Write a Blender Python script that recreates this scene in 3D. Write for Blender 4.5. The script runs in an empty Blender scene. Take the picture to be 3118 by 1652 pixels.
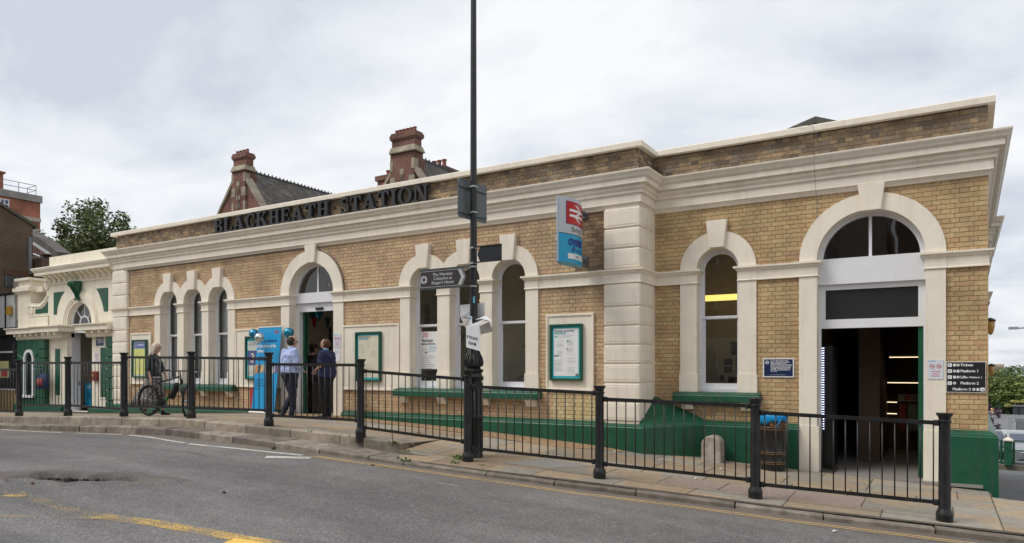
import bpy, bmesh, math, random
from mathutils import Vector, Matrix
R_ = random.Random(7)
D2 = bpy.data
SC = bpy.context.scene
COL = SC.collection

# ------------------------------------------------------------------ camera
F = 2225.0; PX = 1385.0; HY = 1120.0; TH = math.radians(33.5); CH = 1.8
cT, sT = math.cos(TH), math.sin(TH)
cam_d = D2.cameras.new('camera'); cam = D2.objects.new('camera', cam_d); COL.objects.link(cam)
cam.location = (0, 0, CH); cam.rotation_euler = (math.pi/2, 0, TH)
cam_d.sensor_width = 36; cam_d.lens = 36*F/3118
cam_d.shift_x = (1559-PX)/3118; cam_d.shift_y = (HY-826)/3118
cam_d.clip_start = 0.1; cam_d.clip_end = 3000
SC.camera = cam
def XW(px, Y):            # world X of a photo column on the vertical plane at depth Y
    t = (px-PX)/F; return Y*(-sT+t*cT)/(cT+t*sT)
def ZW(px, py, Y):
    t = (px-PX)/F; return CH-(py-HY)*(Y/(cT+t*sT))/F

# ------------------------------------------------------------------ world, sun, exposure
w = D2.worlds.new('World'); SC.world = w; w.use_nodes = True
nt = w.node_tree; nt.nodes.clear(); N = nt.nodes.new; LK = nt.links.new
SUN_EL, SUN_AZ = math.radians(52), math.radians(222)
sky = N('ShaderNodeTexSky'); sky.sky_type = 'NISHITA'; sky.sun_disc = False
sky.sun_elevation = SUN_EL; sky.sun_rotation = SUN_AZ
tc = N('ShaderNodeTexCoord'); sep = N('ShaderNodeSeparateXYZ'); LK(tc.outputs['Generated'], sep.inputs[0])
def M_(op, a, b=None, c=None):
    n = N('ShaderNodeMath'); n.operation = op
    for i, v in enumerate((a, b, c)):
        if v is None: continue
        if isinstance(v, (int, float)): n.inputs[i].default_value = v
        else: LK(v, n.inputs[i])
    return n.outputs[0]
zc = M_('ADD', M_('MAXIMUM', sep.outputs[2], 0.0), 0.22)
cmb = N('ShaderNodeCombineXYZ')
LK(M_('DIVIDE', sep.outputs[0], zc), cmb.inputs[0]); LK(M_('DIVIDE', sep.outputs[1], zc), cmb.inputs[1])
n1 = N('ShaderNodeTexNoise'); n1.inputs['Scale'].default_value = 1.35; n1.inputs['Detail'].default_value = 7; n1.inputs['Roughness'].default_value = 0.56
n1.inputs['Distortion'].default_value = 0.25
mp = N('ShaderNodeMapping'); mp.inputs['Location'].default_value = (3.1, 1.7, 0); mp.inputs['Scale'].default_value = (1, 1.2, 1); LK(cmb.outputs[0], mp.inputs[0]); LK(mp.outputs[0], n1.inputs[0])
cr = N('ShaderNodeValToRGB'); LK(n1.outputs[0], cr.inputs[0])
e = cr.color_ramp.elements
e[0].position = 0.36; e[0].color = (5.1, 5.4, 6.0, 1); e[1].position = 0.62; e[1].color = (7.8, 7.85, 7.95, 1)
k = cr.color_ramp.elements.new(0.48); k.color = (6.5, 6.75, 7.15, 1)
mx = N('ShaderNodeMix'); mx.data_type = 'RGBA'; mx.inputs[0].default_value = 0.94
LK(sky.outputs[0], mx.inputs[6]); LK(cr.outputs[0], mx.inputs[7])
bg = N('ShaderNodeBackground'); bg.inputs[1].default_value = 0.1; LK(mx.outputs[2], bg.inputs[0])
ow = N('ShaderNodeOutputWorld'); LK(bg.outputs[0], ow.inputs[0])
sd = D2.lights.new('sun', 'SUN'); sd.energy = 1.5; sd.angle = math.radians(24); sd.color = (1, .955, .89)
so = D2.objects.new('sun', sd); COL.objects.link(so)
# Nishita: rotation measured from +Y clockwise
sv = Vector((math.sin(SUN_AZ)*math.cos(SUN_EL), math.cos(SUN_AZ)*math.cos(SUN_EL), math.sin(SUN_EL)))
so.rotation_euler = sv.to_track_quat('Z', 'Y').to_euler(); so.location = (-8, -8, 20)
SC.view_settings.view_transform = 'Standard'; SC.view_settings.look = 'None'
SC.view_settings.gamma = 1; SC.view_settings.exposure = 0.36; SC.view_settings.use_curve_mapping = False
SC.render.engine = 'CYCLES'
SC.cycles.max_bounces = 6; SC.cycles.transparent_max_bounces = 12; SC.cycles.use_denoising = True

# ------------------------------------------------------------------ materials
MATS = {}
def srgb(h):
    h = h.lstrip('#'); v = [int(h[i:i+2], 16)/255 for i in (0, 2, 4)]
    return tuple((x/12.92 if x <= .04045 else ((x+.055)/1.055)**2.4) for x in v)
def mat(name, col, rough=.6, metal=0, var=0.0, vscale=8.0, bump=0.0, bscale=60.0, emit=0, spec=.5, dirt=None, dscale=1.2, alpha=None, coat=0, rvar=0.0, obj_rand=0.0, streak=False):
    if name in MATS: return MATS[name]
    m = D2.materials.new(name); m.use_nodes = True; nt = m.node_tree; b = nt.nodes['Principled BSDF']
    b.inputs['Base Color'].default_value = (*col[:3], 1); b.inputs['Roughness'].default_value = rough
    b.inputs['Metallic'].default_value = metal; b.inputs['Specular IOR Level'].default_value = spec
    if coat: b.inputs['Coat Weight'].default_value = coat
    geo = nt.nodes.new('ShaderNodeNewGeometry')
    cur = None
    def noise(scale, detail=4, vec=None, rough=.6):
        n = nt.nodes.new('ShaderNodeTexNoise'); n.inputs['Scale'].default_value = scale; n.inputs['Detail'].default_value = detail; n.inputs['Roughness'].default_value = rough
        nt.links.new(vec or geo.outputs['Position'], n.inputs['Vector']); return n.outputs[0]
    if var:
        n = noise(vscale); mr = nt.nodes.new('ShaderNodeMapRange'); mr.inputs[1].default_value = .3; mr.inputs[2].default_value = .7
        mr.inputs[3].default_value = 1-var; mr.inputs[4].default_value = 1+var; nt.links.new(n, mr.inputs[0])
        mul = nt.nodes.new('ShaderNodeMix'); mul.data_type = 'RGBA'; mul.blend_type = 'MULTIPLY'; mul.inputs[0].default_value = 1
        mul.inputs[6].default_value = (*col[:3], 1); nt.links.new(mr.outputs[0], mul.inputs[7]); cur = mul.outputs[2]
    if obj_rand:
        oi = nt.nodes.new('ShaderNodeObjectInfo'); at = nt.nodes.new('ShaderNodeAttribute'); at.attribute_name = 'bid'
        ad = nt.nodes.new('ShaderNodeMath'); ad.operation = 'ADD'; nt.links.new(oi.outputs['Random'], ad.inputs[0]); nt.links.new(at.outputs['Fac'], ad.inputs[1])
        fr = nt.nodes.new('ShaderNodeMath'); fr.operation = 'FRACT'; nt.links.new(ad.outputs[0], fr.inputs[0])
        mr = nt.nodes.new('ShaderNodeMapRange'); mr.inputs[3].default_value = 1-obj_rand; mr.inputs[4].default_value = 1+obj_rand; nt.links.new(fr.outputs[0], mr.inputs[0])
        mul = nt.nodes.new('ShaderNodeMix'); mul.data_type = 'RGBA'; mul.blend_type = 'MULTIPLY'; mul.inputs[0].default_value = 1
        if cur: nt.links.new(cur, mul.inputs[6])
        else: mul.inputs[6].default_value = (*col[:3], 1)
        nt.links.new(mr.outputs[0], mul.inputs[7]); cur = mul.outputs[2]
    if dirt:
        vec = None
        if streak:
            mpn = nt.nodes.new('ShaderNodeMapping'); mpn.inputs['Scale'].default_value = (3, 3, .35); nt.links.new(geo.outputs['Position'], mpn.inputs[0]); vec = mpn.outputs[0]
        n = noise(dscale, 6, vec, .65); cr = nt.nodes.new('ShaderNodeValToRGB'); cr.color_ramp.elements[0].position = .5; cr.color_ramp.elements[1].position = .72
        cr.color_ramp.elements[0].color = (0, 0, 0, 1); cr.color_ramp.elements[1].color = (dirt[3],)*3+(1,)
        nt.links.new(n, cr.inputs[0]); mi = nt.nodes.new('ShaderNodeMix'); mi.data_type = 'RGBA'
        nt.links.new(cr.outputs[0], mi.inputs[0]); mi.inputs[7].default_value = (*dirt[:3], 1)
        if cur: nt.links.new(cur, mi.inputs[6])
        else: mi.inputs[6].default_value = (*col[:3], 1)
        cur = mi.outputs[2]
    if cur: nt.links.new(cur, b.inputs['Base Color'])
    if bump:
        n = noise(bscale, 5); bp = nt.nodes.new('ShaderNodeBump'); bp.inputs['Strength'].default_value = bump; bp.inputs['Distance'].default_value = .01
        nt.links.new(n, bp.inputs['Height']); nt.links.new(bp.outputs[0], b.inputs['Normal'])
    if rvar:
        n = noise(vscale*1.7); mr = nt.nodes.new('ShaderNodeMapRange'); mr.inputs[3].default_value = rough-rvar; mr.inputs[4].default_value = rough+rvar
        nt.links.new(n, mr.inputs[0]); nt.links.new(mr.outputs[0], b.inputs['Roughness'])
    if emit:
        b.inputs['Emission Color'].default_value = (*col[:3], 1); b.inputs['Emission Strength'].default_value = emit
    if alpha:      # worn paint: (threshold, scale)
        n = noise(alpha[1], 8, rough=.8); n2 = noise(2.2, 3)
        ad = nt.nodes.new('ShaderNodeMath'); ad.operation = 'MULTIPLY_ADD'; nt.links.new(n2, ad.inputs[0]); ad.inputs[1].default_value = .35; nt.links.new(n, ad.inputs[2])
        cr = nt.nodes.new('ShaderNodeMapRange'); cr.inputs[1].default_value = alpha[0]-.03; cr.inputs[2].default_value = alpha[0]+.03
        nt.links.new(ad.outputs[0], cr.inputs[0]); nt.links.new(cr.outputs[0], b.inputs['Alpha'])
    MATS[name] = m; return m

def brick_mat(name, ramp, rough=.85, soot=0.0, sscale=1.1, mortar=False):
    m = D2.materials.new(name); m.use_nodes = True; nt = m.node_tree; b = nt.nodes['Principled BSDF']; L = nt.links.new
    b.inputs['Roughness'].default_value = rough; b.inputs['Specular IOR Level'].default_value = .25
    oi = nt.nodes.new('ShaderNodeObjectInfo'); at = nt.nodes.new('ShaderNodeAttribute'); at.attribute_name = 'bid'
    ad = nt.nodes.new('ShaderNodeMath'); ad.operation = 'ADD'; L(oi.outputs['Random'], ad.inputs[0]); L(at.outputs['Fac'], ad.inputs[1])
    fr = nt.nodes.new('ShaderNodeMath'); fr.operation = 'FRACT'; L(ad.outputs[0], fr.inputs[0])
    cr = nt.nodes.new('ShaderNodeValToRGB'); el = cr.color_ramp.elements; L(fr.outputs[0], cr.inputs[0])
    cr.color_ramp.interpolation = 'CONSTANT'
    for i, c in enumerate(ramp):
        p = i/len(ramp)
        x = el[i] if i < 2 else el.new(p)
        x.position = p; x.color = (*c, 1)
    geo = nt.nodes.new('ShaderNodeNewGeometry')
    n = nt.nodes.new('ShaderNodeTexNoise'); n.inputs['Scale'].default_value = 38; n.inputs['Detail'].default_value = 6; n.inputs['Roughness'].default_value = .7; L(geo.outputs['Position'], n.inputs['Vector'])
    mr = nt.nodes.new('ShaderNodeMapRange'); mr.inputs[1].default_value = .3; mr.inputs[2].default_value = .7; mr.inputs[3].default_value = .80; mr.inputs[4].default_value = 1.2; L(n.outputs[0], mr.inputs[0])
    mu = nt.nodes.new('ShaderNodeMix'); mu.data_type = 'RGBA'; mu.blend_type = 'MULTIPLY'; mu.inputs[0].default_value = 1; L(cr.outputs[0], mu.inputs[6]); L(mr.outputs[0], mu.inputs[7])
    cur = mu.outputs[2]
    if soot:
        n2 = nt.nodes.new('ShaderNodeTexNoise'); n2.inputs['Scale'].default_value = sscale; n2.inputs['Detail'].default_value = 7; n2.inputs['Roughness'].default_value = .65; L(geo.outputs['Position'], n2.inputs['Vector'])
        c2 = nt.nodes.new('ShaderNodeMapRange'); c2.inputs[1].default_value = .42; c2.inputs[2].default_value = .66; c2.inputs[3].default_value = 0; c2.inputs[4].default_value = soot; L(n2.outputs[0], c2.inputs[0])
        mi = nt.nodes.new('ShaderNodeMix'); mi.data_type = 'RGBA'; L(c2.outputs[0], mi.inputs[0]); L(cur, mi.inputs[6]); mi.inputs[7].default_value = (.11, .08, .055, 1); cur = mi.outputs[2]
    L(cur, b.inputs['Base Color'])
    bp = nt.nodes.new('ShaderNodeBump'); bp.inputs['Strength'].default_value = .6; bp.inputs['Distance'].default_value = .006; L(n.outputs[0], bp.inputs['Height']); L(bp.outputs[0], b.inputs['Normal'])
    MATS[name] = m; return m

def tex_brick_mat(name, c1, c2, mort, bw, bh, axis='X', rough=.85):
    """far-off brickwork too small to pick apart"""
    m = D2.materials.new(name); m.use_nodes = True; nt = m.node_tree; b = nt.nodes['Principled BSDF']; L = nt.links.new
    geo = nt.nodes.new('ShaderNodeNewGeometry'); sp = nt.nodes.new('ShaderNodeSeparateXYZ'); L(geo.outputs['Position'], sp.inputs[0])
    cb = nt.nodes.new('ShaderNodeCombineXYZ'); a = nt.nodes.new('ShaderNodeMath'); a.operation = 'ADD'; L(sp.outputs[0], a.inputs[0]); L(sp.outputs[1], a.inputs[1])
    L(a.outputs[0], cb.inputs[0]); L(sp.outputs[2], cb.inputs[1])
    t = nt.nodes.new('ShaderNodeTexBrick'); L(cb.outputs[0], t.inputs[0]); t.inputs['Scale'].default_value = 1
    t.inputs['Color1'].default_value = (*c1, 1); t.inputs['Color2'].default_value = (*c2, 1); t.inputs['Mortar'].default_value = (*mort, 1)
    t.inputs['Mortar Size'].default_value = bh*.12; t.inputs['Brick Width'].default_value = bw; t.inputs['Row Height'].default_value = bh; t.inputs['Bias'].default_value = -.1
    n = nt.nodes.new('ShaderNodeTexNoise'); n.inputs['Scale'].default_value = .9; n.inputs['Detail'].default_value = 8; L(geo.outputs['Position'], n.inputs['Vector'])
    mr = nt.nodes.new('ShaderNodeMapRange'); mr.inputs[1].default_value = .3; mr.inputs[2].default_value = .7; mr.inputs[3].default_value = .6; mr.inputs[4].default_value = 1.3; L(n.outputs[0], mr.inputs[0])
    mu = nt.nodes.new('ShaderNodeMix'); mu.data_type = 'RGBA'; mu.blend_type = 'MULTIPLY'; mu.inputs[0].default_value = 1; L(t.outputs[0], mu.inputs[6]); L(mr.outputs[0], mu.inputs[7])
    L(mu.outputs[2], b.inputs['Base Color']); b.inputs['Roughness'].default_value = rough
    bp = nt.nodes.new('ShaderNodeBump'); bp.inputs['Strength'].default_value = .5; bp.inputs['Distance'].default_value = .01; L(t.outputs[1], bp.inputs['Height']); bp.invert = True; L(bp.outputs[0], b.inputs['Normal'])
    MATS[name] = m; return m

CREAM = mat('cream_paint', (.84, .765, .64), .55, var=.06, vscale=2.2, bump=.25, bscale=26, dirt=(.46, .38, .28, .27), dscale=2.6, streak=True)
CREAM2 = mat('cream_paint_fresh', (.86, .79, .645), .5, var=.05, vscale=2, bump=.15, bscale=25, dirt=(.45, .38, .28, .3), dscale=2.2, streak=True)
WHITE = mat('white_gloss', (.78, .78, .81), .35, var=.03, vscale=5)
GREEN = mat('green_gloss_paint', (.006, .085, .044), .42, var=.2, vscale=3, bump=.3, bscale=11, rvar=.12, dirt=(.075, .085, .055, .55), dscale=3.2, streak=True)
BLACK = mat('black_iron_paint', (.012, .012, .013), .38, var=.3, vscale=20, bump=.12, bscale=80, rvar=.12, dirt=(.10, .08, .06, .25), dscale=6)
MORTAR = mat('mortar', (.38, .295, .20), .9, var=.25, vscale=14, bump=.4)
MORTARD = mat('mortar_sooty', (.21, .16, .115), .9, var=.45, vscale=9, bump=.4)
STEEL = mat('galvanised_steel', (.42, .44, .45), .45, metal=.6, var=.1)
GREYBACK = mat('grey_sign_back', (.13, .15, .155), .5, var=.08)
DARK = mat('interior_dark', (.10, .085, .07), .8, var=.2, vscale=2)
BEIGE = mat('interior_beige', (.38, .33, .25), .8, var=.05)
INFLOOR = mat('interior_floor', (.27, .25, .23), .5, var=.1)
NAVY = mat('navy_sign', (.005, .018, .075), .4)
INK = mat('white_print', (.85, .85, .85), .5)
BINK = mat('black_print', (.01, .01, .012), .5)
TINK = mat('teal_print', (.02, .36, .44), .5)
GINK = mat('grey_print', (.18, .2, .2), .5)
RINK = mat('red_print', (.62, .02, .03), .5)
BLUEP = mat('rail_blue', (.01, .36, .62), .45)
CYAN = mat('teal_paper', (.03, .48, .56), .45)
PAPER = mat('cream_paper', (.70, .66, .50), .55)
PAPERW = mat('white_paper', (.80, .80, .80), .55)
def glass(name, tint, rough=.015, fac=.0):
    m = D2.materials.new(name); m.use_nodes = True; nt = m.node_tree; nt.nodes.clear(); L = nt.links.new
    tr = nt.nodes.new('ShaderNodeBsdfTransparent'); tr.inputs[0].default_value = (*tint, 1)
    gl = nt.nodes.new('ShaderNodeBsdfGlossy'); gl.inputs[1].default_value = rough; gl.inputs[0].default_value = (.9, .93, .95, 1)
    fr = nt.nodes.new('ShaderNodeFresnel'); fr.inputs[0].default_value = 1.5
    ad = nt.nodes.new('ShaderNodeMath'); ad.operation = 'ADD'; L(fr.outputs[0], ad.inputs[0]); ad.inputs[1].default_value = fac
    geo = nt.nodes.new('ShaderNodeNewGeometry'); n = nt.nodes.new('ShaderNodeTexNoise'); n.inputs['Scale'].default_value = 1.3; L(geo.outputs['Position'], n.inputs['Vector'])
    bp = nt.nodes.new('ShaderNodeBump'); bp.inputs['Strength'].default_value = .06; bp.inputs['Distance'].default_value = .05; L(n.outputs[0], bp.inputs['Height']); L(bp.outputs[0], gl.inputs['Normal'])
    mx = nt.nodes.new('ShaderNodeMixShader'); L(ad.outputs[0], mx.inputs[0]); L(tr.outputs[0], mx.inputs[1]); L(gl.outputs[0], mx.inputs[2])
    o = nt.nodes.new('ShaderNodeOutputMaterial'); L(mx.outputs[0], o.inputs[0]); MATS[name] = m; return m
GLASS = glass('window_glass', (.94, .96, .94), fac=.028)
GLASSC = glass('clear_case', (.9, .92, .92), fac=.0)

# ------------------------------------------------------------------ mesh helpers
def wloc(o):
    v = Vector((0, 0, 0))
    while o is not None: v += o.location; o = o.parent
    return v
class MB:
    def __init__(s): s.v = []; s.f = []; s.b = []; s.sm = False
    def add(s, vs, fs, bid=0.0):
        n = len(s.v); s.v += [tuple(p) for p in vs]; s.f += [tuple(i+n for i in f) for f in fs]; s.b += [bid]*len(fs); return s
    def box(s, x0, x1, y0, y1, z0, z1, bid=0.0):
        return s.add([(x0,y0,z0),(x1,y0,z0),(x1,y1,z0),(x0,y1,z0),(x0,y0,z1),(x1,y0,z1),(x1,y1,z1),(x0,y1,z1)],
              [(0,3,2,1),(4,5,6,7),(0,1,5,4),(1,2,6,5),(2,3,7,6),(3,0,4,7)], bid)
    def prism(s, pts, axis, a, b, bid=0.0):
        """pts: 2D polygon; axis 'x': (y,z), 'y': (x,z), 'z': (x,y)"""
        def mk(p, t):
            return {'x': (t, p[0], p[1]), 'y': (p[0], t, p[1]), 'z': (p[0], p[1], t)}[axis]
        n = len(pts); vs = [mk(p, a) for p in pts]+[mk(p, b) for p in pts]
        fs = [tuple(range(n)), tuple(range(2*n-1, n-1, -1))]+[(i, (i+1) % n, n+(i+1) % n, n+i) for i in range(n)]
        return s.add(vs, fs, bid)
    def tube(s, pts, r, n=8, caps=True, r2=None):
        pts = [Vector(p) for p in pts]; m = len(pts); ring = []
        up = None
        for i, p in enumerate(pts):
            d = (pts[min(i+1, m-1)]-pts[max(i-1, 0)]).normalized()
            if up is None: up = Vector((0, 0, 1)) if abs(d.z) < .9 else Vector((1, 0, 0))
            a = d.cross(up).normalized(); bb = a.cross(d).normalized(); up = bb
            rr = r if r2 is None else r+(r2-r)*i/max(1, m-1)
            if callable(r): rr = r(i/max(1, m-1))
            ring.append([p+a*math.cos(2*math.pi*j/n)*rr+bb*math.sin(2*math.pi*j/n)*rr for j in range(n)])
        vs = [v for q in ring for v in q]; fs = []
        for i in range(m-1):
            for j in range(n):
                fs.append((i*n+j, i*n+(j+1) % n, (i+1)*n+(j+1) % n, (i+1)*n+j))
        if caps: fs.append(tuple(range(n-1, -1, -1))); fs.append(tuple((m-1)*n+j for j in range(n)))
        return s.add(vs, fs)
    def lathe(s, prof, c=(0, 0, 0), n=16, sx=1, sy=1, bid=0.0):
        vs = []; fs = []
        for r, z in prof:
            for j in range(n):
                a = 2*math.pi*j/n; vs.append((c[0]+r*math.cos(a)*sx, c[1]+r*math.sin(a)*sy, c[2]+z))
        m = len(prof)
        for i in range(m-1):
            for j in range(n): fs.append((i*n+j, i*n+(j+1) % n, (i+1)*n+(j+1) % n, (i+1)*n+j))
        fs.append(tuple(range(n-1, -1, -1))); fs.append(tuple((m-1)*n+j for j in range(n)))
        return s.add(vs, fs, bid)
    def ell(s, c, r, n=12, m=8, rot=None):
        vs = []; fs = []
        for i in range(1, m):
            ph = math.pi*i/m
            for j in range(n):
                a = 2*math.pi*j/n; vs.append(Vector((r[0]*math.sin(ph)*math.cos(a), r[1]*math.sin(ph)*math.sin(a), -r[2]*math.cos(ph))))
        b0 = len(vs); vs.append(Vector((0, 0, -r[2]))); vs.append(Vector((0, 0, r[2])))
        for i in range(m-2):
            for j in range(n): fs.append((i*n+j, i*n+(j+1) % n, (i+1)*n+(j+1) % n, (i+1)*n+j))
        for j in range(n):
            fs.append((b0, (j+1) % n, j)); fs.append((b0+1, (m-2)*n+j, (m-2)*n+(j+1) % n))
        if rot is not None: vs = [rot@v for v in vs]
        return s.add([v+Vector(c) for v in vs], fs)
    def rings(s, rs, n=16):
        """closed loft through (cx,cy,cz,rx,ry) rings"""
        vs = []; fs = []; m = len(rs)
        for cx, cy, cz, rx, ry in rs:
            for j in range(n):
                a = 2*math.pi*j/n; vs.append((cx+rx*math.cos(a), cy+ry*math.sin(a), cz))
        for i in range(m-1):
            for j in range(n): fs.append((i*n+j, i*n+(j+1) % n, (i+1)*n+(j+1) % n, (i+1)*n+j))
        fs.append(tuple(range(n-1, -1, -1))); fs.append(tuple((m-1)*n+j for j in range(n)))
        return s.add(vs, fs)
    def build(s, name, material, parent=None, smooth=False, bevel=0, bseg=1, local=False, kind=None, fix=True):
        me = D2.meshes.new(name)
        off = Vector((0, 0, 0)) if (local or parent is None) else wloc(parent)
        me.from_pydata([tuple(Vector(p)-off) for p in s.v] if off.length else s.v, [], s.f); me.update()
        if fix:
            bm = bmesh.new(); bm.from_mesh(me); bmesh.ops.recalc_face_normals(bm, faces=bm.faces); bm.to_mesh(me); bm.free()
        if any(s.b):
            at = me.attributes.new('bid', 'FLOAT', 'FACE'); at.data.foreach_set('value', s.b)
        me.materials.append(material)
        if smooth:
            me.polygons.foreach_set('use_smooth', [True]*len(me.polygons))
            if smooth == 'auto': me.set_sharp_from_angle(angle=math.radians(38))
        o = D2.objects.new(name, me); COL.objects.link(o)
        if parent: o.parent = parent
        if bevel:
            b = o.modifiers.new('bevel', 'BEVEL'); b.width = bevel; b.segments = bseg; b.limit_method = 'ANGLE'; b.angle_limit = math.radians(50)
            if bseg > 1: b.harden_normals = False
        if kind: o['kind'] = kind
        return o
def thing(name, label, cat, loc=(0, 0, 0), rz=0, group=None):
    o = D2.objects.new(name, None); COL.objects.link(o); o.location = loc; o.rotation_euler = (0, 0, rz); o.empty_display_size = .1
    o['label'] = label; o['category'] = cat
    if group: o['group'] = group
    return o
def tag(o, label, cat, group=None):
    o['label'] = label; o['category'] = cat
    if group: o['group'] = group
    return o
def dup(o, parent=None):
    c = o.copy(); COL.objects.link(c)
    if parent is not None: c.parent = parent; c.matrix_parent_inverse = o.matrix_parent_inverse
    for ch in list(o.children): dup(ch, c)
    return c
def itp(t, x):
    if x <= t[0][0]: return t[0][1]
    for (a, b), (c, d) in zip(t, t[1:]):
        if x <= c: return b+(d-b)*(x-a)/(c-a)
    return t[-1][1]
_tc = {}
def text(s, size, material, parent, M, name='lettering', sx=1.0, align='LEFT', spacing=1.0, bold=0.0, lsp=1.0, fmap=None):
    """flat lettering; M maps local (x right, y up, z out) to the world"""
    cu = D2.curves.new('t', 'FONT'); cu.body = s; cu.size = size; cu.align_x = align; cu.space_character = spacing; cu.space_line = lsp
    cu.resolution_u = 2 if size < .05 else 4; cu.offset = bold
    o = D2.objects.new('t', cu); COL.objects.link(o)
    dg = bpy.context.evaluated_depsgraph_get(); me = D2.meshes.new_from_object(o.evaluated_get(dg))
    D2.objects.remove(o); D2.curves.remove(cu)
    off = wloc(parent) if parent else Vector((0, 0, 0))
    for v in me.vertices:
        p = Vector((v.co.x*sx, v.co.y, 0))
        v.co = (Vector(fmap(p)) if fmap else M@p)-off
    me.materials.clear(); me.materials.append(material); me.name = name
    r = D2.objects.new(name, me); COL.objects.link(r); r.parent = parent
    return r
def frame_front(x, y, z):      # plane facing -Y (towards the road)
    return Matrix(((1, 0, 0, x), (0, 0, -1, y), (0, 1, 0, z), (0, 0, 0, 1)))
def sweep(mb, path, prof, closed_ends=True):
    """profile [(out, z)] swept along an XY path, mitred; outward = right-hand side (dy,-dx)"""
    P = [Vector((p[0], p[1])) for p in path]; n = len(P); m = len(prof); vs = []
    for i in range(n):
        if i == 0: d = (P[1]-P[0]).normalized(); nm = Vector((d.y, -d.x)); k = 1
        elif i == n-1: d = (P[-1]-P[-2]).normalized(); nm = Vector((d.y, -d.x)); k = 1
        else:
            d0 = (P[i]-P[i-1]).normalized(); d1 = (P[i+1]-P[i]).normalized()
            n0 = Vector((d0.y, -d0.x)); n1_ = Vector((d1.y, -d1.x)); nm = (n0+n1_).normalized(); k = 1/max(.2, nm.dot(n0))
        for o, z in prof: vs.append((P[i].x+nm.x*o*k, P[i].y+nm.y*o*k, z))
    fs = []
    for i in range(n-1):
        for j in range(m): fs.append((i*m+j, i*m+(j+1) % m, (i+1)*m+(j+1) % m, (i+1)*m+j))
    fs.append(tuple(range(m-1, -1, -1))); fs.append(tuple((n-1)*m+j for j in range(m)))
    return mb.add(vs, fs)
def arch_ring(mb, cx, zc, r0, r1, y0, y1, a0=0, a1=math.pi, n=28, flat=None):
    """half ring between radii r0<r1, from plane y0 back to y1"""
    vs = []; fs = []
    for i in range(n+1):
        a = a0+(a1-a0)*i/n; c, s = math.cos(a), math.sin(a)
        for r, y in ((r0, y0), (r1, y0), (r1, y1), (r0, y1)): vs.append((cx+r*c, y, zc+r*s))
    for i in range(n):
        for j in range(4): fs.append((i*4+j, i*4+(j+1) % 4, (i+1)*4+(j+1) % 4, (i+1)*4+j))
    fs.append((3, 2, 1, 0)); fs.append((n*4, n*4+1, n*4+2, n*4+3))
    return mb.add(vs, fs)
def arch_pane(mb, cx, zs, r, zb, y, n=24):
    pts = [(cx-r, y, zb), (cx+r, y, zb)]+[(cx+r*math.cos(math.pi*i/n), y, zs+r*math.sin(math.pi*i/n)) for i in range(n+1)]
    return mb.add(pts, [tuple(range(len(pts)))])
def wall_with_holes(mb, x0, x1, z0, z1, y0, y1, holes):
    """holes: (cx, r, zspring or None, zsill, ztop) ; arch when zspring given"""
    x = x0
    for h in sorted(holes):
        cx, r, zs, zb, zt = h
        mb.box(x, cx-r, y0, y1, z0, z1)
        if zb > z0+.001: mb.box(cx-r, cx+r, y0, y1, z0, zb)
        if zs is None: mb.box(cx-r, cx+r, y0, y1, zt, z1)
        else:
            n = 20
            for i in range(n):
                a, b = math.pi-math.pi*i/n, math.pi-math.pi*(i+1)/n
                xa, xb = cx+r*math.cos(a), cx+r*math.cos(b); za, zb_ = zs+r*math.sin(a), zs+r*math.sin(b)
                mb.prism([(xa, za), (xb, zb_), (xb, z1), (xa, z1)], 'y', y0, y1)
        x = cx+r
    mb.box(x, x1, y0, y1, z0, z1)
# ================================================================== GROUND
RD = [(-60,-1.2),(-30,.1),(-17.5,.44),(-12,.53),(-9.5,.48),(-8,.42),(-6.7,.345),(-5.7,.27),(-4,.14),(-2,.02),(0,-.11),(8,-.62),(60,-3)]
KT = [(-30,.2),(-18,.51),(-16,.58),(-14,.63),(-12,.66),(-10,.60),(-9,.56),(-8,.49),(-7,.415),(-6.5,.375),(-5.6,.31),(-4,.21),(-2,.08),(0,-.04),(2,-.16),(6,-.42),(20,-1.2)]
RA = [(-30,.3),(-22,.52),(-18,.67),(-16,.74),(-14,.79),(-12,.82),(-10,.76),(-8,.65),(-7.36,.56)]
RB = [(-7.36,.425),(-6.5,.385),(-5.6,.32),(-4,.23),(-2,.1),(0,-.02),(8,-.5),(20,-1.2)]
WA = [(-30,.25),(-23,.42),(-20,.45),(-16,.6),(-13.4,.70),(-11.4,.70),(-8.17,.57),(-5.34,.40),(-4.45,.306),(-3.53,.21),(-2.69,.145),(-1.73,.09),(.63,-.02),(8,-.5),(20,-1.2)]
KF = [(-30,7.3),(-18,8.0),(-14,8.4),(-12,8.5),(-10,8.45),(-8.7,8.5),(-7.5,8.62),(-6.7,8.72),(-5.5,8.96),(-4,9.25),(-2.6,9.55),(-1.5,9.7),(0,10.05),(2,10.4),(6,11.1),(20,13.6)]
KU = [(-30,7.9),(-18.5,8.45),(-14,8.62),(-12,8.82),(-10,8.95),(-8,9.25),(-7.36,9.52)]
RC = [(-30,.3),(-22,.52),(-18,.67),(-16,.74),(-14,.79),(-12,.82),(-10,.76),(-8,.645),(-7.36,.55),(-6.6,.45),(-6,.375),(-5.2,.29),(-4,.23),(-2,.1),(0,-.02),(8,-.5),(20,-1.2)]
def rz(x): return itp(RD, x)
def pav(x, y, zone=None):
    a = x < -7.36 if zone is None else zone == 'A'
    r = itp(RA if a else RB, x); rc = itp(RC, x); u = max(0, min(1, (y-9.55)/1.0)); r = r+(rc-r)*u; q = itp(WA, x); t = max(0, min(1, (y-9)/3.5)); return r+(q-r)*t

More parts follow.
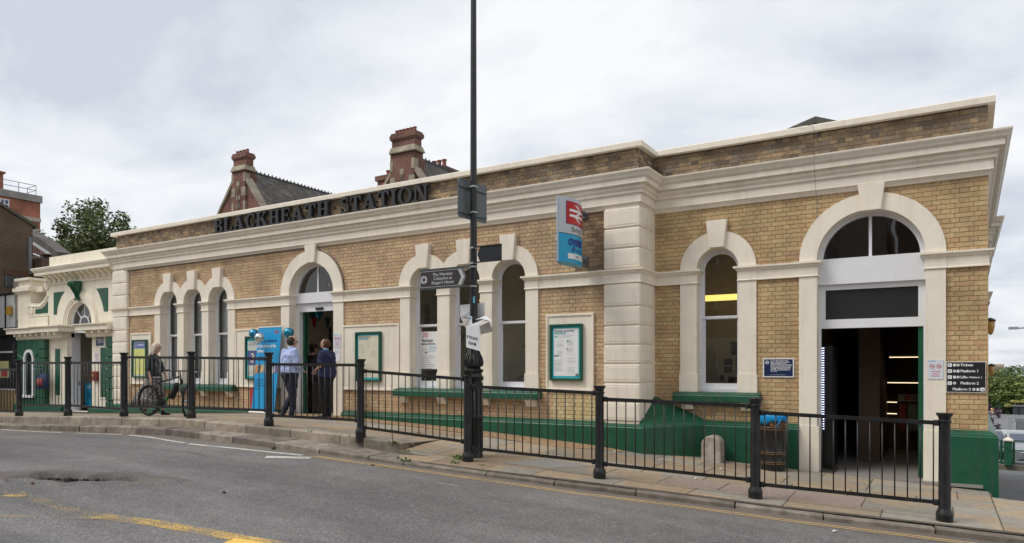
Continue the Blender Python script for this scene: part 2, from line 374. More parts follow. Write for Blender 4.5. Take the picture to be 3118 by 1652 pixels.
def asphalt():
    m = D2.materials.new('asphalt'); m.use_nodes = True; nt = m.node_tree; b = nt.nodes['Principled BSDF']; L = nt.links.new
    geo = nt.nodes.new('ShaderNodeNewGeometry')
    def noi(s, d, r=.6):
        n = nt.nodes.new('ShaderNodeTexNoise'); n.inputs['Scale'].default_value = s; n.inputs['Detail'].default_value = d; n.inputs['Roughness'].default_value = r
        L(geo.outputs['Position'], n.inputs['Vector']); return n.outputs[0]
    def ramp(src, a, b_, lo, hi):
        r = nt.nodes.new('ShaderNodeMapRange'); r.inputs[1].default_value = a; r.inputs[2].default_value = b_; r.inputs[3].default_value = lo; r.inputs[4].default_value = hi; L(src, r.inputs[0]); return r.outputs[0]
    vo = nt.nodes.new('ShaderNodeTexVoronoi'); vo.inputs['Scale'].default_value = 75; L(geo.outputs['Position'], vo.inputs['Vector'])
    sp = nt.nodes.new('ShaderNodeSeparateColor'); L(vo.outputs['Color'], sp.inputs[0])
    stone = ramp(sp.outputs[0], .0, 1.0, .68, 1.36)
    big = ramp(noi(.42, 5), .3, .7, .74, 1.25); mid = ramp(noi(3.1, 6, .7), .3, .7, .90, 1.12)
    cur = None
    base = nt.nodes.new('ShaderNodeRGB'); base.outputs[0].default_value = (.150, .144, .140, 1); cur = base.outputs[0]
    mpt = nt.nodes.new('ShaderNodeMapping'); mpt.inputs['Scale'].default_value = (.10, 1.15, 1); mpt.inputs['Rotation'].default_value = (0, 0, -.2); L(geo.outputs['Position'], mpt.inputs[0]); ntk = nt.nodes.new('ShaderNodeTexNoise'); ntk.inputs['Scale'].default_value = 1.2; ntk.inputs['Detail'].default_value = 3; L(mpt.outputs[0], ntk.inputs['Vector']); trk = ramp(ntk.outputs[0], .35, .65, .84, 1.12)
    for f in (stone, big, mid, trk):
        x = nt.nodes.new('ShaderNodeMix'); x.data_type = 'RGBA'; x.blend_type = 'MULTIPLY'; x.inputs[0].default_value = 1; L(cur, x.inputs[6]); L(f, x.inputs[7]); cur = x.outputs[2]
    # sparse pale chippings
    pale = ramp(sp.outputs[1], .965, .985, 0, .55)
    x = nt.nodes.new('ShaderNodeMix'); x.data_type = 'RGBA'; L(pale, x.inputs[0]); L(cur, x.inputs[6]); x.inputs[7].default_value = (.42, .41, .39, 1); cur = x.outputs[2]
    at = nt.nodes.new('ShaderNodeAttribute'); at.attribute_name = 'wear'
    a2 = nt.nodes.new('ShaderNodeMath'); a2.operation = 'MULTIPLY'; L(at.outputs['Fac'], a2.inputs[0]); L(ramp(noi(7, 7, .7), .35, .6, .45, 1.0), a2.inputs[1])
    x = nt.nodes.new('ShaderNodeMix'); x.data_type = 'RGBA'; L(a2.outputs[0], x.inputs[0]); L(cur, x.inputs[6]); x.inputs[7].default_value = (.030, .024, .020, 1); cur = x.outputs[2]
    at3 = nt.nodes.new('ShaderNodeAttribute'); at3.attribute_name = 'tar'
    a4 = nt.nodes.new('ShaderNodeMath'); a4.operation = 'MULTIPLY'; L(at3.outputs['Fac'], a4.inputs[0]); a4.inputs[1].default_value = .7
    x = nt.nodes.new('ShaderNodeMix'); x.data_type = 'RGBA'; L(a4.outputs[0], x.inputs[0]); L(cur, x.inputs[6]); x.inputs[7].default_value = (.12, .105, .095, 1); cur = x.outputs[2]
    at2 = nt.nodes.new('ShaderNodeAttribute'); at2.attribute_name = 'dust'
    a3 = nt.nodes.new('ShaderNodeMath'); a3.operation = 'MULTIPLY'; L(at2.outputs['Fac'], a3.inputs[0]); L(ramp(noi(9, 7, .7), .3, .65, .2, 1.0), a3.inputs[1])
    x = nt.nodes.new('ShaderNodeMix'); x.data_type = 'RGBA'; L(a3.outputs[0], x.inputs[0]); L(cur, x.inputs[6]); x.inputs[7].default_value = (.175, .135, .10, 1); cur = x.outputs[2]
    L(cur, b.inputs['Base Color']); b.inputs['Roughness'].default_value = .82; b.inputs['Specular IOR Level'].default_value = .3
    bp = nt.nodes.new('ShaderNodeBump'); bp.inputs['Strength'].default_value = .7; bp.inputs['Distance'].default_value = .006; L(vo.outputs['Distance'], bp.inputs['Height']); L(bp.outputs[0], b.inputs['Normal'])
    MATS['asphalt'] = m; return m
ASPH = asphalt()
ASPH2 = mat('asphalt_far', (.12, .12, .12), .85, var=.2, vscale=.4, bump=.3, bscale=30)
# road sheet, its north edge runs under the kerb
hole_c = (-8.85, 4.93); ha = math.atan2(.75, 1.15)
def grid_lines(lo, hi, coarse, fl, fh, fine):
    r = []; x = lo
    while x < fl: r.append(x); x += coarse
    x = fl
    while x < fh: r.append(x); x += fine
    x = fh
    while x < hi: r.append(x); x += coarse
    r.append(hi); return r
gx = grid_lines(-60, 60, 1.0, -10.6, -7.2, .05); gv = grid_lines(-45, 0, 1.5, -5.2, -2.4, .05)
vs = []; wear = []; dust = []; tar = []
RN = random.Random(3)
def hole_f(x, y):
    dx, dy = x-hole_c[0], y-hole_c[1]; u = dx*math.cos(ha)+dy*math.sin(ha); v = -dx*math.sin(ha)+dy*math.cos(ha)
    wob = .12*math.sin(7*u+1)+.07*math.sin(17*u)
    d = (u/.78)**2+((v+.05+wob*.5)/.25)**2
    return u, v, d
for x in gx:
    kf = itp(KF, x)+.06
    for q in gv:
        y = kf+q; z = rz(x); wv = 0.; ds = 0.; tr_ = 0.
        u, v, d = hole_f(x, y)
        if d < 3.2:
            if d < 1: z -= .10*min(1, (1-d)*5)+RN.uniform(-.03, .03)*(1 if d < .85 else 0); wv = min(1., (1-d)*4)
            else: z += .028*math.sin(math.pi*min(1, (d-1)/2.2)); tr_ = 1.0 if (v > 0 or d < 1.9) else .0
        dk = -q
        if dk < .46: ds = min(1, (.46-dk)/.2)
        ds = max(ds, .6*max(0, 1-abs(d-1.6)) if v < 0 else 0)
        vs.append((x, y, z)); wear.append(wv); dust.append(ds); tar.append(tr_)
m_ = len(gv); fs = [(i*m_+j, (i+1)*m_+j, (i+1)*m_+j+1, i*m_+j+1) for i in range(len(gx)-1) for j in range(m_-1)]
me = D2.meshes.new('road'); me.from_pydata(vs, [], fs)
for nm, arr in (('wear', wear), ('dust', dust), ('tar', tar)):
    a = me.attributes.new(nm, 'FLOAT', 'POINT'); a.data.foreach_set('value', arr)
me.materials.append(ASPH); me.polygons.foreach_set('use_smooth', [True]*len(me.polygons))
road = D2.objects.new('road', me); COL.objects.link(road); road['kind'] = 'structure'

# wide terrain falling away behind the station
LZ = [(12.5,-.07),(14,-.17),(40,-2.62),(60,-4.0),(135,-8.0),(230,-9.95),(600,-14),(2500,-20)]
LZ0 = LZ
def lane(y): return itp(LZ, y)
g = MB(); xs = [-2500,-600,-120,-60,-30,-12,0,.5,12,30,60,120,600,2500]; ys = [-2500,-300,-60,-35,12.3,12.5,14,40,60,135,230,600,2500]
for x in xs:
    for y in ys: g.v.append((x, y, (itp(RD, x)-.25 if y <= 12.4 else lane(y)-(.06 if y > 41 else .6))))
n = len(ys)
for i in range(len(xs)-1):
    for j in range(n-1): g.f.append((i*n+j, (i+1)*n+j, (i+1)*n+j+1, i*n+j+1)); g.b.append(0)
g.build('ground', mat('rough_ground', (.07, .085, .045), .95, var=.3, vscale=.2), kind='structure', fix=False)
l = MB(); ys = [12.35, 13, 14, 18, 24, 32, 40]
lx = [.55, 1, 2, 3.5, 5, 8, 14, 60]
for y in ys:
    for x in lx: l.v.append((x, y, lane(y)-.05+(itp(RD, min(x, 14))-itp(RD, 1))*max(0, 1-(y-12.35)/20)))
l.f = [(8*i+j, 8*i+j+1, 8*i+j+9, 8*i+j+8) for i in range(len(ys)-1) for j in range(7)]; l.b = [0]*len(l.f)
l.build('side_road', ASPH2, kind='structure', fix=False)
l = MB(); ys = [56, 80, 135, 180, 234]
for y in ys: l.v += [(-10, y, lane(y)+.02), (60, y, lane(y)+.02)]
l.f = [(2*i, 2*i+1, 2*i+3, 2*i+2) for i in range(len(ys)-1)]; l.b = [0]*len(l.f)
l.build('car_park', mat('car_park_asphalt', (.17, .17, .175), .9, var=.12, vscale=.15), kind='structure', fix=False)
l = MB(); l.box(.9, 40, 40.6, 41.0, lane(40)-.5, lane(40)+.12); l.build('side_road_kerb', mat('kerb_far', (.2, .17, .14), .9, var=.3, vscale=3), kind='structure')
l = MB(); ys = [41.0, 46, 56]
for y in ys: l.v += [(.9, y, lane(y)+.06), (60, y, lane(y)+.06)]
l.f = [(2*i, 2*i+1, 2*i+3, 2*i+2) for i in range(len(ys)-1)]; l.b = [0]*len(l.f)
l.build('parking_bay', ASPH2, kind='structure', fix=False)

# pavement bed under the slabs (dark joints) and the slabs themselves
def ymax(x): return 11.78 if x < -4.75 else (13.32 if x < .62 else 12.75)
PAVBED = mat('joint_sand', (.085, .072, .055), .95, var=.4, vscale=12)
bed = MB()
def bedstrip(xs, zone, k, w, ymx):
    n0 = len(bed.v)
    for x in xs:
        y0 = itp(k, x)+w
        for t in (0, .25, .5, .75, 1):
            y = y0+(ymx(x)-y0)*t; bed.v.append((x, y, pav(x, y, zone)-.011))
    for i in range(len(xs)-1):
        for j in range(4): a = n0+i*5+j; bed.f.append((a, a+5, a+6, a+1)); bed.b.append(0)
fr = lambda a, b, s: [a+s*i for i in range(int(round((b-a)/s))+1)]
bedstrip(fr(-30, -7.36, .8085714), 'A', KU, .15, lambda x: 13.0)
bedstrip(fr(-7.36, -4.45, .291), 'B', KF, .12, lambda x: 13.0)
bedstrip(fr(-4.45, .64, .2545), 'B', KF, .12, lambda x: 14.3)
bedstrip(fr(.64, 12.24, .4), 'B', KF, .12, lambda x: 12.78)
pavement = bed.build('pavement', PAVBED, kind='structure', fix=False)
def slab_mat(nm, c, c2):
    m = D2.materials.new(nm); m.use_nodes = True; nt = m.node_tree; b = nt.nodes['Principled BSDF']; L = nt.links.new
    oi = nt.nodes.new('ShaderNodeObjectInfo'); geo = nt.nodes.new('ShaderNodeNewGeometry')
    va = nt.nodes.new('ShaderNodeVectorMath'); va.operation = 'SCALE'; cbx = nt.nodes.new('ShaderNodeCombineXYZ'); L(oi.outputs['Random'], cbx.inputs[0]); L(oi.outputs['Random'], cbx.inputs[1]); L(cbx.outputs[0], va.inputs[0]); va.inputs[3].default_value = 37
    ad = nt.nodes.new('ShaderNodeVectorMath'); ad.operation = 'ADD'; L(geo.outputs['Position'], ad.inputs[0]); L(va.outputs[0], ad.inputs[1])
    def noi(s, d, vec, r=.6, dist=0):
        n = nt.nodes.new('ShaderNodeTexNoise'); n.inputs['Scale'].default_value = s; n.inputs['Detail'].default_value = d; n.inputs['Roughness'].default_value = r; n.inputs['Distortion'].default_value = dist; L(vec, n.inputs['Vector']); return n.outputs[0]
    big = noi(.75, 3, ad.outputs[0], .5, .8)
    cr = nt.nodes.new('ShaderNodeValToRGB'); cr.color_ramp.elements[0].position = .46; cr.color_ramp.elements[1].position = .53; cr.color_ramp.elements[0].color = (*c, 1); cr.color_ramp.elements[1].color = (*c2, 1); L(big, cr.inputs[0])
    fine = nt.nodes.new('ShaderNodeMapRange'); fine.inputs[1].default_value = .3; fine.inputs[2].default_value = .7; fine.inputs[3].default_value = .8; fine.inputs[4].default_value = 1.18; L(noi(11, 7, geo.outputs['Position'], .7), fine.inputs[0])
    rnd = nt.nodes.new('ShaderNodeMapRange'); rnd.inputs[3].default_value = .84; rnd.inputs[4].default_value = 1.14; L(oi.outputs['Random'], rnd.inputs[0])
    cur = cr.outputs[0]
    for f in (fine, rnd):
        x = nt.nodes.new('ShaderNodeMix'); x.data_type = 'RGBA'; x.blend_type = 'MULTIPLY'; x.inputs[0].default_value = 1; L(cur, x.inputs[6]); L(f.outputs[0], x.inputs[7]); cur = x.outputs[2]
    sp = nt.nodes.new('ShaderNodeMapRange'); sp.inputs[1].default_value = .66; sp.inputs[2].default_value = .74; sp.inputs[3].default_value = 0; sp.inputs[4].default_value = .6; L(noi(4.2, 8, geo.outputs['Position'], .75), sp.inputs[0])
    x = nt.nodes.new('ShaderNodeMix'); x.data_type = 'RGBA'; L(sp.outputs[0], x.inputs[0]); L(cur, x.inputs[6]); x.inputs[7].default_value = (.10, .085, .07, 1); cur = x.outputs[2]
    L(cur, b.inputs['Base Color']); b.inputs['Roughness'].default_value = .8; b.inputs['Specular IOR Level'].default_value = .3
    bp = nt.nodes.new('ShaderNodeBump'); bp.inputs['Strength'].default_value = .35; bp.inputs['Distance'].default_value = .01; L(noi(18, 6, geo.outputs['Position'], .7), bp.inputs['Height']); L(bp.outputs[0], b.inputs['Normal'])
    MATS[nm] = m; return m
SLABS = [slab_mat('york_stone', (.37, .285, .195), (.30, .27, .225)), slab_mat('york_stone_grey', (.30, .27, .22), (.36, .27, .18)), slab_mat('york_stone_brown', (.335, .25, .17), (.33, .28, .215))]
PINK = mat('tactile_pink', (.31, .235, .195), .85, var=.2, vscale=20, bump=.5, bscale=40)
def slab_row(xa, xb, zone, k, off, h, rng, lmin=.6, lmax=1.15):
    x = xa
    while x < xb-.02:
        L = rng.uniform(lmin, lmax); x2 = min(xb, x+L)
        if xb-x2 < .3: x2 = xb
        g_ = .006
        def co(xx, hi):
            y = itp(k, xx)+off+(h if hi else 0); return min(y, ymax(xx))
        a, b, c, d = co(x+g_, 0)+g_, co(x2-g_, 0)+g_, co(x2-g_, 1)-g_, co(x+g_, 1)-g_
        if c-b > .06 or d-a > .06:
            c = max(c, b+.03); d = max(d, a+.03)
            lip = .008; dz = rng.uniform(-.002, .004)
            P0 = [(x+g_, a), (x2-g_, b), (x2-g_, c), (x+g_, d)]
            P1 = [(x+g_+lip, a+lip), (x2-g_-lip, b+lip), (x2-g_-lip, c-lip), (x+g_+lip, d-lip)]
            vs = [(p[0], p[1], pav(*p, zone)-.05) for p in P0]+[(p[0], p[1], pav(*p, zone)-.005+dz) for p in P0]+[(p[0], p[1], pav(*p, zone)+dz) for p in P1]
            m = MB(); m.add(vs, [(8, 9, 10, 11)]+[(4+i, 4+(i+1) % 4, 8+(i+1) % 4, 8+i) for i in range(4)]+[(i, (i+1) % 4, 4+(i+1) % 4, 4+i) for i in range(4)])
            mt = rng.choice(SLABS+[SLABS[0]])
            xm = (x+x2)/2; ym = (a+c)/2
            if zone == 'B' and -3.1 < xm < -1.2 and 10.3 < ym < 11.1: mt = PINK
            m.build('paving_slab', mt, pavement, fix=False)
        x = x2
rng = random.Random(11)
off = .30
for i, h in enumerate((.62, .8, .7, .85, .8)):
    slab_row(-26, -7.36, 'A', KU, off, h, rng, .75, 1.25); off += h
off = .21
for i, h in enumerate((.5, .78, .62, .80, .72, .78, .6)):
    slab_row(-7.36, .62, 'B', KF, off, h, rng); slab_row(.62, 6.0, 'B', KF, off, h, rng); off += h
# resin bound gravel strip against the wall
gr = MB(); xs = fr(-20.5, -4.6, .53)
for x in xs:
    tp = 12.62 if x < -4.5 else 12.6
    y0 = 11.8 if x < -5.6 else 11.8+.6*(x+5.6)
    gr.v += [(x, y0, pav(x, y0)+.004), (x, tp, pav(x, tp)+.004)]
gr.f = [(2*i, 2*i+2, 2*i+3, 2*i+1) for i in range(len(xs)-1)]; gr.b = [0]*len(gr.f)
def gravel():
    m = D2.materials.new('resin_gravel'); m.use_nodes = True; nt = m.node_tree; b = nt.nodes['Principled BSDF']; L = nt.links.new
    geo = nt.nodes.new('ShaderNodeNewGeometry'); vo = nt.nodes.new('ShaderNodeTexVoronoi'); vo.inputs['Scale'].default_value = 55; L(geo.outputs['Position'], vo.inputs['Vector'])
    sp = nt.nodes.new('ShaderNodeSeparateColor'); L(vo.outputs['Color'], sp.inputs[0]); cr = nt.nodes.new('ShaderNodeValToRGB'); el = cr.color_ramp.elements
    el[0].color = (.16, .085, .04, 1); el[1].color = (.55, .42, .28, 1); k = el.new(.5); k.color = (.36, .21, .10, 1); L(sp.outputs[0], cr.inputs[0]); L(cr.outputs[0], b.inputs['Base Color'])
    b.inputs['Roughness'].default_value = .7; bp = nt.nodes.new('ShaderNodeBump'); bp.inputs['Strength'].default_value = .8; bp.inputs['Distance'].default_value = .008; L(vo.outputs['Distance'], bp.inputs['Height']); L(bp.outputs[0], b.inputs['Normal']); return m
gr.build('gravel_strip', gravel(), kind='structure', fix=False)

# kerbs
KERB = mat('granite_kerb', (.235, .20, .165), .85, var=.34, vscale=6, bump=.6, bscale=60, dirt=(.09, .075, .06, .6), dscale=3.5, obj_rand=.34)
KERBU = mat('concrete_kerb', (.31, .265, .205), .85, var=.3, vscale=5, bump=.4, bscale=50, dirt=(.10, .085, .07, .7), dscale=2.6, obj_rand=.22)
def kerb_run(name, k, zt, x0, x1, wid, hgt, m, rng, lmin, lmax, rough=0.0):
    root = MB(); root.box(x0+.02, x1-.02, itp(k, x0)+.1, itp(k, x0)+.12, itp(zt, x0)-.2, itp(zt, x0)-.1)
    par = D2.objects.new(name, None); COL.objects.link(par); par['kind'] = 'structure'
    x = x0
    while x < x1-.02:
        x2 = min(x1, x+rng.uniform(lmin, lmax))
        if x1-x2 < .4: x2 = x1
        A = Vector((x+.009, itp(k, x))); B = Vector((x2-.009, itp(k, x2))); d = (B-A).normalized(); nn = Vector((-d.y, d.x))*wid; ch = .018
        dz = rng.uniform(-.004, .006); mm = MB(); S = max(2, int((x2-x)/.12)); vs = []
        for i in range(S+1):
            t = i/S; p = A+(B-A)*t; xx = x+(x2-x)*t; z = itp(zt, xx)+dz; j = rng.uniform(-rough, rough); j2 = rng.uniform(-rough, rough)*.6
            f = Vector((-d.y, d.x))
            q = p+f*(ch+j*.6); vs += [(p.x-f.x*.0+f.x*j, p.y+f.y*j, z-hgt-.12), (p.x+f.x*j, p.y+f.y*j, z-ch+j2), (q.x, q.y, z+j2*.5), ((p+nn).x, (p+nn).y, z+.004), ((p+nn).x, (p+nn).y, z-hgt-.12)]
        fs = [(i*5+j, (i+1)*5+j, (i+1)*5+(j+1) % 5, i*5+(j+1) % 5) for i in range(S) for j in range(5)]+[(0, 1, 2, 3, 4), (S*5+4, S*5+3, S*5+2, S*5+1, S*5)]
        mm.add(vs, fs); mm.build('kerb_stone', m, par, fix=True)
        x = x2
    return par
rng = random.Random(5)
kerb_run('upper_kerb', KU, RA, -26, -7.36, .31, .15, KERBU, rng, 1.0, 1.25)
kerb_run('kerb', KF, KT, -26, -6.7, .62, .12, KERB, rng, .75, 1.05, .012)
kerb_run('kerb', KF, KT, -6.7, 9.0, .21, .09, KERB, rng, .95, 1.3, .003)

# painted markings (sheets 4 mm above the road)
def strip(name, pts, wid, m, lift=.004, step=.15):
    """pts: centre line (x,y); returns a sheet draped on the road"""
    L = []; 
    for (a, b) in zip(pts, pts[1:]):
        A, B = Vector(a), Vector(b); n = max(1, int((B-A).length/step)); L += [A+(B-A)*i/n for i in range(n)]
    L.append(Vector(pts[-1])); mb = MB(); w_ = wid
    for i, p in enumerate(L):
        d = (L[min(i+1, len(L)-1)]-L[max(i-1, 0)]).normalized(); nn = Vector((-d.y, d.x))*w_/2
        for q in (p-nn, p+nn): mb.v.append((q.x, q.y, rz(q.x)+lift))
    mb.f = [(2*i, 2*i+2, 2*i+3, 2*i+1) for i in range(len(L)-1)]; mb.b = [0]*len(mb.f)
    return mb.build(name, m, kind='structure', fix=False)
YEL = mat('yellow_line_paint', (.58, .40, .18), .7, var=.12, vscale=20, alpha=(.60, 30))
YELB = mat('yellow_hatching_paint', (.70, .46, .14), .7, var=.1, vscale=10, alpha=(.685, 70))
YELS = mat('yellow_worn_paint', (.68, .47, .17), .7, var=.1, vscale=10, alpha=(.745, 70))
YELF = mat('yellow_fresh_paint', (.80, .50, .10), .7, var=.06, vscale=10)
WHT = mat('white_line_paint', (.62, .60, .55), .7, var=.15, vscale=10, alpha=(.62, 45))
WHTS = mat('white_worn_paint', (.62, .60, .57), .7, var=.15, vscale=10, alpha=(.755, 70))
def kline(a, b, off): return [(x, itp(KF, x)-off) for x in fr(a, b, .33)]
strip('yellow_line', kline(-8.1, 9, .24), .038, YEL); strip('yellow_line', kline(-8.1, 9, .33), .038, YEL)
strip('white_line', [(-17.2, 7.88), (-15.3, 7.93), (-14.9, 8.0)], .09, WHT); strip('white_line', [(-14.5, 8.04), (-13.15, 8.24)], .07, WHT)
strip('white_line', [(-12.93, 8.22), (-11.73, 8.03), (-10.82, 7.92)], .1, WHT); strip('white_line', [(-10.68, 7.89), (-9.26, 8.03), (-8.3, 8.22)], .1, WHT)
strip('white_line', [(-8.56, 7.70), (-8.02, 8.12)], .2, WHT)
strip('hatching_line', [(-6.85, 4.02), (-6.3, 4.24), (-5.7, 4.40), (-5.2, 4.52), (-4.2, 4.8), (-2.6, 5.2)], .2, YELB, .004)
strip('hatching_line', [(-8.6, 4.02), (-7.9, 3.98), (-7.3, 3.98), (-6.87, 4.02)], .17, YELS, .004)
strip('hatching_line', [(-8.35, 3.85), (-8.15, 3.98)], .12, YELB, .006)
strip('hatching_line', [(-7.6, 3.32), (-7.1, 3.68), (-6.75, 3.98)], .1, YELS, .008)
strip('hatching_line', [(-5.32, 4.36), (-4.8, 4.52)], .19, YELF, .009)
strip('worn_white_line', [(-6.5, 4.42), (-5.2, 4.85), (-3.5, 5.4)], .1, WHTS, .006)
strip('worn_white_line', [(-10.05, 6.0), (-9.2, 6.55), (-8.75, 6.35)], .04, WHTS, .006)
strip('worn_white_line', [(-5.6, 8.0), (-5.3, 8.08)], .02, WHT, .006)
# hatch cover in the pavement and tactile grey slab
cc = MB(); Xa = [(-5.55, 9.75), (-4.85, 9.9), (-4.45, 10.65), (-5.3, 10.6)]
cc.add([(x, y, pav(x, y)+.008) for x, y in Xa]+[(x, y, pav(x, y)-.05) for x, y in Xa], [(0, 1, 2, 3), (4, 5, 1, 0), (5, 6, 2, 1), (6, 7, 3, 2), (7, 4, 0, 3)])
cc.build('concrete_cover', mat('concrete_cover', (.27, .255, .23), .9, var=.25, vscale=25, bump=.7, bscale=45), pavement)
# small weeds in the kerb joints
wd = MB(); rw_ = random.Random(9)
for cx, cy, n, s in [(-7.42, 9.42, 26, .07), (-7.2, 9.5, 18, .05), (-6.72, 8.78, 26, .08), (-6.25, 9.55, 34, .09), (-6.1, 9.2, 20, .06), (-5.7, 9.35, 12, .04), (-9.1, 8.35, 16, .06), (-9.0, 9.1, 8, .04), (-8.2, 9.2, 10, .04)]:
    for i in range(n):
        a = rw_.uniform(0, 6.28); r = rw_.uniform(0, s); x, y = cx+math.cos(a)*r*1.6, cy+math.sin(a)*r
        z = (pav(x, y) if y > itp(KF, x)+.2 else (itp(KT, x) if y > itp(KF, x) else rz(x))); h = rw_.uniform(.3, 1)*s*.8; da = rw_.uniform(0, 6.28); l = s*.45
        wd.add([(x, y, z), (x+math.cos(da)*l, y+math.sin(da)*l, z+h), (x+math.cos(da+.9)*l*1.3, y+math.sin(da+.9)*l*1.3, z+h*.8)], [(0, 1, 2)])
o = wd.build('weeds', mat('weed_leaf', (.09, .17, .03), .6), kind='stuff', fix=False); tag(o, 'small green weeds sprouting from the kerb and paving joints', 'weeds')

# torn tarmac in the pothole
m = MB(); r = random.Random(6)
for cu, cv, n, L_, sc_ in ((-.05, -.17, 26, .75, 1.0), (.42, -.13, 12, .35, .8), (-.35, .02, 14, .5, .8), (.1, .08, 12, .5, .7)):
    for i in range(n):
        u = cu+(r.random()-.5)*L_; v = cv+(r.random()-.5)*.10; x = hole_c[0]+u*math.cos(ha)-v*math.sin(ha); y = hole_c[1]+u*math.sin(ha)+v*math.cos(ha)
        q = r.uniform(.018, .05)*sc_; rot = Matrix.Rotation(r.uniform(0, 3), 3, 'Z')@Matrix.Rotation(r.uniform(-.5, .5), 3, 'X')
        vs = [rot@Vector((a*q*r.uniform(.7, 1.6), b*q*r.uniform(.4, 1), c*q*.5)) for a in (-1, 1) for b in (-1, 1) for c in (-1, 1)]
        m.add([v_+Vector((x, y, rz(x)-.045)) for v_ in vs], [(0, 1, 3, 2), (4, 6, 7, 5), (0, 4, 5, 1), (2, 3, 7, 6), (0, 2, 6, 4), (1, 5, 7, 3)])
o = m.build('tarmac_rubble', mat('wet_tarmac', (.022, .019, .017), .6, var=.4, vscale=30), kind='stuff'); tag(o, 'dark broken tarmac lumps lying in the pothole', 'rubble')
for i, (u, v, c_) in enumerate(((-.25, -.5, (.20, .06, .04)), (-.62, -.62, (.05, .045, .04)), (-.60, -.42, (.12, .05, .04)), (2.0, -.55, (.05, .05, .05)))):
    x = hole_c[0]+u*math.cos(ha)-v*math.sin(ha); y = hole_c[1]+u*math.sin(ha)+v*math.cos(ha); m = MB(); m.ell((x, y, rz(x)+.012), (.024, .018, .016), 6, 4); o = m.build('loose_stone', mat('stone_%d' % i, c_, .8)); tag(o, ['reddish loose stone just in front of the pothole', 'dark loose stone left of the reddish one near the pothole', 'brown loose stone at the near left rim of the pothole', 'flat dark stone on the road to the right of the pothole'][i], 'stone')

# end stone of the raised kerb and the riser that carries the higher paving
m = MB(); m.prism([(-7.95, 9.26), (-7.35, 9.50), (-7.42, 9.98), (-8.02, 9.74)], 'z', .22, .60); 
m.v = [(x, y, z if z < .5 else pav(x, y, 'A')+.006) for x, y, z in m.v]; m.build('kerb_end_stone', KERBU, pavement, bevel=.012)
m = MB(); ys_ = [9.9, 10.2, 10.6, 11.2, 12.0, 12.5]
for y in ys_: m.v += [(-7.385, y, .2), (-7.35, y, .2), (-7.35, y, pav(-7.36, y, 'A')-.006), (-7.385, y, pav(-7.37, y, 'A')-.006)]
for i in range(5):
    for j in range(4): m.f.append((i*4+j, i*4+(j+1) % 4, (i+1)*4+(j+1) % 4, (i+1)*4+j)); m.b.append(0)
m.build('paving_riser', PAVBED, pavement)
# fine cracks and sealed seams in the carriageway
CRK = mat('crack_seal', (.055, .05, .047), .8, var=.3, vscale=20); r = random.Random(21)
for (x, y, a, L_, wd_) in ((-11.5, 6.7, .35, 2.6, .010), (-9.9, 3.9, -.25, 1.2, .006), (-4.4, 6.6, .15, 1.4, .004)):
    pts = [(x, y)]
    for i in range(int(L_/.14)): a += r.uniform(-.28, .28); pts.append((pts[-1][0]+math.cos(a)*.14, pts[-1][1]+math.sin(a)*.14))
    strip('road_crack', pts, wd_, CRK, .005)
# ================================================================== THE STATION
st = thing('station_building', 'long single storey stock brick railway station with cream arches and green plinth', 'station building', (-9, 12.6, 0))
Y1, Y2 = 12.6, 13.42
BR1 = brick_mat('stock_brick_tan', [(.61,.435,.265),(.58,.40,.245),(.62,.45,.27),(.56,.38,.235),(.63,.475,.28),(.59,.395,.26),(.60,.405,.265),(.53,.365,.225),(.63,.47,.265),(.57,.41,.26)], soot=.42, sscale=1.3)
BR2 = brick_mat('stock_brick_yellow', [(.60,.425,.225),(.57,.395,.205),(.62,.45,.235),(.54,.37,.19),(.64,.47,.25),(.58,.40,.21),(.57,.36,.20),(.60,.435,.225),(.53,.375,.205),(.59,.42,.22)], soot=.40, sscale=1.2)
BR4 = brick_mat('pale_new_brick', [(.62,.50,.27),(.58,.46,.24),(.64,.53,.31),(.56,.43,.24)])
BR5 = brick_mat('stained_brick', [(.30,.20,.12),(.24,.16,.10),(.36,.24,.14),(.20,.14,.09),(.33,.23,.14)], soot=.4)
BR3 = brick_mat('stock_brick_sooty', [(.33,.235,.145),(.25,.185,.125),(.38,.275,.165),(.21,.165,.12),(.35,.25,.15),(.15,.125,.10),(.40,.30,.18),(.27,.20,.135),(.29,.235,.175),(.24,.20,.155)], soot=.75, sscale=2.1)
TC = [(-17.925,.388), (-16.87,.388), (-15.82,.388)]; TD = [(-9.146,.362), (-8.105,.372), (-7.074,.378)]
DC = (-12.451, .724); RW = (-3.285, .36); RDc = (-.925, .758)
ZS = 3.58
# structural wall (mortar showing in the joints), openings cut through
wm = MB()
wall_with_holes(wm, -20.52, -4.47, -.3, 5.70, 12.645, 12.90, [(c, r+.03, ZS, 1.36, 0) for c, r in TC+TD]+[(DC[0], DC[1]+.03, ZS, .66, 0)])
wm.box(-4.72, -4.47, 12.90, 13.47, -.3, 5.70)
wall = wm.build('wall', MORTAR, st)
wm = MB(); wall_with_holes(wm, -4.47, .60, -.3, 5.70, 13.465, 13.72, [(RW[0], RW[1]+.03, ZS, 1.36, 0), (RDc[0], RDc[1]+.03, ZS, .04, 0)])
for (xa, ya, xb, yb) in ((.60, 13.465, .81, 21), (.81, 21, .965, 21), (.965, 21, 1.13, 28)):
    d = Vector((xb-xa, yb-ya)).normalized(); nn = Vector((-d.y, d.x))*.22
    wm.prism([(xa, ya), (xb, yb), (xb+nn.x, yb+nn.y), (xa+nn.x, ya+nn.y)], 'z', -3, 5.7)
wall2 = wm.build('wall', MORTAR, st)
wm = MB(); wm.box(-20.52, -20.3, 12.9, 28, -2, 5.7); wm.box(-20.5, 1.1, 27.8, 28, -3, 5.7); wm.build('wall', MORTAR, st)
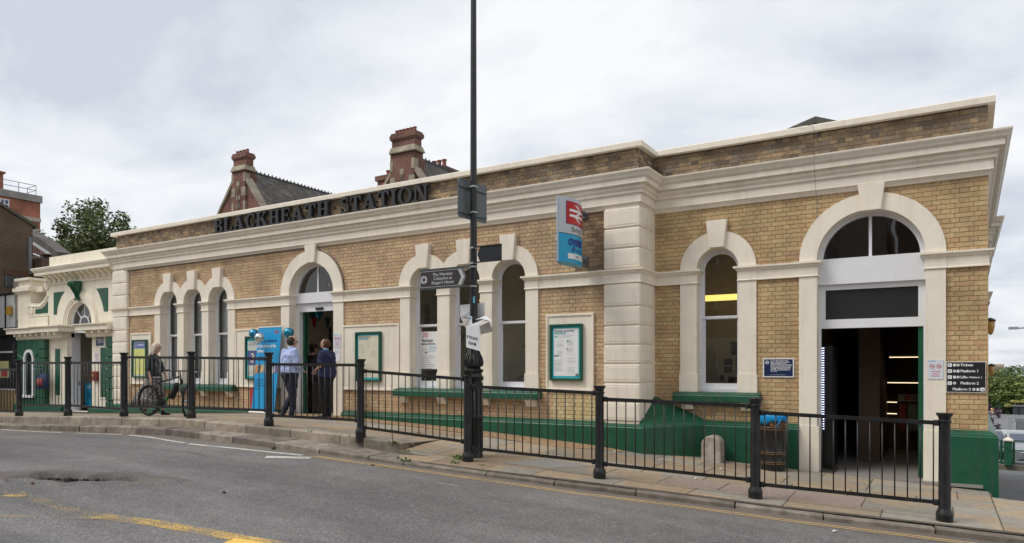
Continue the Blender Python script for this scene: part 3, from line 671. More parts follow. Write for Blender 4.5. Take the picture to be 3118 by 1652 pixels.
# bricks
def unit_brick(seed):
    r = random.Random(seed); j = lambda s=.0022: r.uniform(-s, s)
    e = .035
    vs = [(j()*.3, 1, j()), (1+j()*.3, 1, j()), (1+j()*.3, 1, 1+j()), (j()*.3, 1, 1+j())]
    vs += [(0, .25, 0), (1, .25, 0), (1, .25, 1), (0, .25, 1)]
    vs += [(e, r.uniform(-.12, .12), .07), (1-e, r.uniform(-.12, .12), .07), (1-e, r.uniform(-.12, .12), .93), (e, r.uniform(-.12, .12), .93)]
    fs = [(8, 9, 10, 11)]+[(4+i, 4+(i+1) % 4, 8+(i+1) % 4, 8+i) for i in range(4)]+[(i, (i+1) % 4, 4+(i+1) % 4, 4+i) for i in range(4)]
    return vs, fs
UB = [unit_brick(i) for i in range(8)]
PITCH = .0745
def brick_rects(u0, u1, z0, z1, holes, phase=0, r=None):
    """english bond; holes(z) -> list of (a,b) blocked intervals"""
    r = r or random.Random(1); out = []; k = 0; z = z0
    while z < z1-.02:
        h = min(PITCH, z1-z)-.008
        free = [(u0, u1)]
        for a, b in holes(z+h/2):
            nf = []
            for p, q in free:
                if b <= p or a >= q: nf.append((p, q)); continue
                if a > p: nf.append((p, a))
                if b < q: nf.append((b, q))
            free = nf
        kk = int(round(z/PITCH)); L = .236 if kk % 2 else .118; base = -40+(.059 if kk % 2 else 0)+phase
        for p, q in free:
            i = math.floor((p-base)/L)
            while base+i*L < q:
                a, b = max(p, base+i*L)+.0035, min(q, base+(i+1)*L)-.0035
                if b-a > .018: out.append((a, b, z+.0045, z+.0045+h-.0))
                i += 1
        z += PITCH
    return out
def build_bricks(name, rects, parent, material, fmap, depth=.012, seed=0, single=0, key=None):
    r = random.Random(seed)
    if single:
        rects = sorted(rects, key=key, reverse=True); ind, rects = rects[:single], rects[single:]
        meshes = []
        for vs, fs in UB:
            me = D2.meshes.new('brick'); me.from_pydata(vs, [], fs); me.materials.append(material); meshes.append(me)
        off = wloc(parent)
        for a, b, c, d in ind:
            o = D2.objects.new('brick', r.choice(meshes)); COL.objects.link(o); o.parent = parent
            o.location = Vector(fmap(a, 0, c))-off; o.scale = (b-a, depth, d-c)
    mb = MB()
    for a, b, c, d in rects:
        vs, fs = UB[r.randrange(8)]; dd = depth*(1+r.uniform(-.12, .12))
        mb.add([fmap(a+(b-a)*v[0], v[1]*dd, c+(d-c)*v[2]) for v in vs], fs[:5+4], r.random())
    if rects: mb.build(name, material, parent, kind='stuff', fix=False)
def blk_arches(lst, pil=True):
    def f(z):
        out = []
        for c, r, R in lst:
            if z < ZS: out.append((c-r-(R-r)+.015, c+r+(R-r)-.015))
            elif z < ZS+R-.04: x = math.sqrt(max(0, (R-.04)**2-(z-ZS)**2)); out.append((c-x, c+x))
            if ZS+R-.25 < z < (4.40 if R < .8 else 4.68): out.append((c-.15, c+.15))
        return out
    return f
A1 = blk_arches([(c, r, .645) for c, r in TC+TD]+[(DC[0], DC[1], 1.03)])
BOARDS = [(-19.722,-18.749,1.342,2.80), (-15.122,-13.46,1.32,2.79), (-11.43,-9.80,1.31,2.77), (-6.243,-5.291,1.38,2.81)]
def h1(z):
    o = A1(z) if z > 1.20 else [(-13.46+.015, -11.43)]
    o = list(o)+[(a+.01, b-.01) for a, b, c, d in BOARDS if c < z < d]
    if 3.335 < z < 3.57: o.append((-30, 0))
    return o
ra = brick_rects(-19.86, -5.06, .70, 4.70, h1)
f1 = lambda u, y, z: (u, 12.635+y, z)
pale = [q for q in ra if -6.1 < (q[0]+q[1])/2 < -5.12 and q[2] < 1.33]; stain = [q for q in ra if -5.62 < (q[0]+q[1])/2 and q[2] > 3.58]
ra = [q for q in ra if q not in pale and q not in stain]
build_bricks('brickwork', ra, wall, BR1, f1, seed=1); build_bricks('brickwork', pale, wall, BR4, f1, seed=11); build_bricks('brickwork', stain, wall, BR5, f1, seed=12)
rb = brick_rects(-20.50, -4.45, 5.26, 5.72, lambda z: [])
build_bricks('parapet_brickwork', rb, wall, BR3, f1, seed=2)
A2 = blk_arches([(RW[0], RW[1], .65), (RDc[0], RDc[1], 1.02)])
def h2(z):
    o = list(A2(z)) if z > 1.2 else [(RDc[0]-1.02, RDc[0]+1.02)]
    if 3.335 < z < 3.57: o.append((-30, 30))
    return o
f2 = lambda u, y, z: (u, 13.455+y, z)
rc = brick_rects(-4.45, .62, .80, 4.70, h2, .03)
def scr(q):
    a, b, c, d = q; x = (a+b)/2; dd = -x*sT+13.45*cT; return (b-a)*(d-c)/dd**3 - (0 if -2.6 < x < 9 else 0)
build_bricks('brickwork', rc, wall2, BR2, f2, seed=3, single=290, key=scr)
rd_ = brick_rects(-4.45, .62, 5.26, 5.72, lambda z: [], .03)
build_bricks('parapet_brickwork', rd_, wall2, BR3, f2, seed=4)
# parapet return of the projecting range, and the side wall
re_ = brick_rects(12.64, 13.45, 5.26, 5.72, lambda z: [])
build_bricks('parapet_brickwork', re_, wall, BR3, lambda u, y, z: (-4.452-y, u, z), seed=6)
sd_ = Vector((.21, 7.535)).normalized()
rs = brick_rects(0, 7.5, -.9, 5.72, lambda z: [(-1, 40)] if (3.335 < z < 3.57 or 4.7 < z < 5.26) else [])
build_bricks('brickwork', rs, wall2, BR2, lambda u, y, z: (.615+sd_.x*u-y*sd_.y, 13.452+sd_.y*u+y*sd_.x, z), seed=8)

# cornice, string course, coping
CP = [(-20.56, 15), (-20.56, 12.6), (-4.43, 12.6), (-4.43, 13.42), (.63, 13.42), (.84, 21), (.99, 21), (1.15, 28)]
prof = [(-.06,4.66),(.0,4.67),(.012,4.70),(.03,4.725),(.055,4.745),(.055,4.755),(.05,4.76),(.05,4.895),(.085,4.905),(.09,4.925),(.075,4.94),(.085,4.965),(.115,4.985),(.115,5.035),(.135,5.04),(.135,5.05),(.18,5.055),(.18,5.14),(.2,5.15),(.225,5.18),(.235,5.215),(.26,5.235),(.27,5.25),(.27,5.275),(.0,5.30),(-.06,5.30)]
mb = MB(); sweep(mb, CP, prof); mb.build('cornice', CREAM, st, smooth='auto')
mb = MB(); sweep(mb, CP, [(-.30,5.725),(.075,5.725),(.075,5.815),(.06,5.83),(-.30,5.85)]); mb.build('coping', CREAM, st)
SP = [(-.045,3.325),(.012,3.325),(.012,3.345),(0,3.352),(0,3.49),(.02,3.498),(.035,3.53),(.06,3.545),(.06,3.575),(-.045,3.585)]
for path in ([(-20.60,13.4),(-20.60,12.56),(-19.83,12.56),(-19.83,12.6),(-18.56,12.6)], [(-15.15,12.6),(-13.45,12.6)], [(-11.43,12.6),(-9.76,12.6)],
             [(-6.42,12.6),(-5.09,12.6),(-5.09,12.56),(-4.39,12.56),(-4.39,13.42),(-3.93,13.42)], [(-2.64,13.42),(-1.95,13.42)], [(.09,13.42),(.63,13.42),(.84,21),(.99,21),(1.15,28)]):
    mb = MB(); sweep(mb, path, SP); mb.build('string_course', CREAM, st)
# flat roof behind the parapets
mb = MB(); mb.box(-20.3, -4.6, 12.9, 27.8, 5.1, 5.2); mb.box(-4.6, .7, 13.7, 27.8, 5.1, 5.2); mb.build('roof', DARK, st)

# plinth
def plinth(path, top, name='plinth'):
    mb = MB(); sweep(mb, path, [(-.02,-1.2),(.10,-1.2),(.10,top-.085),(.088,top-.07),(.088,top-.055),(.06,top-.03),(.0,top+.005),(-.02,top+.01)])
    mb.build(name, GREEN, st)
plinth([(-20.5, 12.62), (-13.45, 12.62)], .76); plinth([(-11.43, 12.62), (-8.2, 12.62), (-4.42, 12.62), (-4.42, 12.9)], .82)
plinth([(-3.5, 13.44), (-1.95, 13.44)], .855); plinth([(.095, 13.44), (.64, 13.44), (.86, 21)], .855)
mb = MB(); A_ = (-4.32, 12.52); B_ = (-3.5, 13.33); C_ = (-4.45, 13.43)
mb.add([(*A_, -1), (*B_, -1), (*A_, .745), (*B_, .775), (A_[0]-.03, A_[1]+.02, .80), (B_[0]-.01, B_[1]+.05, .84), (-4.44, 13.40, 1.27), (-4.45, 13.43, -1), (-4.45, 12.52, -1), (-4.45, 12.60, .82), (-4.40, 13.44, 1.27), (-3.46, 13.45, .86)],
       [(0, 1, 3, 2), (2, 3, 5, 4), (4, 5, 6), (9, 4, 6), (8, 0, 2, 4, 9), (5, 11, 10, 6)])
mb.build('corner_plinth', GREEN, st)

# quoins
def quoin(x0, x1, y0, y1, z0, z1, panel_side=False):
    mb = MB(); mb.box(x0, x1, y0, y1, z0, z1); q = mb.build('quoin', CREAM, st, bevel=.022)
    e = .055; p = MB(); p.box(x0+e, x1-e, y0-.006, y0+.02, z0+e, z1-e); p.build('raised_panel', CREAM, q, bevel=.004)
    if panel_side:
        p = MB(); p.box(x1-.02, x1+.006, y0+e, y1-e, z0+e, z1-e); p.build('raised_panel', CREAM, q, bevel=.004)
zu = [3.585+.3617*i for i in range(4)]; zl = [3.325-.42]+[3.325-.42-.3433*i for i in range(1, 7)]; zl = [3.325]+zl
for i in range(3):
    for a, b, side in ((-20.60, -19.85, 0), (-5.073, -4.40, 1)):
        quoin(a, b, 12.555, 13.30 if side else 12.9, zu[i]+.006, zu[i+1]-.006, side)
for i in range(7):
    for a, b, side in ((-20.60, -19.85, 0), (-5.073, -4.40, 1)):
        lo = zl[i+1]; quoin(a, b, 12.555, 13.30 if side else 12.9, max(lo, .84)+.006, zl[i]-.006, side)
mb = MB(); mb.box(-20.58, -19.87, 12.585, 12.9, .5, 4.70); mb.build('quoin_core', CREAM, st)
mb = MB(); mb.box(-5.05, -4.42, 12.585, 13.46, .5, 4.70); mb.build('quoin_core', CREAM, st)

# pilasters, imposts, arches, keystones
def pilaster(x0, x1, Y, zb, d=.27, base=.33, capw=.05, bw=.014):
    mb = MB(); mb.box(x0, x1, Y, Y+d, zb, 3.325); p = mb.build('pilaster', CREAM, st)
    mb = MB(); mb.box(x0-bw, x1+bw, Y-.016, Y+d-.01, zb, zb+base-.02); mb.prism([(x0-bw, zb+base-.02), (x1+bw, zb+base-.02), (x1, zb+base), (x0, zb+base)], 'y', Y-.015, Y+d-.02)
    mb.build('pilaster_base', CREAM, p)
    mb = MB()
    sweep(mb, [(x0-.001, Y+d), (x0-.001, Y-.001), (x1+.001, Y-.001), (x1+.001, Y+d)], [(-.05,3.32),(.016,3.32),(.024,3.335),(.012,3.35),(.012,3.49),(.03,3.498),(.045,3.53),(.075,3.545),(.075,3.578),(-.05,3.583)])
    mb.build('capital', CREAM, p)
def archivolt(c, r, R, Y, cl=None, crr=None, d=.27, n=40):
    mb = MB(); vs = []; fs = []
    for i in range(n+1):
        a = math.pi*i/n; ca, sa = math.cos(a), math.sin(a); rr = R
        if ca > 1e-6 and crr: rr = min(rr, crr/ca)
        if ca < -1e-6 and cl: rr = min(rr, cl/-ca)
        rr = max(rr, r+.02)
        for q, y in ((r, Y-.012), (rr, Y-.012), (rr, Y+d), (r, Y+d)): vs.append((c+q*ca, y, ZS+.004+q*sa))
    for i in range(n):
        for j in range(4): fs.append((i*4+j, i*4+(j+1) % 4, (i+1)*4+(j+1) % 4, (i+1)*4+j))
    fs += [(3, 2, 1, 0), (n*4, n*4+1, n*4+2, n*4+3)]
    mb.add(vs, fs); return mb.build('archivolt', CREAM, st, smooth='auto')
def keystone(c, Y, zb, zt, wt=.36, wb=.25):
    mb = MB(); mb.prism([(c-wb/2, zb), (c+wb/2, zb), (c+wt/2, zt), (c-wt/2, zt)], 'y', Y-.075, Y+.05); mb.build('keystone', CREAM, st, bevel=.006)
def sash_window(c, r, Y, parent, zs=ZS, zb=1.375, mid=2.715, arms=True):
    """box frame, two sashes and their panes"""
    wn = D2.objects.new('window', None); COL.objects.link(wn); wn.parent = parent; wn.location = Vector((c, Y, zb))-wloc(parent)
    r = r+.012
    f = MB(); arch_ring(f, c, zs, r-.055, r, Y, Y+.10)
    f.box(c-r, c-r+.055, Y, Y+.10, zb, zs); f.box(c+r-.055, c+r, Y, Y+.10, zb, zs); f.box(c-r, c+r, Y-.03, Y+.10, zb-.02, zb+.05); f.build('frame', WHITE, wn)
    q = r-.055; u = MB(); arch_ring(u, c, zs, q-.035, q, Y+.03, Y+.06); u.box(c-q, c-q+.035, Y+.03, Y+.06, mid, zs); u.box(c+q-.035, c+q, Y+.03, Y+.06, mid, zs); u.box(c-q, c+q, Y+.025, Y+.06, mid-.015, mid+.03)
    u.build('upper_sash', WHITE, wn)
    l = MB(); l.box(c-q, c-q+.04, Y+.065, Y+.095, zb+.05, mid); l.box(c+q-.04, c+q, Y+.065, Y+.095, zb+.05, mid); l.box(c-q, c+q, Y+.06, Y+.095, mid-.03, mid+.012); l.box(c-q, c+q, Y+.06, Y+.097, zb+.05, zb+.15)
    if arms:
        for s in (-1, 1):
            l.prism([(c+s*q, mid-.10), (c+s*(q-.035), mid-.13), (c+s*(q-.035), mid-.16), (c+s*q, mid-.20)], 'y', Y+.03, Y+.06)
    l.build('lower_sash', WHITE, wn)
    p = MB(); arch_pane(p, c, zs, q-.03, mid+.02, Y+.045); p.build('pane', GLASS, wn, fix=False)
    p = MB(); p.add([(c-q+.03, Y+.08, zb+.14), (c+q-.03, Y+.08, zb+.14), (c+q-.03, Y+.08, mid), (c-q+.03, Y+.08, mid)], [(0, 1, 2, 3)]); p.build('pane', GLASS, wn, fix=False)
    return wn
def sill(x0, x1, Y, cs):
    mb = MB(); mb.prism([(Y-.17, 1.20), (Y+.3, 1.20), (Y+.3, 1.372), (Y-.0, 1.368), (Y-.15, 1.345), (Y-.15, 1.318), (Y-.17, 1.312)], 'x', x0, x1); s = mb.build('window_sill', GREEN, st, bevel=.006)
    for c in cs:
        mb = MB(); mb.prism([(Y-.13, 1.198), (Y-.13, 1.165), (Y-.10, 1.16), (Y-.09, 1.12), (Y-.06, 1.09), (Y-.05, 1.06), (Y+.035, 1.06), (Y+.035, 1.198)], 'x', c-.095, c+.095); mb.build('bracket', CREAM, s)
for trio in (TC, TD):
    xs_ = [trio[0][0]-trio[0][1]-.262, trio[0][0]-trio[0][1], trio[0][0]+trio[0][1], trio[1][0]-trio[1][1], trio[1][0]+trio[1][1], trio[2][0]-trio[2][1], trio[2][0]+trio[2][1], trio[2][0]+trio[2][1]+.272]
    for i in range(4): pilaster(xs_[2*i], xs_[2*i+1], Y1, 1.372)
    hp = (trio[1][0]-trio[0][0])/2
    for i, (c, r) in enumerate(trio):
        archivolt(c, r, .648, Y1, None if i == 0 else (c-trio[i-1][0])/2-.0008, None if i == 2 else (trio[i+1][0]-c)/2-.0008)
        keystone(c+.01, Y1, 3.92, 4.425); sash_window(c, r, Y1+.23, st)
    sill(xs_[0]-.07, xs_[-1]+.07, Y1, [(xs_[2*i]+xs_[2*i+1])/2 for i in range(4)])
for x0, x1 in ((-3.942, -3.645), (-2.925, -2.63)): pilaster(x0, x1, Y2, 1.372)
archivolt(RW[0], RW[1], .652, Y2); keystone(RW[0], Y2, 3.94, 4.425); sash_window(RW[0], RW[1], Y2+.23, st); sill(-4.03, -2.55, Y2, (-3.79, -2.78))
for x0, x1 in ((-1.954, -1.683), (-.167, .094)): pilaster(x0, x1, Y2, -.1, base=.94, bw=.03)
archivolt(RDc[0], RDc[1], 1.024, Y2); keystone(RDc[0]+.03, Y2, 4.315, 4.735, .38, .27)
for x0, x1 in ((-13.458, -13.175), (-11.727, -11.421)): pilaster(x0, x1, Y1, .55, base=.02, bw=.001)
archivolt(DC[0], DC[1], 1.018, Y1); keystone(DC[0]+.04, Y1, 4.30, 4.72, .36, .26)
# mid doorway: fanlight, beam, opening
def fan(c, r, Y, zb, zbeam0, zbeam1, parent, hub=False):
    f = MB(); arch_ring(f, c, ZS+.004, r-.07, r+.012, Y, Y+.10); f.box(c-r-.01, c+r+.01, Y-.03, Y+.12, zbeam0, zbeam1); f.box(c-.022, c+.022, Y+.02, Y+.06, zbeam1, ZS+r-.06)
    f.box(c-r-.01, c-r+.07, Y, Y+.1, zbeam1-.02, ZS+.02); f.box(c+r-.07, c+r+.01, Y, Y+.1, zbeam1-.02, ZS+.02)
    o = f.build('fanlight', WHITE, parent); p = MB(); arch_pane(p, c, ZS, r-.06, zbeam1, Y+.04); p.build('pane', GLASS, o, fix=False); return o
fan(DC[0], DC[1], Y1+.22, 3.6, 3.375, 3.62, st)
mb = MB(); mb.box(-13.175, -11.727, 12.86, 12.97, 3.17, 3.375); mb.box(-13.175, -13.09, 12.86, 13.02, .6, 3.17); mb.box(-11.80, -11.727, 12.86, 13.02, .6, 3.17)
df = mb.build('door_surround', WHITE, st)
mb = MB(); mb.box(-13.09, -13.02, 12.98, 13.08, .6, 3.17); mb.build('door_frame', GREEN, df); mb = MB(); mb.box(-11.86, -11.80, 12.98, 13.08, .6, 3.17); mb.build('door_frame', GREEN, df)
mb = MB(); mb.box(-12.53, -12.28, 12.82, 12.86, 3.20, 3.26); mb.build('door_sensor', BLACK, df, bevel=.01)
# right hand doorway
fan(RDc[0], RDc[1], Y2+.2, 3.6, 3.19, 3.615, st)
mb = MB(); Yd = Y2+.24; a, b = RDc[0]-RDc[1], RDc[0]+RDc[1]
mb.box(a, b, Yd, Yd+.08, 3.10, 3.19); mb.box(a, b, Yd, Yd+.08, 2.46, 2.61); mb.box(a, a+.10, Yd, Yd+.08, 2.61, 3.10); mb.box(b-.10, b, Yd, Yd+.08, 2.61, 3.10)
mb.box(a, a+.035, Yd, Yd+.08, 0, 2.46); mb.box(b-.03, b, Yd, Yd+.08, 0, 2.46); ds = mb.build('door_surround', WHITE, st, bevel=.004)
mb = MB(); mb.add([(a+.09, Yd+.05, 2.6), (b-.09, Yd+.05, 2.6), (b-.09, Yd+.05, 3.11), (a+.09, Yd+.05, 3.11)], [(0, 1, 2, 3)]); mb.build('mesh_panel', mat('dark_mesh', (.02, .02, .02), .35), ds, fix=False)
mb = MB(); mb.box(b-.10, b-.035, Yd+.03, Yd+.75, 0, 2.46); mb.build('door', GREEN, ds)

# panels with moulded border on the brickwork
GB = []
for x0, x1, z0, z1 in BOARDS:
    mb = MB(); mb.box(x0, x1, 12.606, 12.65, z0, z1); o = mb.build('poster_panel', CREAM, st)
    e = .035; f = MB(); sweepf = [(x0, z0), (x1, z0), (x1, z1), (x0, z1)]
    f.box(x0-.01, x1+.01, 12.585, 12.62, z1-e, z1+.01); f.box(x0-.01, x1+.01, 12.585, 12.62, z0-.01, z0+e); f.box(x0-.01, x0+e, 12.586, 12.62, z0+e, z1-e); f.box(x1-e, x1+.01, 12.586, 12.62, z0+e, z1-e)
    f.build('moulding', CREAM, o, bevel=.006)

# interior, closed and dim
rm = MB(); 
rm.box(-20.2, -4.8, 13.0, 16.6, .60, .66); rm.box(-20.2, -10.45, 16.6, 16.7, .6, 5.0); rm.box(-10.45, -4.8, 14.95, 15.05, .6, 5.0); rm.box(-20.3, -20.2, 12.95, 16.6, .6, 5.0); rm.box(-4.85, -4.75, 12.95, 16.6, .6, 5.0)
rm.box(-14.6, -14.5, 12.95, 16.6, .6, 5.0); rm.box(-10.5, -10.4, 12.95, 16.6, .6, 5.0); rm.box(-20.2, -4.8, 12.95, 16.6, 4.9, 5.0)
rm.build('interior_wall', mat('interior_wall', (.66, .61, .53), .85, var=.15, vscale=1), st)
rm = MB(); rm.box(-4.5, -1.85, 13.75, 16.2, .3, .6); rm.box(-4.5, -1.85, 15.4, 15.5, .3, 5.0); rm.box(-1.95, -1.85, 13.73, 15.4, .3, 5.0); rm.box(-4.5, -4.4, 13.73, 15.4, .3, 5.0); rm.box(-4.5, -1.85, 13.73, 15.5, 4.9, 5.0)
rm.build('interior_wall', BEIGE, st)
rm = MB(); rm.box(-1.84, .55, 13.3, 20, .02, .065); rm.build('hall_floor', INFLOOR, st)
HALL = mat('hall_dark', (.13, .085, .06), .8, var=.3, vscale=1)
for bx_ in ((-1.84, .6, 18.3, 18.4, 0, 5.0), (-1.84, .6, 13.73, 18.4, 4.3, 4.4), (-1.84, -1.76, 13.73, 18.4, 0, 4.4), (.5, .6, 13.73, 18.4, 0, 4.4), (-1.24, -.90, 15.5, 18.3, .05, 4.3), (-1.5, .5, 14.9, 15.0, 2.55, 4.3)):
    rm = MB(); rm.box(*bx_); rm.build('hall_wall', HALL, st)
LAMP = mat('lit_tube', (1, .80, .50), .5, emit=1.3); LAMPY = mat('yellow_shade', (1, .72, .18), .5, emit=1.1)
for px0, px1, py, y, lb in ((2708, 2803, 1088, 16.0, 'topmost long strip light glowing deep in the right hand doorway'), (2702, 2797, 1166, 17.0, 'second long strip light glowing deep in the right hand doorway'), (2698, 2731, 1225, 17.8, 'short yellowish strip light below the long ones in the right doorway'), (2698, 2731, 1260, 17.8, 'lowest short strip light glowing in the right hand doorway')):
    x0, x1, z = XW(px0, y), XW(px1, y), ZW((px0+px1)/2, py, y)
    t = thing('strip_light', lb, 'light', ((x0+x1)/2, y, z)); m = MB(); m.box(x0, x1, y, y+.05, z, z+.014); m.build('tube', LAMP, t); m = MB(); m.box(x0, x1, y+.01, y+.09, z+.021, z+.05); m.build('housing', DARK, t)
YI = 18.0; x0, x1 = XW(2735, YI), XW(2815, YI); t = thing('information_board', 'dim information board with red rail symbol deep inside the right hand doorway', 'notice board', (x0, YI, 1)); m = MB(); m.box(x0, x1, YI, YI+.05, ZW(2760, 1222, YI), ZW(2760, 1200, YI)); hb = m.build('header', mat('board_beige', (.45, .40, .32), .6), t)
text('information', .15, BINK, hb, frame_front(x0+.26, YI-.004, ZW(2760, 1216, YI)), bold=.002, sx=.8); m = MB(); zc_ = ZW(2745, 1211, YI)
for dz in (-.025, .03): m.box(x0+.10, x0+.23, YI-.004, YI, zc_+dz-.012, zc_+dz+.012)
m.prism([(x0+.12, zc_+.09), (x0+.15, zc_+.09), (x0+.22, zc_+.03), (x0+.19, zc_+.03)], 'y', YI-.004, YI); m.prism([(x0+.19, zc_+.02), (x0+.22, zc_+.02), (x0+.14, zc_-.03), (x0+.11, zc_-.03)], 'y', YI-.004, YI); m.build('rail_symbol', RINK, hb)
for a_, b_, c_ in ((2738, 2760, mat('poster_red_dim', (.25, .04, .03), .6)), (2764, 2812, mat('poster_grey_dim', (.22, .26, .22), .6, var=.4, vscale=6))): m = MB(); m.box(XW(a_, YI), XW(b_, YI), YI, YI+.05, ZW(2760, 1310, YI), ZW(2760, 1228, YI)); m.build('poster', c_, t)
t = thing('ticket_machine', 'black machine edged with a strip of bluish white light dots just inside the big doorway', 'machine', (-1.7, 14.1, .07)); m = MB(); m.box(-1.75, -1.50, 14.0, 14.7, .07, 2.2); m.build('cabinet', mat('machine_black', (.012, .014, .013), .3), t, bevel=.02)
m = MB(); 
for i in range(34):
    for q in (0, 1): z = .75+i*.042; x = XW(2503+5*q, 13.98); m.box(x-.006, x+.006, 13.975, 13.985, z, z+.012)
m.build('light_strip', mat('led_blue_white', (.65, .7, 1), .5, emit=4), t, kind='stuff')
m = MB(); m.box(-1.498, -1.496, 14.1, 14.5, .9, 1.9); m.build('screen', mat('screen_dark', (.04, .05, .05), .2), t)
t = thing('tube_light', 'long yellow glowing light hung behind the arched window left of the big doorway', 'light', (-3.2, 14.6, 3.15)); m = MB(); m.tube([(-4.2, 14.6, 3.16), (-2.1, 14.6, 3.16)], .06, 10); m.build('tube', LAMPY, t, smooth=True)
m = MB(); m.tube([(-3.9, 14.6, 3.2), (-3.9, 14.6, 4.9)], .006, 5); m.tube([(-2.4, 14.6, 3.2), (-2.4, 14.6, 4.9)], .006, 5); m.build('hanger', BLACK, t)
t = thing('pendant_lamp', 'yellow glowing lamp seen through the window behind the lamp post', 'light', (-8.35, 13.9, 3.3)); m = MB(); m.lathe([(.04, .12), (.12, .08), (.19, 0), (.17, -.03), (.0, -.06)], (-8.33, 13.9, 3.3), 16); m.build('shade', LAMPY, t, smooth=True); m = MB(); m.tube([(-8.33, 13.9, 3.4), (-8.33, 13.9, 4.9)], .008, 5); m.build('cord', BLACK, t)
# photographs pinned inside the small window
pr = random.Random(4); pi_ = 0
PHL = ['large dark landscape print at upper left', 'small upright print, upper row left of a pair', 'small upright print, upper row right of a pair', 'dark print, lower left of the block of four', 'dark print, lower right of the block of four', 'small teal print just left of the orange one', 'tall orange brown print near the middle', 'small grey print under the small teal one', 'upright print with a light blue top at right', 'teal print at the right edge of the middle row', 'wide grey print at lower left', 'small wide bluish print right of the lower middle', 'little green grey print in the bottom row middle', 'square brownish print at lower right', 'narrow print against the left edge']
for (x, z, w_, h_, cl) in [(-3.35,2.2,.30,.26,(.10,.12,.13)),(-2.95,2.25,.14,.2,(.12,.13,.12)),(-2.78,2.25,.14,.2,(.08,.09,.09)),(-2.95,2.03,.14,.18,(.06,.08,.08)),(-2.78,2.03,.14,.18,(.10,.10,.09)),(-3.55,1.93,.16,.12,(.03,.07,.09)),(-3.30,1.88,.2,.3,(.16,.06,.02)),(-3.55,1.77,.16,.12,(.07,.08,.08)),(-2.88,1.78,.12,.16,(.05,.10,.12)),(-2.66,1.8,.14,.14,(.05,.07,.08)),(-3.4,1.52,.3,.22,(.08,.08,.075)),(-2.95,1.6,.17,.11,(.07,.08,.09)),(-3.04,1.42,.17,.13,(.04,.07,.07)),(-2.75,1.45,.25,.2,(.09,.08,.07)),(-3.68,1.6,.1,.12,(.05,.06,.06))]:
    m = MB(); m.box(x-w_/2, x+w_/2, 15.37, 15.395, z-h_/2, z+h_/2); o = m.build('photograph', mat('print_%d_%d' % (int(cl[0]*100), int(cl[2]*100)), cl, .4, var=.7, vscale=14)); tag(o, PHL[pi_]+' behind the small arched window', 'photograph', 'photographs pinned inside the small arched window'); pi_ += 1
m = MB(); m.box(-4.2, -2.1, 15.385, 15.4, 1.28, 2.42); m.build('display_board', mat('display_board', (.50, .49, .47), .8), st)

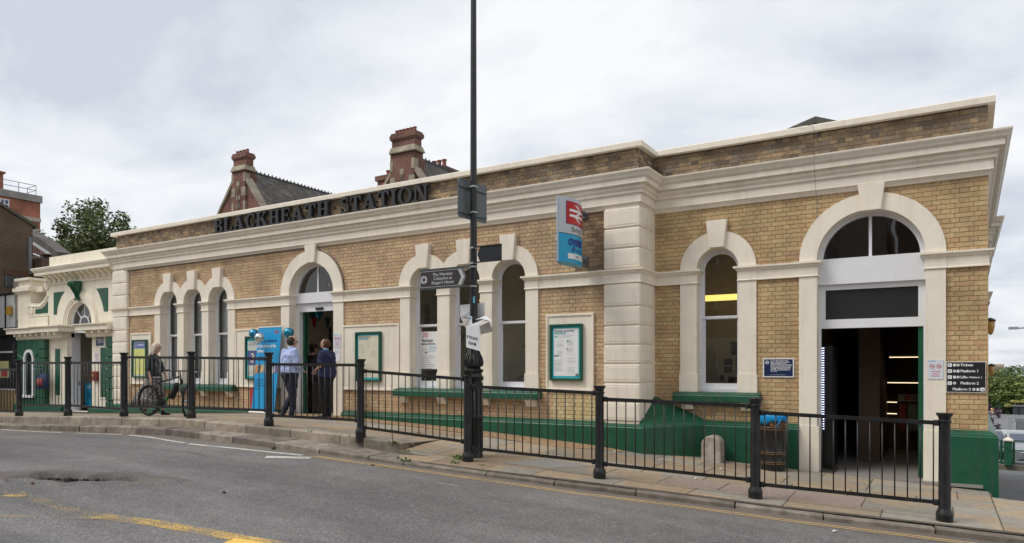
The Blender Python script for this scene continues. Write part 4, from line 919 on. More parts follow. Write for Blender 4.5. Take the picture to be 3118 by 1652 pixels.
# big raised lettering
LET = mat('charcoal_letters', (.022, .022, .025), .5, var=.1)
def slabser(ch):
    """bold slab serif glyph as polygons in a unit-high cell"""
    S = .20; s = .09; P = []; box = lambda a, b, c, d: P.append([(a, c), (b, c), (b, d), (a, d)])
    def ring(cx, cy, rx, ry, tx, ty, a0, a1, n=18):
        for i in range(n):
            a = math.radians(a0+(a1-a0)*i/n); b = math.radians(a0+(a1-a0)*(i+1)/n)
            P.append([(cx+rx*math.cos(a), cy+ry*math.sin(a)), (cx+rx*math.cos(b), cy+ry*math.sin(b)), (cx+(rx-tx)*math.cos(b), cy+(ry-ty)*math.sin(b)), (cx+(rx-tx)*math.cos(a), cy+(ry-ty)*math.sin(a))])
    if ch == 'I': box(.09, .29, 0, 1); box(0, .38, 0, s); box(0, .38, 1-s, 1); return P, .38
    if ch == 'L': box(.08, .28, 0, 1); box(0, .38, 1-s, 1); box(0, .66, 0, s); P.append([(.56, s), (.66, s), (.70, .32), (.62, .32)]); return P, .70
    if ch == 'T': box(.26, .46, 0, 1); box(.14, .58, 0, s); box(0, .72, 1-s, 1); P.append([(0, 1), (-.02, .68), (.05, .68), (.14, 1-s)]); P.append([(.72, 1), (.74, .68), (.67, .68), (.58, 1-s)]); return P, .74
    if ch == 'H': box(.08, .28, 0, 1); box(.52, .72, 0, 1); box(.28, .52, .46, .56); [box(a, a+.36, c, c+s) for a in (0, .44) for c in (0, 1-s)]; return P, .80
    if ch == 'E': box(.08, .28, 0, 1); box(0, .64, 0, s); box(0, .64, 1-s, 1); box(.28, .50, .46, .55); box(.45, .52, .36, .65); P.append([(.56, s), (.64, s), (.68, .30), (.61, .30)]); P.append([(.56, 1-s), (.61, .72), (.67, .72), (.64, 1-s)]); return P, .68
    if ch == 'N': box(.08, .19, 0, 1); box(.66, .77, 0, 1); P.append([(.10, 1), (.34, 1), (.77, 0), (.58, 0)]); box(0, .30, 0, s); box(.0, .2, 1-s, 1); box(.56, .86, 1-s, 1); return P, .86
    if ch == 'K': box(.08, .28, 0, 1); box(0, .36, 0, s); box(0, .36, 1-s, 1); P.append([(.28, .36), (.28, .48), (.60, 1-s), (.70, 1-s)]); P.append([(.36, .50), (.50, .66), (.80, s), (.57, s)]); box(.46, .80, 1-s, 1); box(.47, .88, 0, s); return P, .88
    if ch == 'A': P.append([(.10, s), (.20, s), (.42, .80), (.36, 1)]); P.append([(.36, 1), (.50, 1), (.78, s), (.56, s), (.36, .78)]); P.append([(.22, .26), (.60, .26), (.57, .36), (.26, .36)]); box(0, .30, 0, s); box(.46, .88, 0, s); return P, .88
    if ch == 'B': box(.08, .28, 0, 1); box(0, .40, 0, s); box(0, .40, 1-s, 1); box(.28, .42, .47, .55); ring(.40, .765, .27, .235, .17, .085, -90, 90, 12); ring(.42, .26, .31, .265, .19, .09, -90, 90, 12); return P, .73
    if ch == 'C': ring(.42, .5, .40, .52, .19, .09, 48, 318, 26); P.append([(.62, .98), (.70, 1.0), (.72, .64), (.65, .64)]); P.append([(.62, .12), (.74, .30), (.70, .34), (.6, .22)]); return P, .76
    if ch == 'O': ring(.42, .5, .42, .52, .18, .08, 0, 360, 32); return P, .84
    if ch == 'S':
        pts = []; 
        for i in range(33):
            t = i/32
            if t < .5: a = math.radians(40+ (t/.5)*230); pts.append((.33+.22*math.cos(a), .745+.20*math.sin(a)))
            else: a = math.radians(90-((t-.5)/.5)*230); pts.append((.33+.24*math.cos(a), .285+.23*math.sin(a)))
        for i in range(32):
            w0 = .05+.055*math.sin(math.pi*i/32)**2; w1 = .05+.055*math.sin(math.pi*(i+1)/32)**2
            a, b = Vector(pts[i]), Vector(pts[i+1]); d = (b-a); d = d.normalized() if d.length > 1e-6 else Vector((1, 0)); n_ = Vector((-d.y, d.x))
            P.append([tuple(a+n_*w0), tuple(b+n_*w1), tuple(b-n_*w1), tuple(a-n_*w0)])
        P.append([(.47, 1.0), (.55, 1.02), (.57, .70), (.50, .70)]); P.append([(.08, -.02), (.15, 0), (.13, .32), (.06, .32)]); return P, .62
    return P, .4
sg = thing('station_name_sign', 'raised charcoal slab serif letters reading BLACKHEATH STATION on the parapet', 'sign', (-12.4, 12.5, 5.33))
def word(s, x0, x1, z, h):
    gl = [slabser(c) for c in s]; gap = .1; tot = sum(w for _, w in gl)+gap*(len(s)-1); k = (x1-x0)/tot; x = x0
    for ch, (polys, w_) in zip(s, gl):
        mb = MB()
        for i, pl in enumerate(polys):
            e = .0007*(i % 7); ar = sum(pl[j][0]*pl[(j+1) % len(pl)][1]-pl[(j+1) % len(pl)][0]*pl[j][1] for j in range(len(pl)))
            mb.prism([(x+p[0]*k, z+p[1]*h) for p in pl], 'y', 12.495+e, 12.585)
        mb.build('letter', LET, sg); x += (w_+gap)*k
word('BLACKHEATH', -15.86, -11.78, 5.335, .345); word('STATION', -11.44, -8.96, 5.335, .345)
mb = MB(); 
for i in range(22): x = -15.7+i*.31; mb.box(x-.015, x+.015, 12.57, 12.64, 5.5, 5.52)
mb.build('fixing', BLACK, sg)

# things close behind the panes: pale blinds, a table edge, a picture
BLD = mat('blind_fabric', (.72, .74, .74), .8, var=.08, vscale=3)
for i, (c, r) in enumerate(TC):
    t = thing('window_blind', ('left', 'middle', 'right')[i]+' one of the pale half drawn curtains inside the left window trio', 'curtain', (c, 13.02, 1.4)); m = MB(); vs = []
    for k in range(13): u = k/12; vs += [(c-r+.02+u*r*1.15, 13.03+.02*math.sin(k*2.1), 1.42), (c-r+.02+u*r*1.15, 13.03+.02*math.sin(k*2.1), 3.85)]
    m.add(vs, [(2*k, 2*k+2, 2*k+3, 2*k+1) for k in range(12)]); m.build('curtain', BLD, t, fix=False, smooth=True); m = MB(); m.tube([(c-r, 13.03, 3.86), (c+r, 13.03, 3.86)], .012, 6); m.build('curtain_rail', WHITE, t)
t = thing('display_table', 'table with white cloth standing inside the windows behind the lamp post', 'table', (-7.6, 14.3, .66)); m = MB(); m.box(-9.6, -6.0, 14.0, 14.8, 1.38, 1.42); m.build('table_top', PAPERW, t); m = MB(); m.box(-9.6, -6.0, 13.99, 14.0, .9, 1.38); m.build('cloth', mat('cloth_grey', (.3, .3, .32), .8), t)
t = thing('glass_lampshade', 'pale fluted glass lampshade seen inside the window right of the lamp post', 'lampshade', (-7.0, 14.2, 2.3)); m = MB(); m.lathe([(.02, .14), (.10, .12), (.22, .04), (.25, 0), (.22, -.03), (.001, -.03)], (XW(1622, 14.2), 14.2, ZW(1622, 1052, 14.2)), 18); m.build('shade', mat('cream_glass', (.5, .47, .36), .3), t, smooth=True)
m = MB(); m.tube([(XW(1622, 14.2), 14.2, ZW(1622, 1040, 14.2)), (XW(1622, 14.2), 14.2, 4.9)], .008, 5); m.build('cord', BLACK, t)
m = MB(); m.prism([(-6.95, 2.2), (-6.7, 2.2), (-6.8, 1.9)], 'y', 14.0, 14.003) if 0 else m.prism([(XW(1395, 14), ZW(1395, 1015, 14)), (XW(1418, 14), ZW(1418, 1015, 14)), (XW(1407, 14), ZW(1407, 1042, 14))], 'y', 14.0, 14.004); o = m.build('pennant', mat('pennant_dark', (.05, .06, .06), .7)); tag(o, 'grey bunting pennant inside the window directly behind the lamp post', 'bunting')
# ================================================================== LEFT WHITE ENTRANCE PAVILION
W = 12.8
pv = thing('entrance_pavilion', 'small cream stucco entrance building with green keystone and panels left of the brick station', 'entrance building', (-23.5, W, .4))
c0, r0, zs0 = -22.80, .715, 3.19
def pb(name, m=CREAM2, parent=None, **k):
    def f(mb): return mb.build(name, m, parent or pv, **k)
    return f
mb = MB(); wall_with_holes(mb, -24.62, -20.60, -.3, 5.47, W, W+.25, [(c0, r0, zs0, .42, 0)]); mb.box(-24.62, -24.4, W+.25, 16, -.3, 5.47); mb.box(-20.8, -20.6, W+.25, 16, -.3, 5.47)
mb.build('wall', CREAM2, pv)
mb = MB(); mb.box(-26.60, -24.62, W, W+.25, -.3, 3.2); mb.box(-26.6, -26.4, W+.25, 15, -.3, 3.2); mb.build('wall', CREAM2, pv)
mb = MB(); mb.box(-24.55, -20.6, W+.2, 16, 4.9, 5.0); mb.box(-26.5, -24.6, W+.25, 15, 3.0, 3.1); mb.build('roof', DARK, pv)
mb = MB(); mb.box(-24.3, -20.8, 15.6, 15.7, 0, 4.9); mb.box(-24.39, -20.81, W+.3, 15.6, .36, .42); mb.build('interior_wall', DARK, pv)
# main cornice
mb = MB(); sweep(mb, [(-24.62, 16), (-24.62, W), (-20.61, W)], [(-.02,4.58),(.02,4.58),(.03,4.62),(.03,4.84),(.33,4.845),(.33,4.93),(.36,4.96),(.40,5.02),(.41,5.06),(.39,5.08),(-.02,5.10)]); mb.build('cornice', CREAM2, pv, smooth='auto')
mb = MB(); sweep(mb, [(-24.62, 16), (-24.62, W), (-20.61, W)], [(-.02,4.535),(.05,4.535),(.07,4.56),(.05,4.585),(-.02,4.585)]); mb.build('moulding', CREAM2, pv)
for i in range(13):
    x = -24.50+i*.318
    m = MB(); m.prism([(W-.28, 4.842), (W-.28, 4.80), (W-.24, 4.76), (W-.14, 4.70), (W-.08, 4.61), (W-.02, 4.60), (W-.02, 4.842)], 'x', x, x+.10); m.build('modillion', CREAM2, pv)
# low cornice with dentils (broken round the doorway)
LP = [(-.02,2.96),(.29,2.965),(.29,3.09),(.32,3.10),(.35,3.135),(.35,3.16),(-.02,3.19)]
for path in ([(-26.62, 15), (-26.62, W), (-25.4, W), (-24.62, W), (-24.62, W-.16), (-23.52, W-.16), (-23.52, W+.2)], [(-22.08, W+.2), (-22.08, W-.10), (-20.61, W-.10)]):
    mb = MB(); sweep(mb, path, LP); mb.build('low_cornice', CREAM2, pv)
    mb = MB(); sweep(mb, path, [(-.02,2.75),(.04,2.755),(.07,2.79),(.07,2.965),(-.02,2.965)]); mb.build('bed_moulding', CREAM2, pv)
for i in range(9):
    x = -26.5+i*.36; yy = W if x < -24.62 else W-.16
    m = MB(); m.box(x, x+.09, yy-.24, yy-.06, 2.87, 2.963); m.build('dentil', CREAM2, pv)
for i in range(4): x = -21.95+i*.38; m = MB(); m.box(x, x+.09, W-.34, W-.16, 2.87, 2.963); m.build('dentil', CREAM2, pv)
# arch mouldings
mb = MB()
for (a, b, y) in ((r0, 1.07, W-.02), (.80, 1.03, W-.045), (.86, .99, W-.065)): arch_ring(mb, c0, zs0+.003, a, b, y, W+.05 if a != r0 else W+.28, n=36)
mb.build('archivolt', CREAM2, pv, smooth='auto')
# keystone console
mb = MB(); mb.prism([(W-.34, 4.56), (W-.02, 4.56), (W-.02, 3.99), (W-.10, 3.99), (W-.12, 4.10), (W-.2, 4.3), (W-.33, 4.42)], 'x', c0-.26+.12, c0+.26-.12)
mb2 = MB(); cx = c0+.02
pr_ = [(W-.30, 4.53), (W-.02, 4.56), (W-.02, 4.0), (W-.09, 4.0), (W-.13, 4.15), (W-.24, 4.34), (W-.31, 4.44)]
wd_ = lambda z: .085+(z-4.0)*.13
vs = [(cx-wd_(z), y, z) for y, z in pr_]+[(cx+wd_(z), y, z) for y, z in pr_]; n = len(pr_)
mb2.add(vs, [tuple(range(n)), tuple(range(2*n-1, n-1, -1))]+[(i, (i+1) % n, n+(i+1) % n, n+i) for i in range(n)])
for s in (-1, 1):
    mb2.tube([(cx+s*.12, W-.23, 4.46), (cx+s*.175, W-.23, 4.46)], .085, 14)
for u in (-.05, 0, .05): mb2.tube([(cx+u*1.7, W-.315, 4.5), (cx+u*1.4, W-.25, 4.33), (cx+u, W-.14, 4.14), (cx+u*.9, W-.10, 4.02)], .02, 6)
mb2.box(cx-.10, cx+.10, W-.13, W, 3.95, 4.01); mb2.build('keystone', GREEN, pv, smooth='auto')
# green sunk panels
def panel(pts, name='green_panel', y=W-.012, th=.02, m=GREEN):
    mb = MB(); mb.prism(pts, 'y', y, y+th); return mb.build(name, m, pv)
def arcpts(c, z, R, a0, a1, n=10): return [(c+R*math.cos(math.radians(a0+(a1-a0)*i/n)), z+R*math.sin(math.radians(a0+(a1-a0)*i/n))) for i in range(n+1)]
panel([(-24.33, 3.56), (-24.15, 3.56)]+[(x, z) for x, z in ((-24.12, 3.75), (-24.02, 3.95), (-23.88, 4.13), (-23.68, 4.29))]+[(-24.33, 4.29)])
panel([(-21.20, 3.54), (-21.20, 4.26), (-21.83, 4.27), (-21.68, 4.10), (-21.54, 3.88), (-21.45, 3.65), (-21.42, 3.54)])
for a, b in ((-24.23, -23.90), (-21.60, -21.28)):
    panel([(a, .90), (b, .90), (b, 2.43), (a, 2.43)]); m = MB()
    for q in ((a-.05, a, .85, 2.48), (b, b+.05, .85, 2.48)): m.box(q[0], q[1], W-.02, W+.01, q[2], q[3])
    m.box(a, b, W-.021, W+.01, 2.43, 2.48); m.box(a, b, W-.021, W+.01, .85, .90); m.build('panel_moulding', CREAM2, pv)
# scroll with green infill and outer column
sc = [(-26.02, 3.54), (-24.62, 3.54), (-24.62, 4.72), (-24.74, 4.70), (-24.84, 4.60), (-24.86, 4.45), (-24.80, 4.32), (-24.84, 4.22), (-25.0, 4.08), (-25.25, 3.98), (-25.6, 3.99), (-25.9, 4.03), (-26.02, 3.98)]
mb = MB(); mb.prism(sc, 'y', W+.01, W+.24); mb.build('scroll_wing', CREAM2, pv)
mb = MB(); mb.tube([(-24.76, W-.03, 4.56), (-24.76, W+.2, 4.56)], .15, 16); mb.tube([(-25.76, W-.03, 3.76), (-25.76, W+.1, 3.76)], .12, 14); mb.build('volute', CREAM2, pv)
mb = MB(); mb.tube([(-25.95, W, 3.62), (-25.95, W, 3.92), (-25.5, W, 3.88), (-25.15, W, 3.88), (-24.85, W, 4.04), (-24.7, W, 4.22)], .035, 6); mb.build('scroll_rib', CREAM2, pv)
panel([(-25.52, 3.64), (-24.72, 3.64), (-24.72, 4.02), (-24.9, 3.88), (-25.1, 3.80), (-25.52, 3.78)], y=W-.005)
mb = MB(); mb.box(-26.62, -24.66, W-.03, W+.3, 3.18, 3.52); mb.build('blocking', CREAM2, pv)
mb = MB(); cxx, cyy = -26.35, W+.45
for a, b, e in ((3.5, 4.38, .42), (4.38, 4.44, .46), (4.44, 4.56, .54), (4.56, 4.62, .46), (4.62, 4.82, .40), (4.82, 4.90, .50)): mb.box(cxx-e+.0, cxx+e, cyy-e, cyy+e, a, b)
mb.build('corner_pier', CREAM2, pv)
mb = MB(); mb.box(cxx+.46, cxx+1.0, cyy-.3, cyy+.3, 4.40, 4.58); mb.build('pier_return', CREAM2, pv)
# green rusticated bay with a round headed window
gx0, gx1, wx, wr, gtop = -26.58, -24.62, -25.76, .33, 2.76
rows = [.80, 1.14, 1.48, 1.80, 2.12, 2.42, 2.76]
gz0 = .36
def gblock(pts): m = MB(); m.prism(pts, 'y', W-.09, W+.03); m.build('rusticated_block', GREEN, pv, bevel=.018)
for i in range(4):
    za, zb = ([gz0+.1]+rows)[i]+.012, rows[i]-.012
    gblock([(gx0, za), (wx-wr-.02, za), (wx-wr-.02, zb), (gx0, zb)]); gblock([(wx+wr+.02, za), (-25.06, za), (-25.06, zb), (wx+wr+.02, zb)])
gblock([(wx-wr+.0, gz0+.11), (wx+wr, gz0+.11), (wx+wr, .78), (wx-wr, .78)])
gblock([(gx0, 1.812), (wx-wr-.02, 1.812), (wx-wr-.02, 2.12), (gx0, 2.30)]); gblock([(wx+wr+.02, 1.812), (-25.06, 1.812), (-25.06, 2.30), (wx+wr+.02, 2.12)])
gblock([(gx0, 2.325), (wx-wr-.02, 2.145), (wx-.16, 2.42), (wx-.26, gtop), (gx0, gtop)]); gblock([(wx+wr+.02, 2.145), (-25.06, 2.325), (-25.06, gtop), (wx+.26, gtop), (wx+.16, 2.42)])
gblock([(wx-.15, 2.44), (wx+.15, 2.44), (wx+.24, gtop), (wx-.24, gtop)])
for i in range(7):
    za, zb = ([gz0+.1]+rows)[i]+.012, rows[i]-.012
    m = MB(); m.box(-25.04, -24.63, W-.15, W+.03, za, zb); m.build('rusticated_block', GREEN, pv, bevel=.018)
    m = MB(); m.box(-21.12, -20.63, W-.15, W+.03, za, zb); m.build('rusticated_block', GREEN, pv, bevel=.018)
mb = MB(); mb.box(gx0+.01, -24.64, W-.06, W, gz0, 2.75); mb.box(-21.10, -20.64, W-.1, W, gz0, 2.75); mb.build('green_ground', GREEN, pv)
for a, b in ((-26.60, -23.55), (-22.0, -20.6)): mb = MB(); mb.box(a, b, W-.2, W, -.3, .56); mb.build('plinth', GREEN, pv, bevel=.01)
wn = D2.objects.new('window', None); COL.objects.link(wn); wn.parent = pv; wn.location = Vector((wx, W, .85))-wloc(pv)
f = MB(); arch_ring(f, wx, 2.10, .24, .33, W-.12, W+.02); f.box(wx-.33, wx-.24, W-.12, W+.02, .88, 2.10); f.box(wx+.24, wx+.33, W-.12, W+.02, .88, 2.10); f.box(wx-.42, wx+.36, W-.16, W+.02, .80, .88); f.build('frame', WHITE, wn)
p = MB(); arch_pane(p, wx, 2.10, .25, .88, W-.07); p.build('pane', GLASS, wn, fix=False)
# doorway
mb = MB(); mb.box(-23.52, -23.45, W+.10, W+.40, .4, 2.97); mb.build('door_frame', WHITE, pv); mb = MB(); mb.box(-22.12, -22.06, W+.10, W+.4, .4, 2.97); mb.build('door_frame', WHITE, pv)
mb = MB(); mb.box(-23.52, -22.07, W+.08, W+.22, 2.93, 3.20); fb = mb.build('door_beam', WHITE, pv)
mb = MB(); arch_ring(mb, c0, 3.2, r0-.06, r0+.005, W+.14, W+.22)
for a in (45, 90, 135): ca, sa = math.cos(math.radians(a)), math.sin(math.radians(a)); mb.tube([(c0+.26*ca, W+.18, 3.2+.26*sa), (c0+.66*ca, W+.18, 3.2+.66*sa)], .02, 6)
arch_ring(mb, c0, 3.2, .24, .28, W+.16, W+.2, n=16); fo = mb.build('fanlight', WHITE, pv)
p = MB(); arch_pane(p, c0, 3.2, r0-.05, 3.2, W+.18); p.build('pane', GLASS, fo, fix=False)
mb = MB(); mb.tube([(-23.45, W+.34, 1.25), (-23.41, W+.34, 1.25), (-23.41, W+.34, 1.36)], .014, 6); mb.build('door_handle', BLACK, pv)

# ================================================================== BUILDINGS BEHIND
REDB = tex_brick_mat('red_brick_far', (.20, .075, .05), (.14, .055, .04), (.24, .17, .13), .23, .075)
REDC = tex_brick_mat('orange_red_brick_far', (.42, .12, .06), (.30, .09, .05), (.40, .27, .20), .17, .055)
BRNB = tex_brick_mat('brown_brick_far', (.105, .062, .036), (.065, .04, .026), (.19, .15, .115), .14, .047)
STONE = mat('weathered_stone', (.33, .285, .21), .9, var=.3, vscale=2, dirt=(.12, .1, .08, .6), dscale=1.4)
SLATE = mat('roof_slate', (.09, .08, .07), .65, var=.4, vscale=2.4, bump=.3, bscale=8, dirt=(.05, .055, .03, .6), dscale=1.0)
POT = mat('terracotta', (.27, .10, .06), .8, var=.2)
def zpx(px, py, Y): return ZW(px, py, Y)
def gable_house(label, Y, apx, xl, xr, base, stack, pots, ridge_end, group, ridge_z):
    """gabled brick range end-on to the railway with a chimney rising from the gable"""
    xc_ = XW(apx, Y); t = thing('gabled_house', label, 'house', (xc_, Y, 0), group=group)
    zr = ridge_z; sw, s0, s1, s2, dd_ = stack    # half width, z of band, shoulder, top
    hw = xr; slope = 1.3; zE = zr-hw*slope
    mb = MB(); mb.prism([(xc_-hw, -3), (xc_+hw, -3), (xc_+hw, zE), (xc_, zr), (xc_-hw, zE)], 'y', Y, Y+.5); mb.build('gable_wall', REDB, t)
    mb = MB(); mb.box(xc_-hw, xc_-hw+.3, Y+.5, ridge_end, -3, zE); mb.box(xc_+hw-.3, xc_+hw, Y+.5, ridge_end, -3, zE); mb.build('side_wall', REDB, t)
    for s in (-1, 1):
        mb = MB(); mb.prism([(xc_, zr-.02), (xc_+s*(hw+.15), zE-.25), (xc_+s*(hw+.15), zE-.4), (xc_, zr-.2)], 'y', Y+.35, ridge_end); rf = mb.build('roof_slope', SLATE, t)
        # courses of slates, real but tiny: joined
        m = MB(); nrow = 24
        for i in range(nrow):
            u0, u1 = i/nrow, (i+1)/nrow; L_ = Vector((s*(hw+.15), -(zr-.02-(zE-.25))))
            nx, nz = (-L_.y*s, abs(L_.x)); nl = math.hypot(nx, nz); nx, nz = s*abs(nx)/nl, nz/nl
            k = 0; y = Y+.36
            while y < ridge_end-.02:
                a = (xc_+L_.x*u0, zr-.02+L_.y*u0); b = (xc_+L_.x*u1, zr-.02+L_.y*u1); y2 = min(ridge_end, y+.3)
                j = R_.uniform(.02, .035)
                m.add([(a[0]+nx*.008, y+.006, a[1]+nz*.008), (a[0]+nx*.008, y2-.006, a[1]+nz*.008), (b[0]+nx*j, y2-.006, b[1]+nz*j), (b[0]+nx*j, y+.006, b[1]+nz*j)], [(0, 1, 2, 3)], R_.random()); y = y2
        m.build('slates', SLATE2, rf, kind='stuff', fix=False)
        mb = MB(); mb.prism([(xc_, zr+.22), (xc_+s*(hw+.25), zE-.25), (xc_+s*(hw+.25), zE-.42), (xc_, zr-.05)], 'y', Y-.10, Y+.40); mb.build('coping_stone', STONE, t)
    mb = MB(); y = Y+.5
    while y < ridge_end: mb.box(xc_-.05, xc_+.05, y, y+.24, zr-.04, zr+.08); mb.tube([(xc_, y+.12, zr+.08), (xc_, y+.12, zr+.17)], .045, 5); y += .3
    mb.build('ridge_tile', mat('ridge_tile', (.05, .05, .05), .7), t, kind='stuff')
    # chimney
    d = dd_
    mb = MB(); mb.box(xc_-sw, xc_+sw, Y-.12, Y+.75, s1-6.2, s0-.3); mb.box(xc_-sw, xc_+sw, Y-.12, Y+d, s0-.3, s0); mb.box(xc_-sw*.97, xc_+sw*.97, Y-.02, Y+d-.1, s0, s2-.25); ch = mb.build('chimney', REDB, t)
    mb = MB(); sweep(mb, [(xc_-sw, Y-.12), (xc_+sw, Y-.12), (xc_+sw, Y+d)], [(-.1, s0-.06), (.12, s0-.06), (.12, s0), (-.03, s0+.27), (-.10, s0+.27)]); mb.build('weathering', STONE, ch)
    mb = MB(); mb.box(xc_-sw*1.03, xc_+sw*1.03, Y-.08, Y+d-.04, s2-.34, s2-.27); mb.box(xc_-sw*1.08, xc_+sw*1.08, Y-.12, Y+d+.02, s2-.27, s2-.10); mb.box(xc_-sw*1.0, xc_+sw*1.0, Y-.1, Y+d-.02, s2-.10, s2); mb.build('chimney_cap', REDB, ch)
    for i in range(pots):
        x = xc_-sw*.75+i*(sw*1.5)/max(1, pots-1); m = MB(); m.lathe([(.09, 0), (.08, .16), (.10, .17), (.10, .21), (.07, .21)], (x, Y+d*.3, s2), 10); m.build('chimney_pot', POT, ch)
    for k_, (a, b) in enumerate(((s1-2.6, s1-2.1), (s1-1.9, s1-1.4), (s1-1.1, s1-.6), (s1-.3, s1+.2))):
        for s in (-1, 1):
            m = MB(); q = .16 if k_ % 2 else .30; xa = xc_+s*sw; m.box(min(xa+s*.012, xa-s*q), max(xa+s*.012, xa-s*q), Y-.14, Y+.2, a, b); m.build('quoin_stone', STONE, ch)
    m = MB(); m.box(xc_-.05, xc_+.05, Y-.16, Y+.1, s1-2.9, s1-.3); m.box(xc_-.16, xc_+.16, Y-.15, Y+.1, s1-1.3, s1-1.05); m.box(xc_-.16, xc_+.16, Y-.15, Y+.1, s1-2.7, s1-2.45)
    for z in (s1-.5, s1-1.8): m.box(xc_-.12, xc_+.12, Y-.152, Y+.1, z, z+.25)
    m.build('slit_window_surround', STONE, ch); m = MB(); m.box(xc_-.02, xc_+.02, Y-.175, Y-.14, s1-2.7, s1-.6); m.build('slit_window', BLACK, ch)
    return t
SLATE2 = mat('slate_course', (.105, .092, .078), .6, var=.4, vscale=1.3, obj_rand=.35, dirt=(.07, .07, .04, .5), dscale=.8)
Yh = 28
A = gable_house('red brick gabled house with shorter chimney and slate roof behind the station name letters', Yh, 731, 0, 3.0, 0, (.56, ZW(731, 519, Yh), ZW(731, 540, Yh), ZW(731, 466, Yh), .60), 4, 49, 'red brick gabled ranges behind the station', ZW(731, 514, Yh))
B = gable_house('taller red brick chimney and slate roofed house behind the station near the lamp post', Yh, 1229, 0, 2.6, 0, (.72, ZW(1229, 462, Yh), ZW(1229, 500, Yh), ZW(1229, 402, Yh), .60), 6, 47, 'red brick gabled ranges behind the station', ZW(1232, 464, Yh))
for o, a in ((A, 'skylight'),):
    xc_ = o.location.x; m = MB(); zz_ = ZW(860, 610, 40); m.box(xc_+1.75, xc_+2.35, 35.5, 36.4, 9.9, 10.9); m.build('skylight', mat('skylight', (.5, .52, .53), .3), A)
# low twin chimney to the left of the tall stack
xs_ = XW(1172, 30); zt = ZW(1172, 533, 30)
t = thing('brick_chimney', 'small brick chimney with two pots just left of the tall chimney', 'chimney', (xs_, 30, zt-3)); m = MB(); m.box(xs_-.5, xs_+.6, 30, 31, zt-5, zt-.25); m.box(xs_-.6, xs_+.7, 29.9, 31.1, zt-.25, zt); m.build('stack', REDB, t)
for i in range(2): m = MB(); m.lathe([(.12, 0), (.11, .3), (.14, .32), (.14, .38)], (xs_-.15+i*.45, 30.5, zt), 10); m.build('chimney_pot', POT, t)
xs_ = XW(1330, 40); zt = ZW(1330, 505, 40)
t = thing('brick_chimney', 'row of red chimney pots beyond the slate ridge right of the tall chimney', 'chimney', (xs_, 40, zt-3)); m = MB(); m.box(xs_-.6, xs_+.6, 40, 42, zt-5, zt); m.build('stack', REDB, t)
for i in range(3): m = MB(); m.lathe([(.14, 0), (.13, .35), (.17, .37), (.17, .45)], (xs_-.4+i*.4, 40.3, zt), 10); m.build('chimney_pot', POT, t)
# slate peak above the right hand range
t = thing('roof_gable', 'dark slate gable peak showing above the parapet over the big doorway', 'roof', (-2.0, 20, 5.2))
xa, za = XW(2483, 20), ZW(2483, 353, 20); xl_, zl_ = XW(2397, 20), ZW(2397, 391, 20)
for s, L5 in ((-1, 1.5), (1, 1.1)):
    m = MB(); sl = (za-zl_)/(xa-xl_) if s < 0 else (za-ZW(2552, 367, 20))/(XW(2552, 20)-xa); m.prism([(xa, za), (xa+s*L5, za-sl*L5), (xa+s*L5, za-sl*L5-.16), (xa, za-.16)], 'y', 20.0, 20.9); m.build('roof_slope', SLATE, t)
m = MB(); m.prism([(xa-1.3, za-sl*1.3-.5), (xa, za-.2), (xa+.9, za-sl*.9-.2), (xa+.9, 5.1), (xa-1.3, 5.1)], 'y', 20.2, 20.4); m.build('gable_wall', BR3, t)

# brown brick building at far left, red block behind it
t = thing('brown_brick_building', 'tall dark brown brick side wall with sloping top at far left', 'building', (-31, 14, .2))
m = MB(); X0 = -29.0
m.prism([(10.6, -2), (14.45, -2), (14.45, 7.25), (13.3, 7.78), (10.6, 9.1)], 'x', X0-8, X0); m.build('wall', BRNB, t)
m = MB(); m.prism([(14.6, 7.18), (10.5, 9.19), (10.5, 9.30), (14.6, 7.30)], 'x', X0-8.1, X0+.06); m.build('verge', mat('verge', (.10, .085, .07), .9), t)
m = MB(); m.box(X0-.02, X0+.08, 14.27, 14.38, 5.4, 6.8); m.build('downpipe', mat('old_lead_pipe', (.17, .175, .18), .6), t)
m = MB(); m.box(X0-8, X0+.55, 14.5, 18, -2, 6.0); m.build('wall', BRNB, t)
m = MB(); m.box(X0-.01, X0+.03, 13.45, 14.2, 4.86, 5.25); w1 = m.build('window', mat('dark_pane', (.02, .025, .03), .2), t)
m = MB()
for q in (13.45, 13.83, 14.16): m.box(X0+.03, X0+.05, q, q+.04, 4.86, 5.25)
m.build('glazing_bar', mat('old_frame', (.10, .13, .12), .6), w1)
m = MB()
for i in range(12): m.box(X0-.005, X0+.03, 13.35+i*.085, 13.42+i*.085, 5.27, 5.50)
m.build('soldier_course', mat('soldier_brick', (.11, .06, .035), .9, var=.3), t, kind='stuff')
t = thing('tiled_roof_house', 'low house with brown pantile and dark slate roofs between the brown wall and cream parapet', 'house', (-35, 18, .2))
def px_prism(name, pts, Y, dep, m, parent):
    mb = MB(); mb.prism([(XW(a, Y), ZW(a, b, Y)) for a, b in pts], 'y', Y, Y+dep); return mb.build(name, m, parent)
PANT = mat('pantile', (.13, .07, .05), .8, var=.4, vscale=5)
px_prism('wall', [(90, 770), (160, 790), (160, 960), (90, 960)], 18.3, 3, BRNB, t)
px_prism('slate_roof', [(60, 690), (98, 714), (116, 722), (150, 748), (174, 766), (174, 790), (160, 790), (146, 770), (98, 738), (60, 715)], 18.0, .7, SLATE, t)
px_prism('lead_flashing', [(98, 736), (146, 768), (150, 773), (140, 772), (98, 743)], 17.9, .1, mat('lead', (.42, .43, .44), .5), t)
px_prism('pantile_roof', [(96, 742), (140, 772), (150, 775), (96, 775)], 17.95, 1.5, PANT, t); px_prism('pantile_roof', [(112, 800), (150, 800), (165, 815), (165, 835), (110, 822)], 17.9, 1.5, PANT, t)
m = MB()
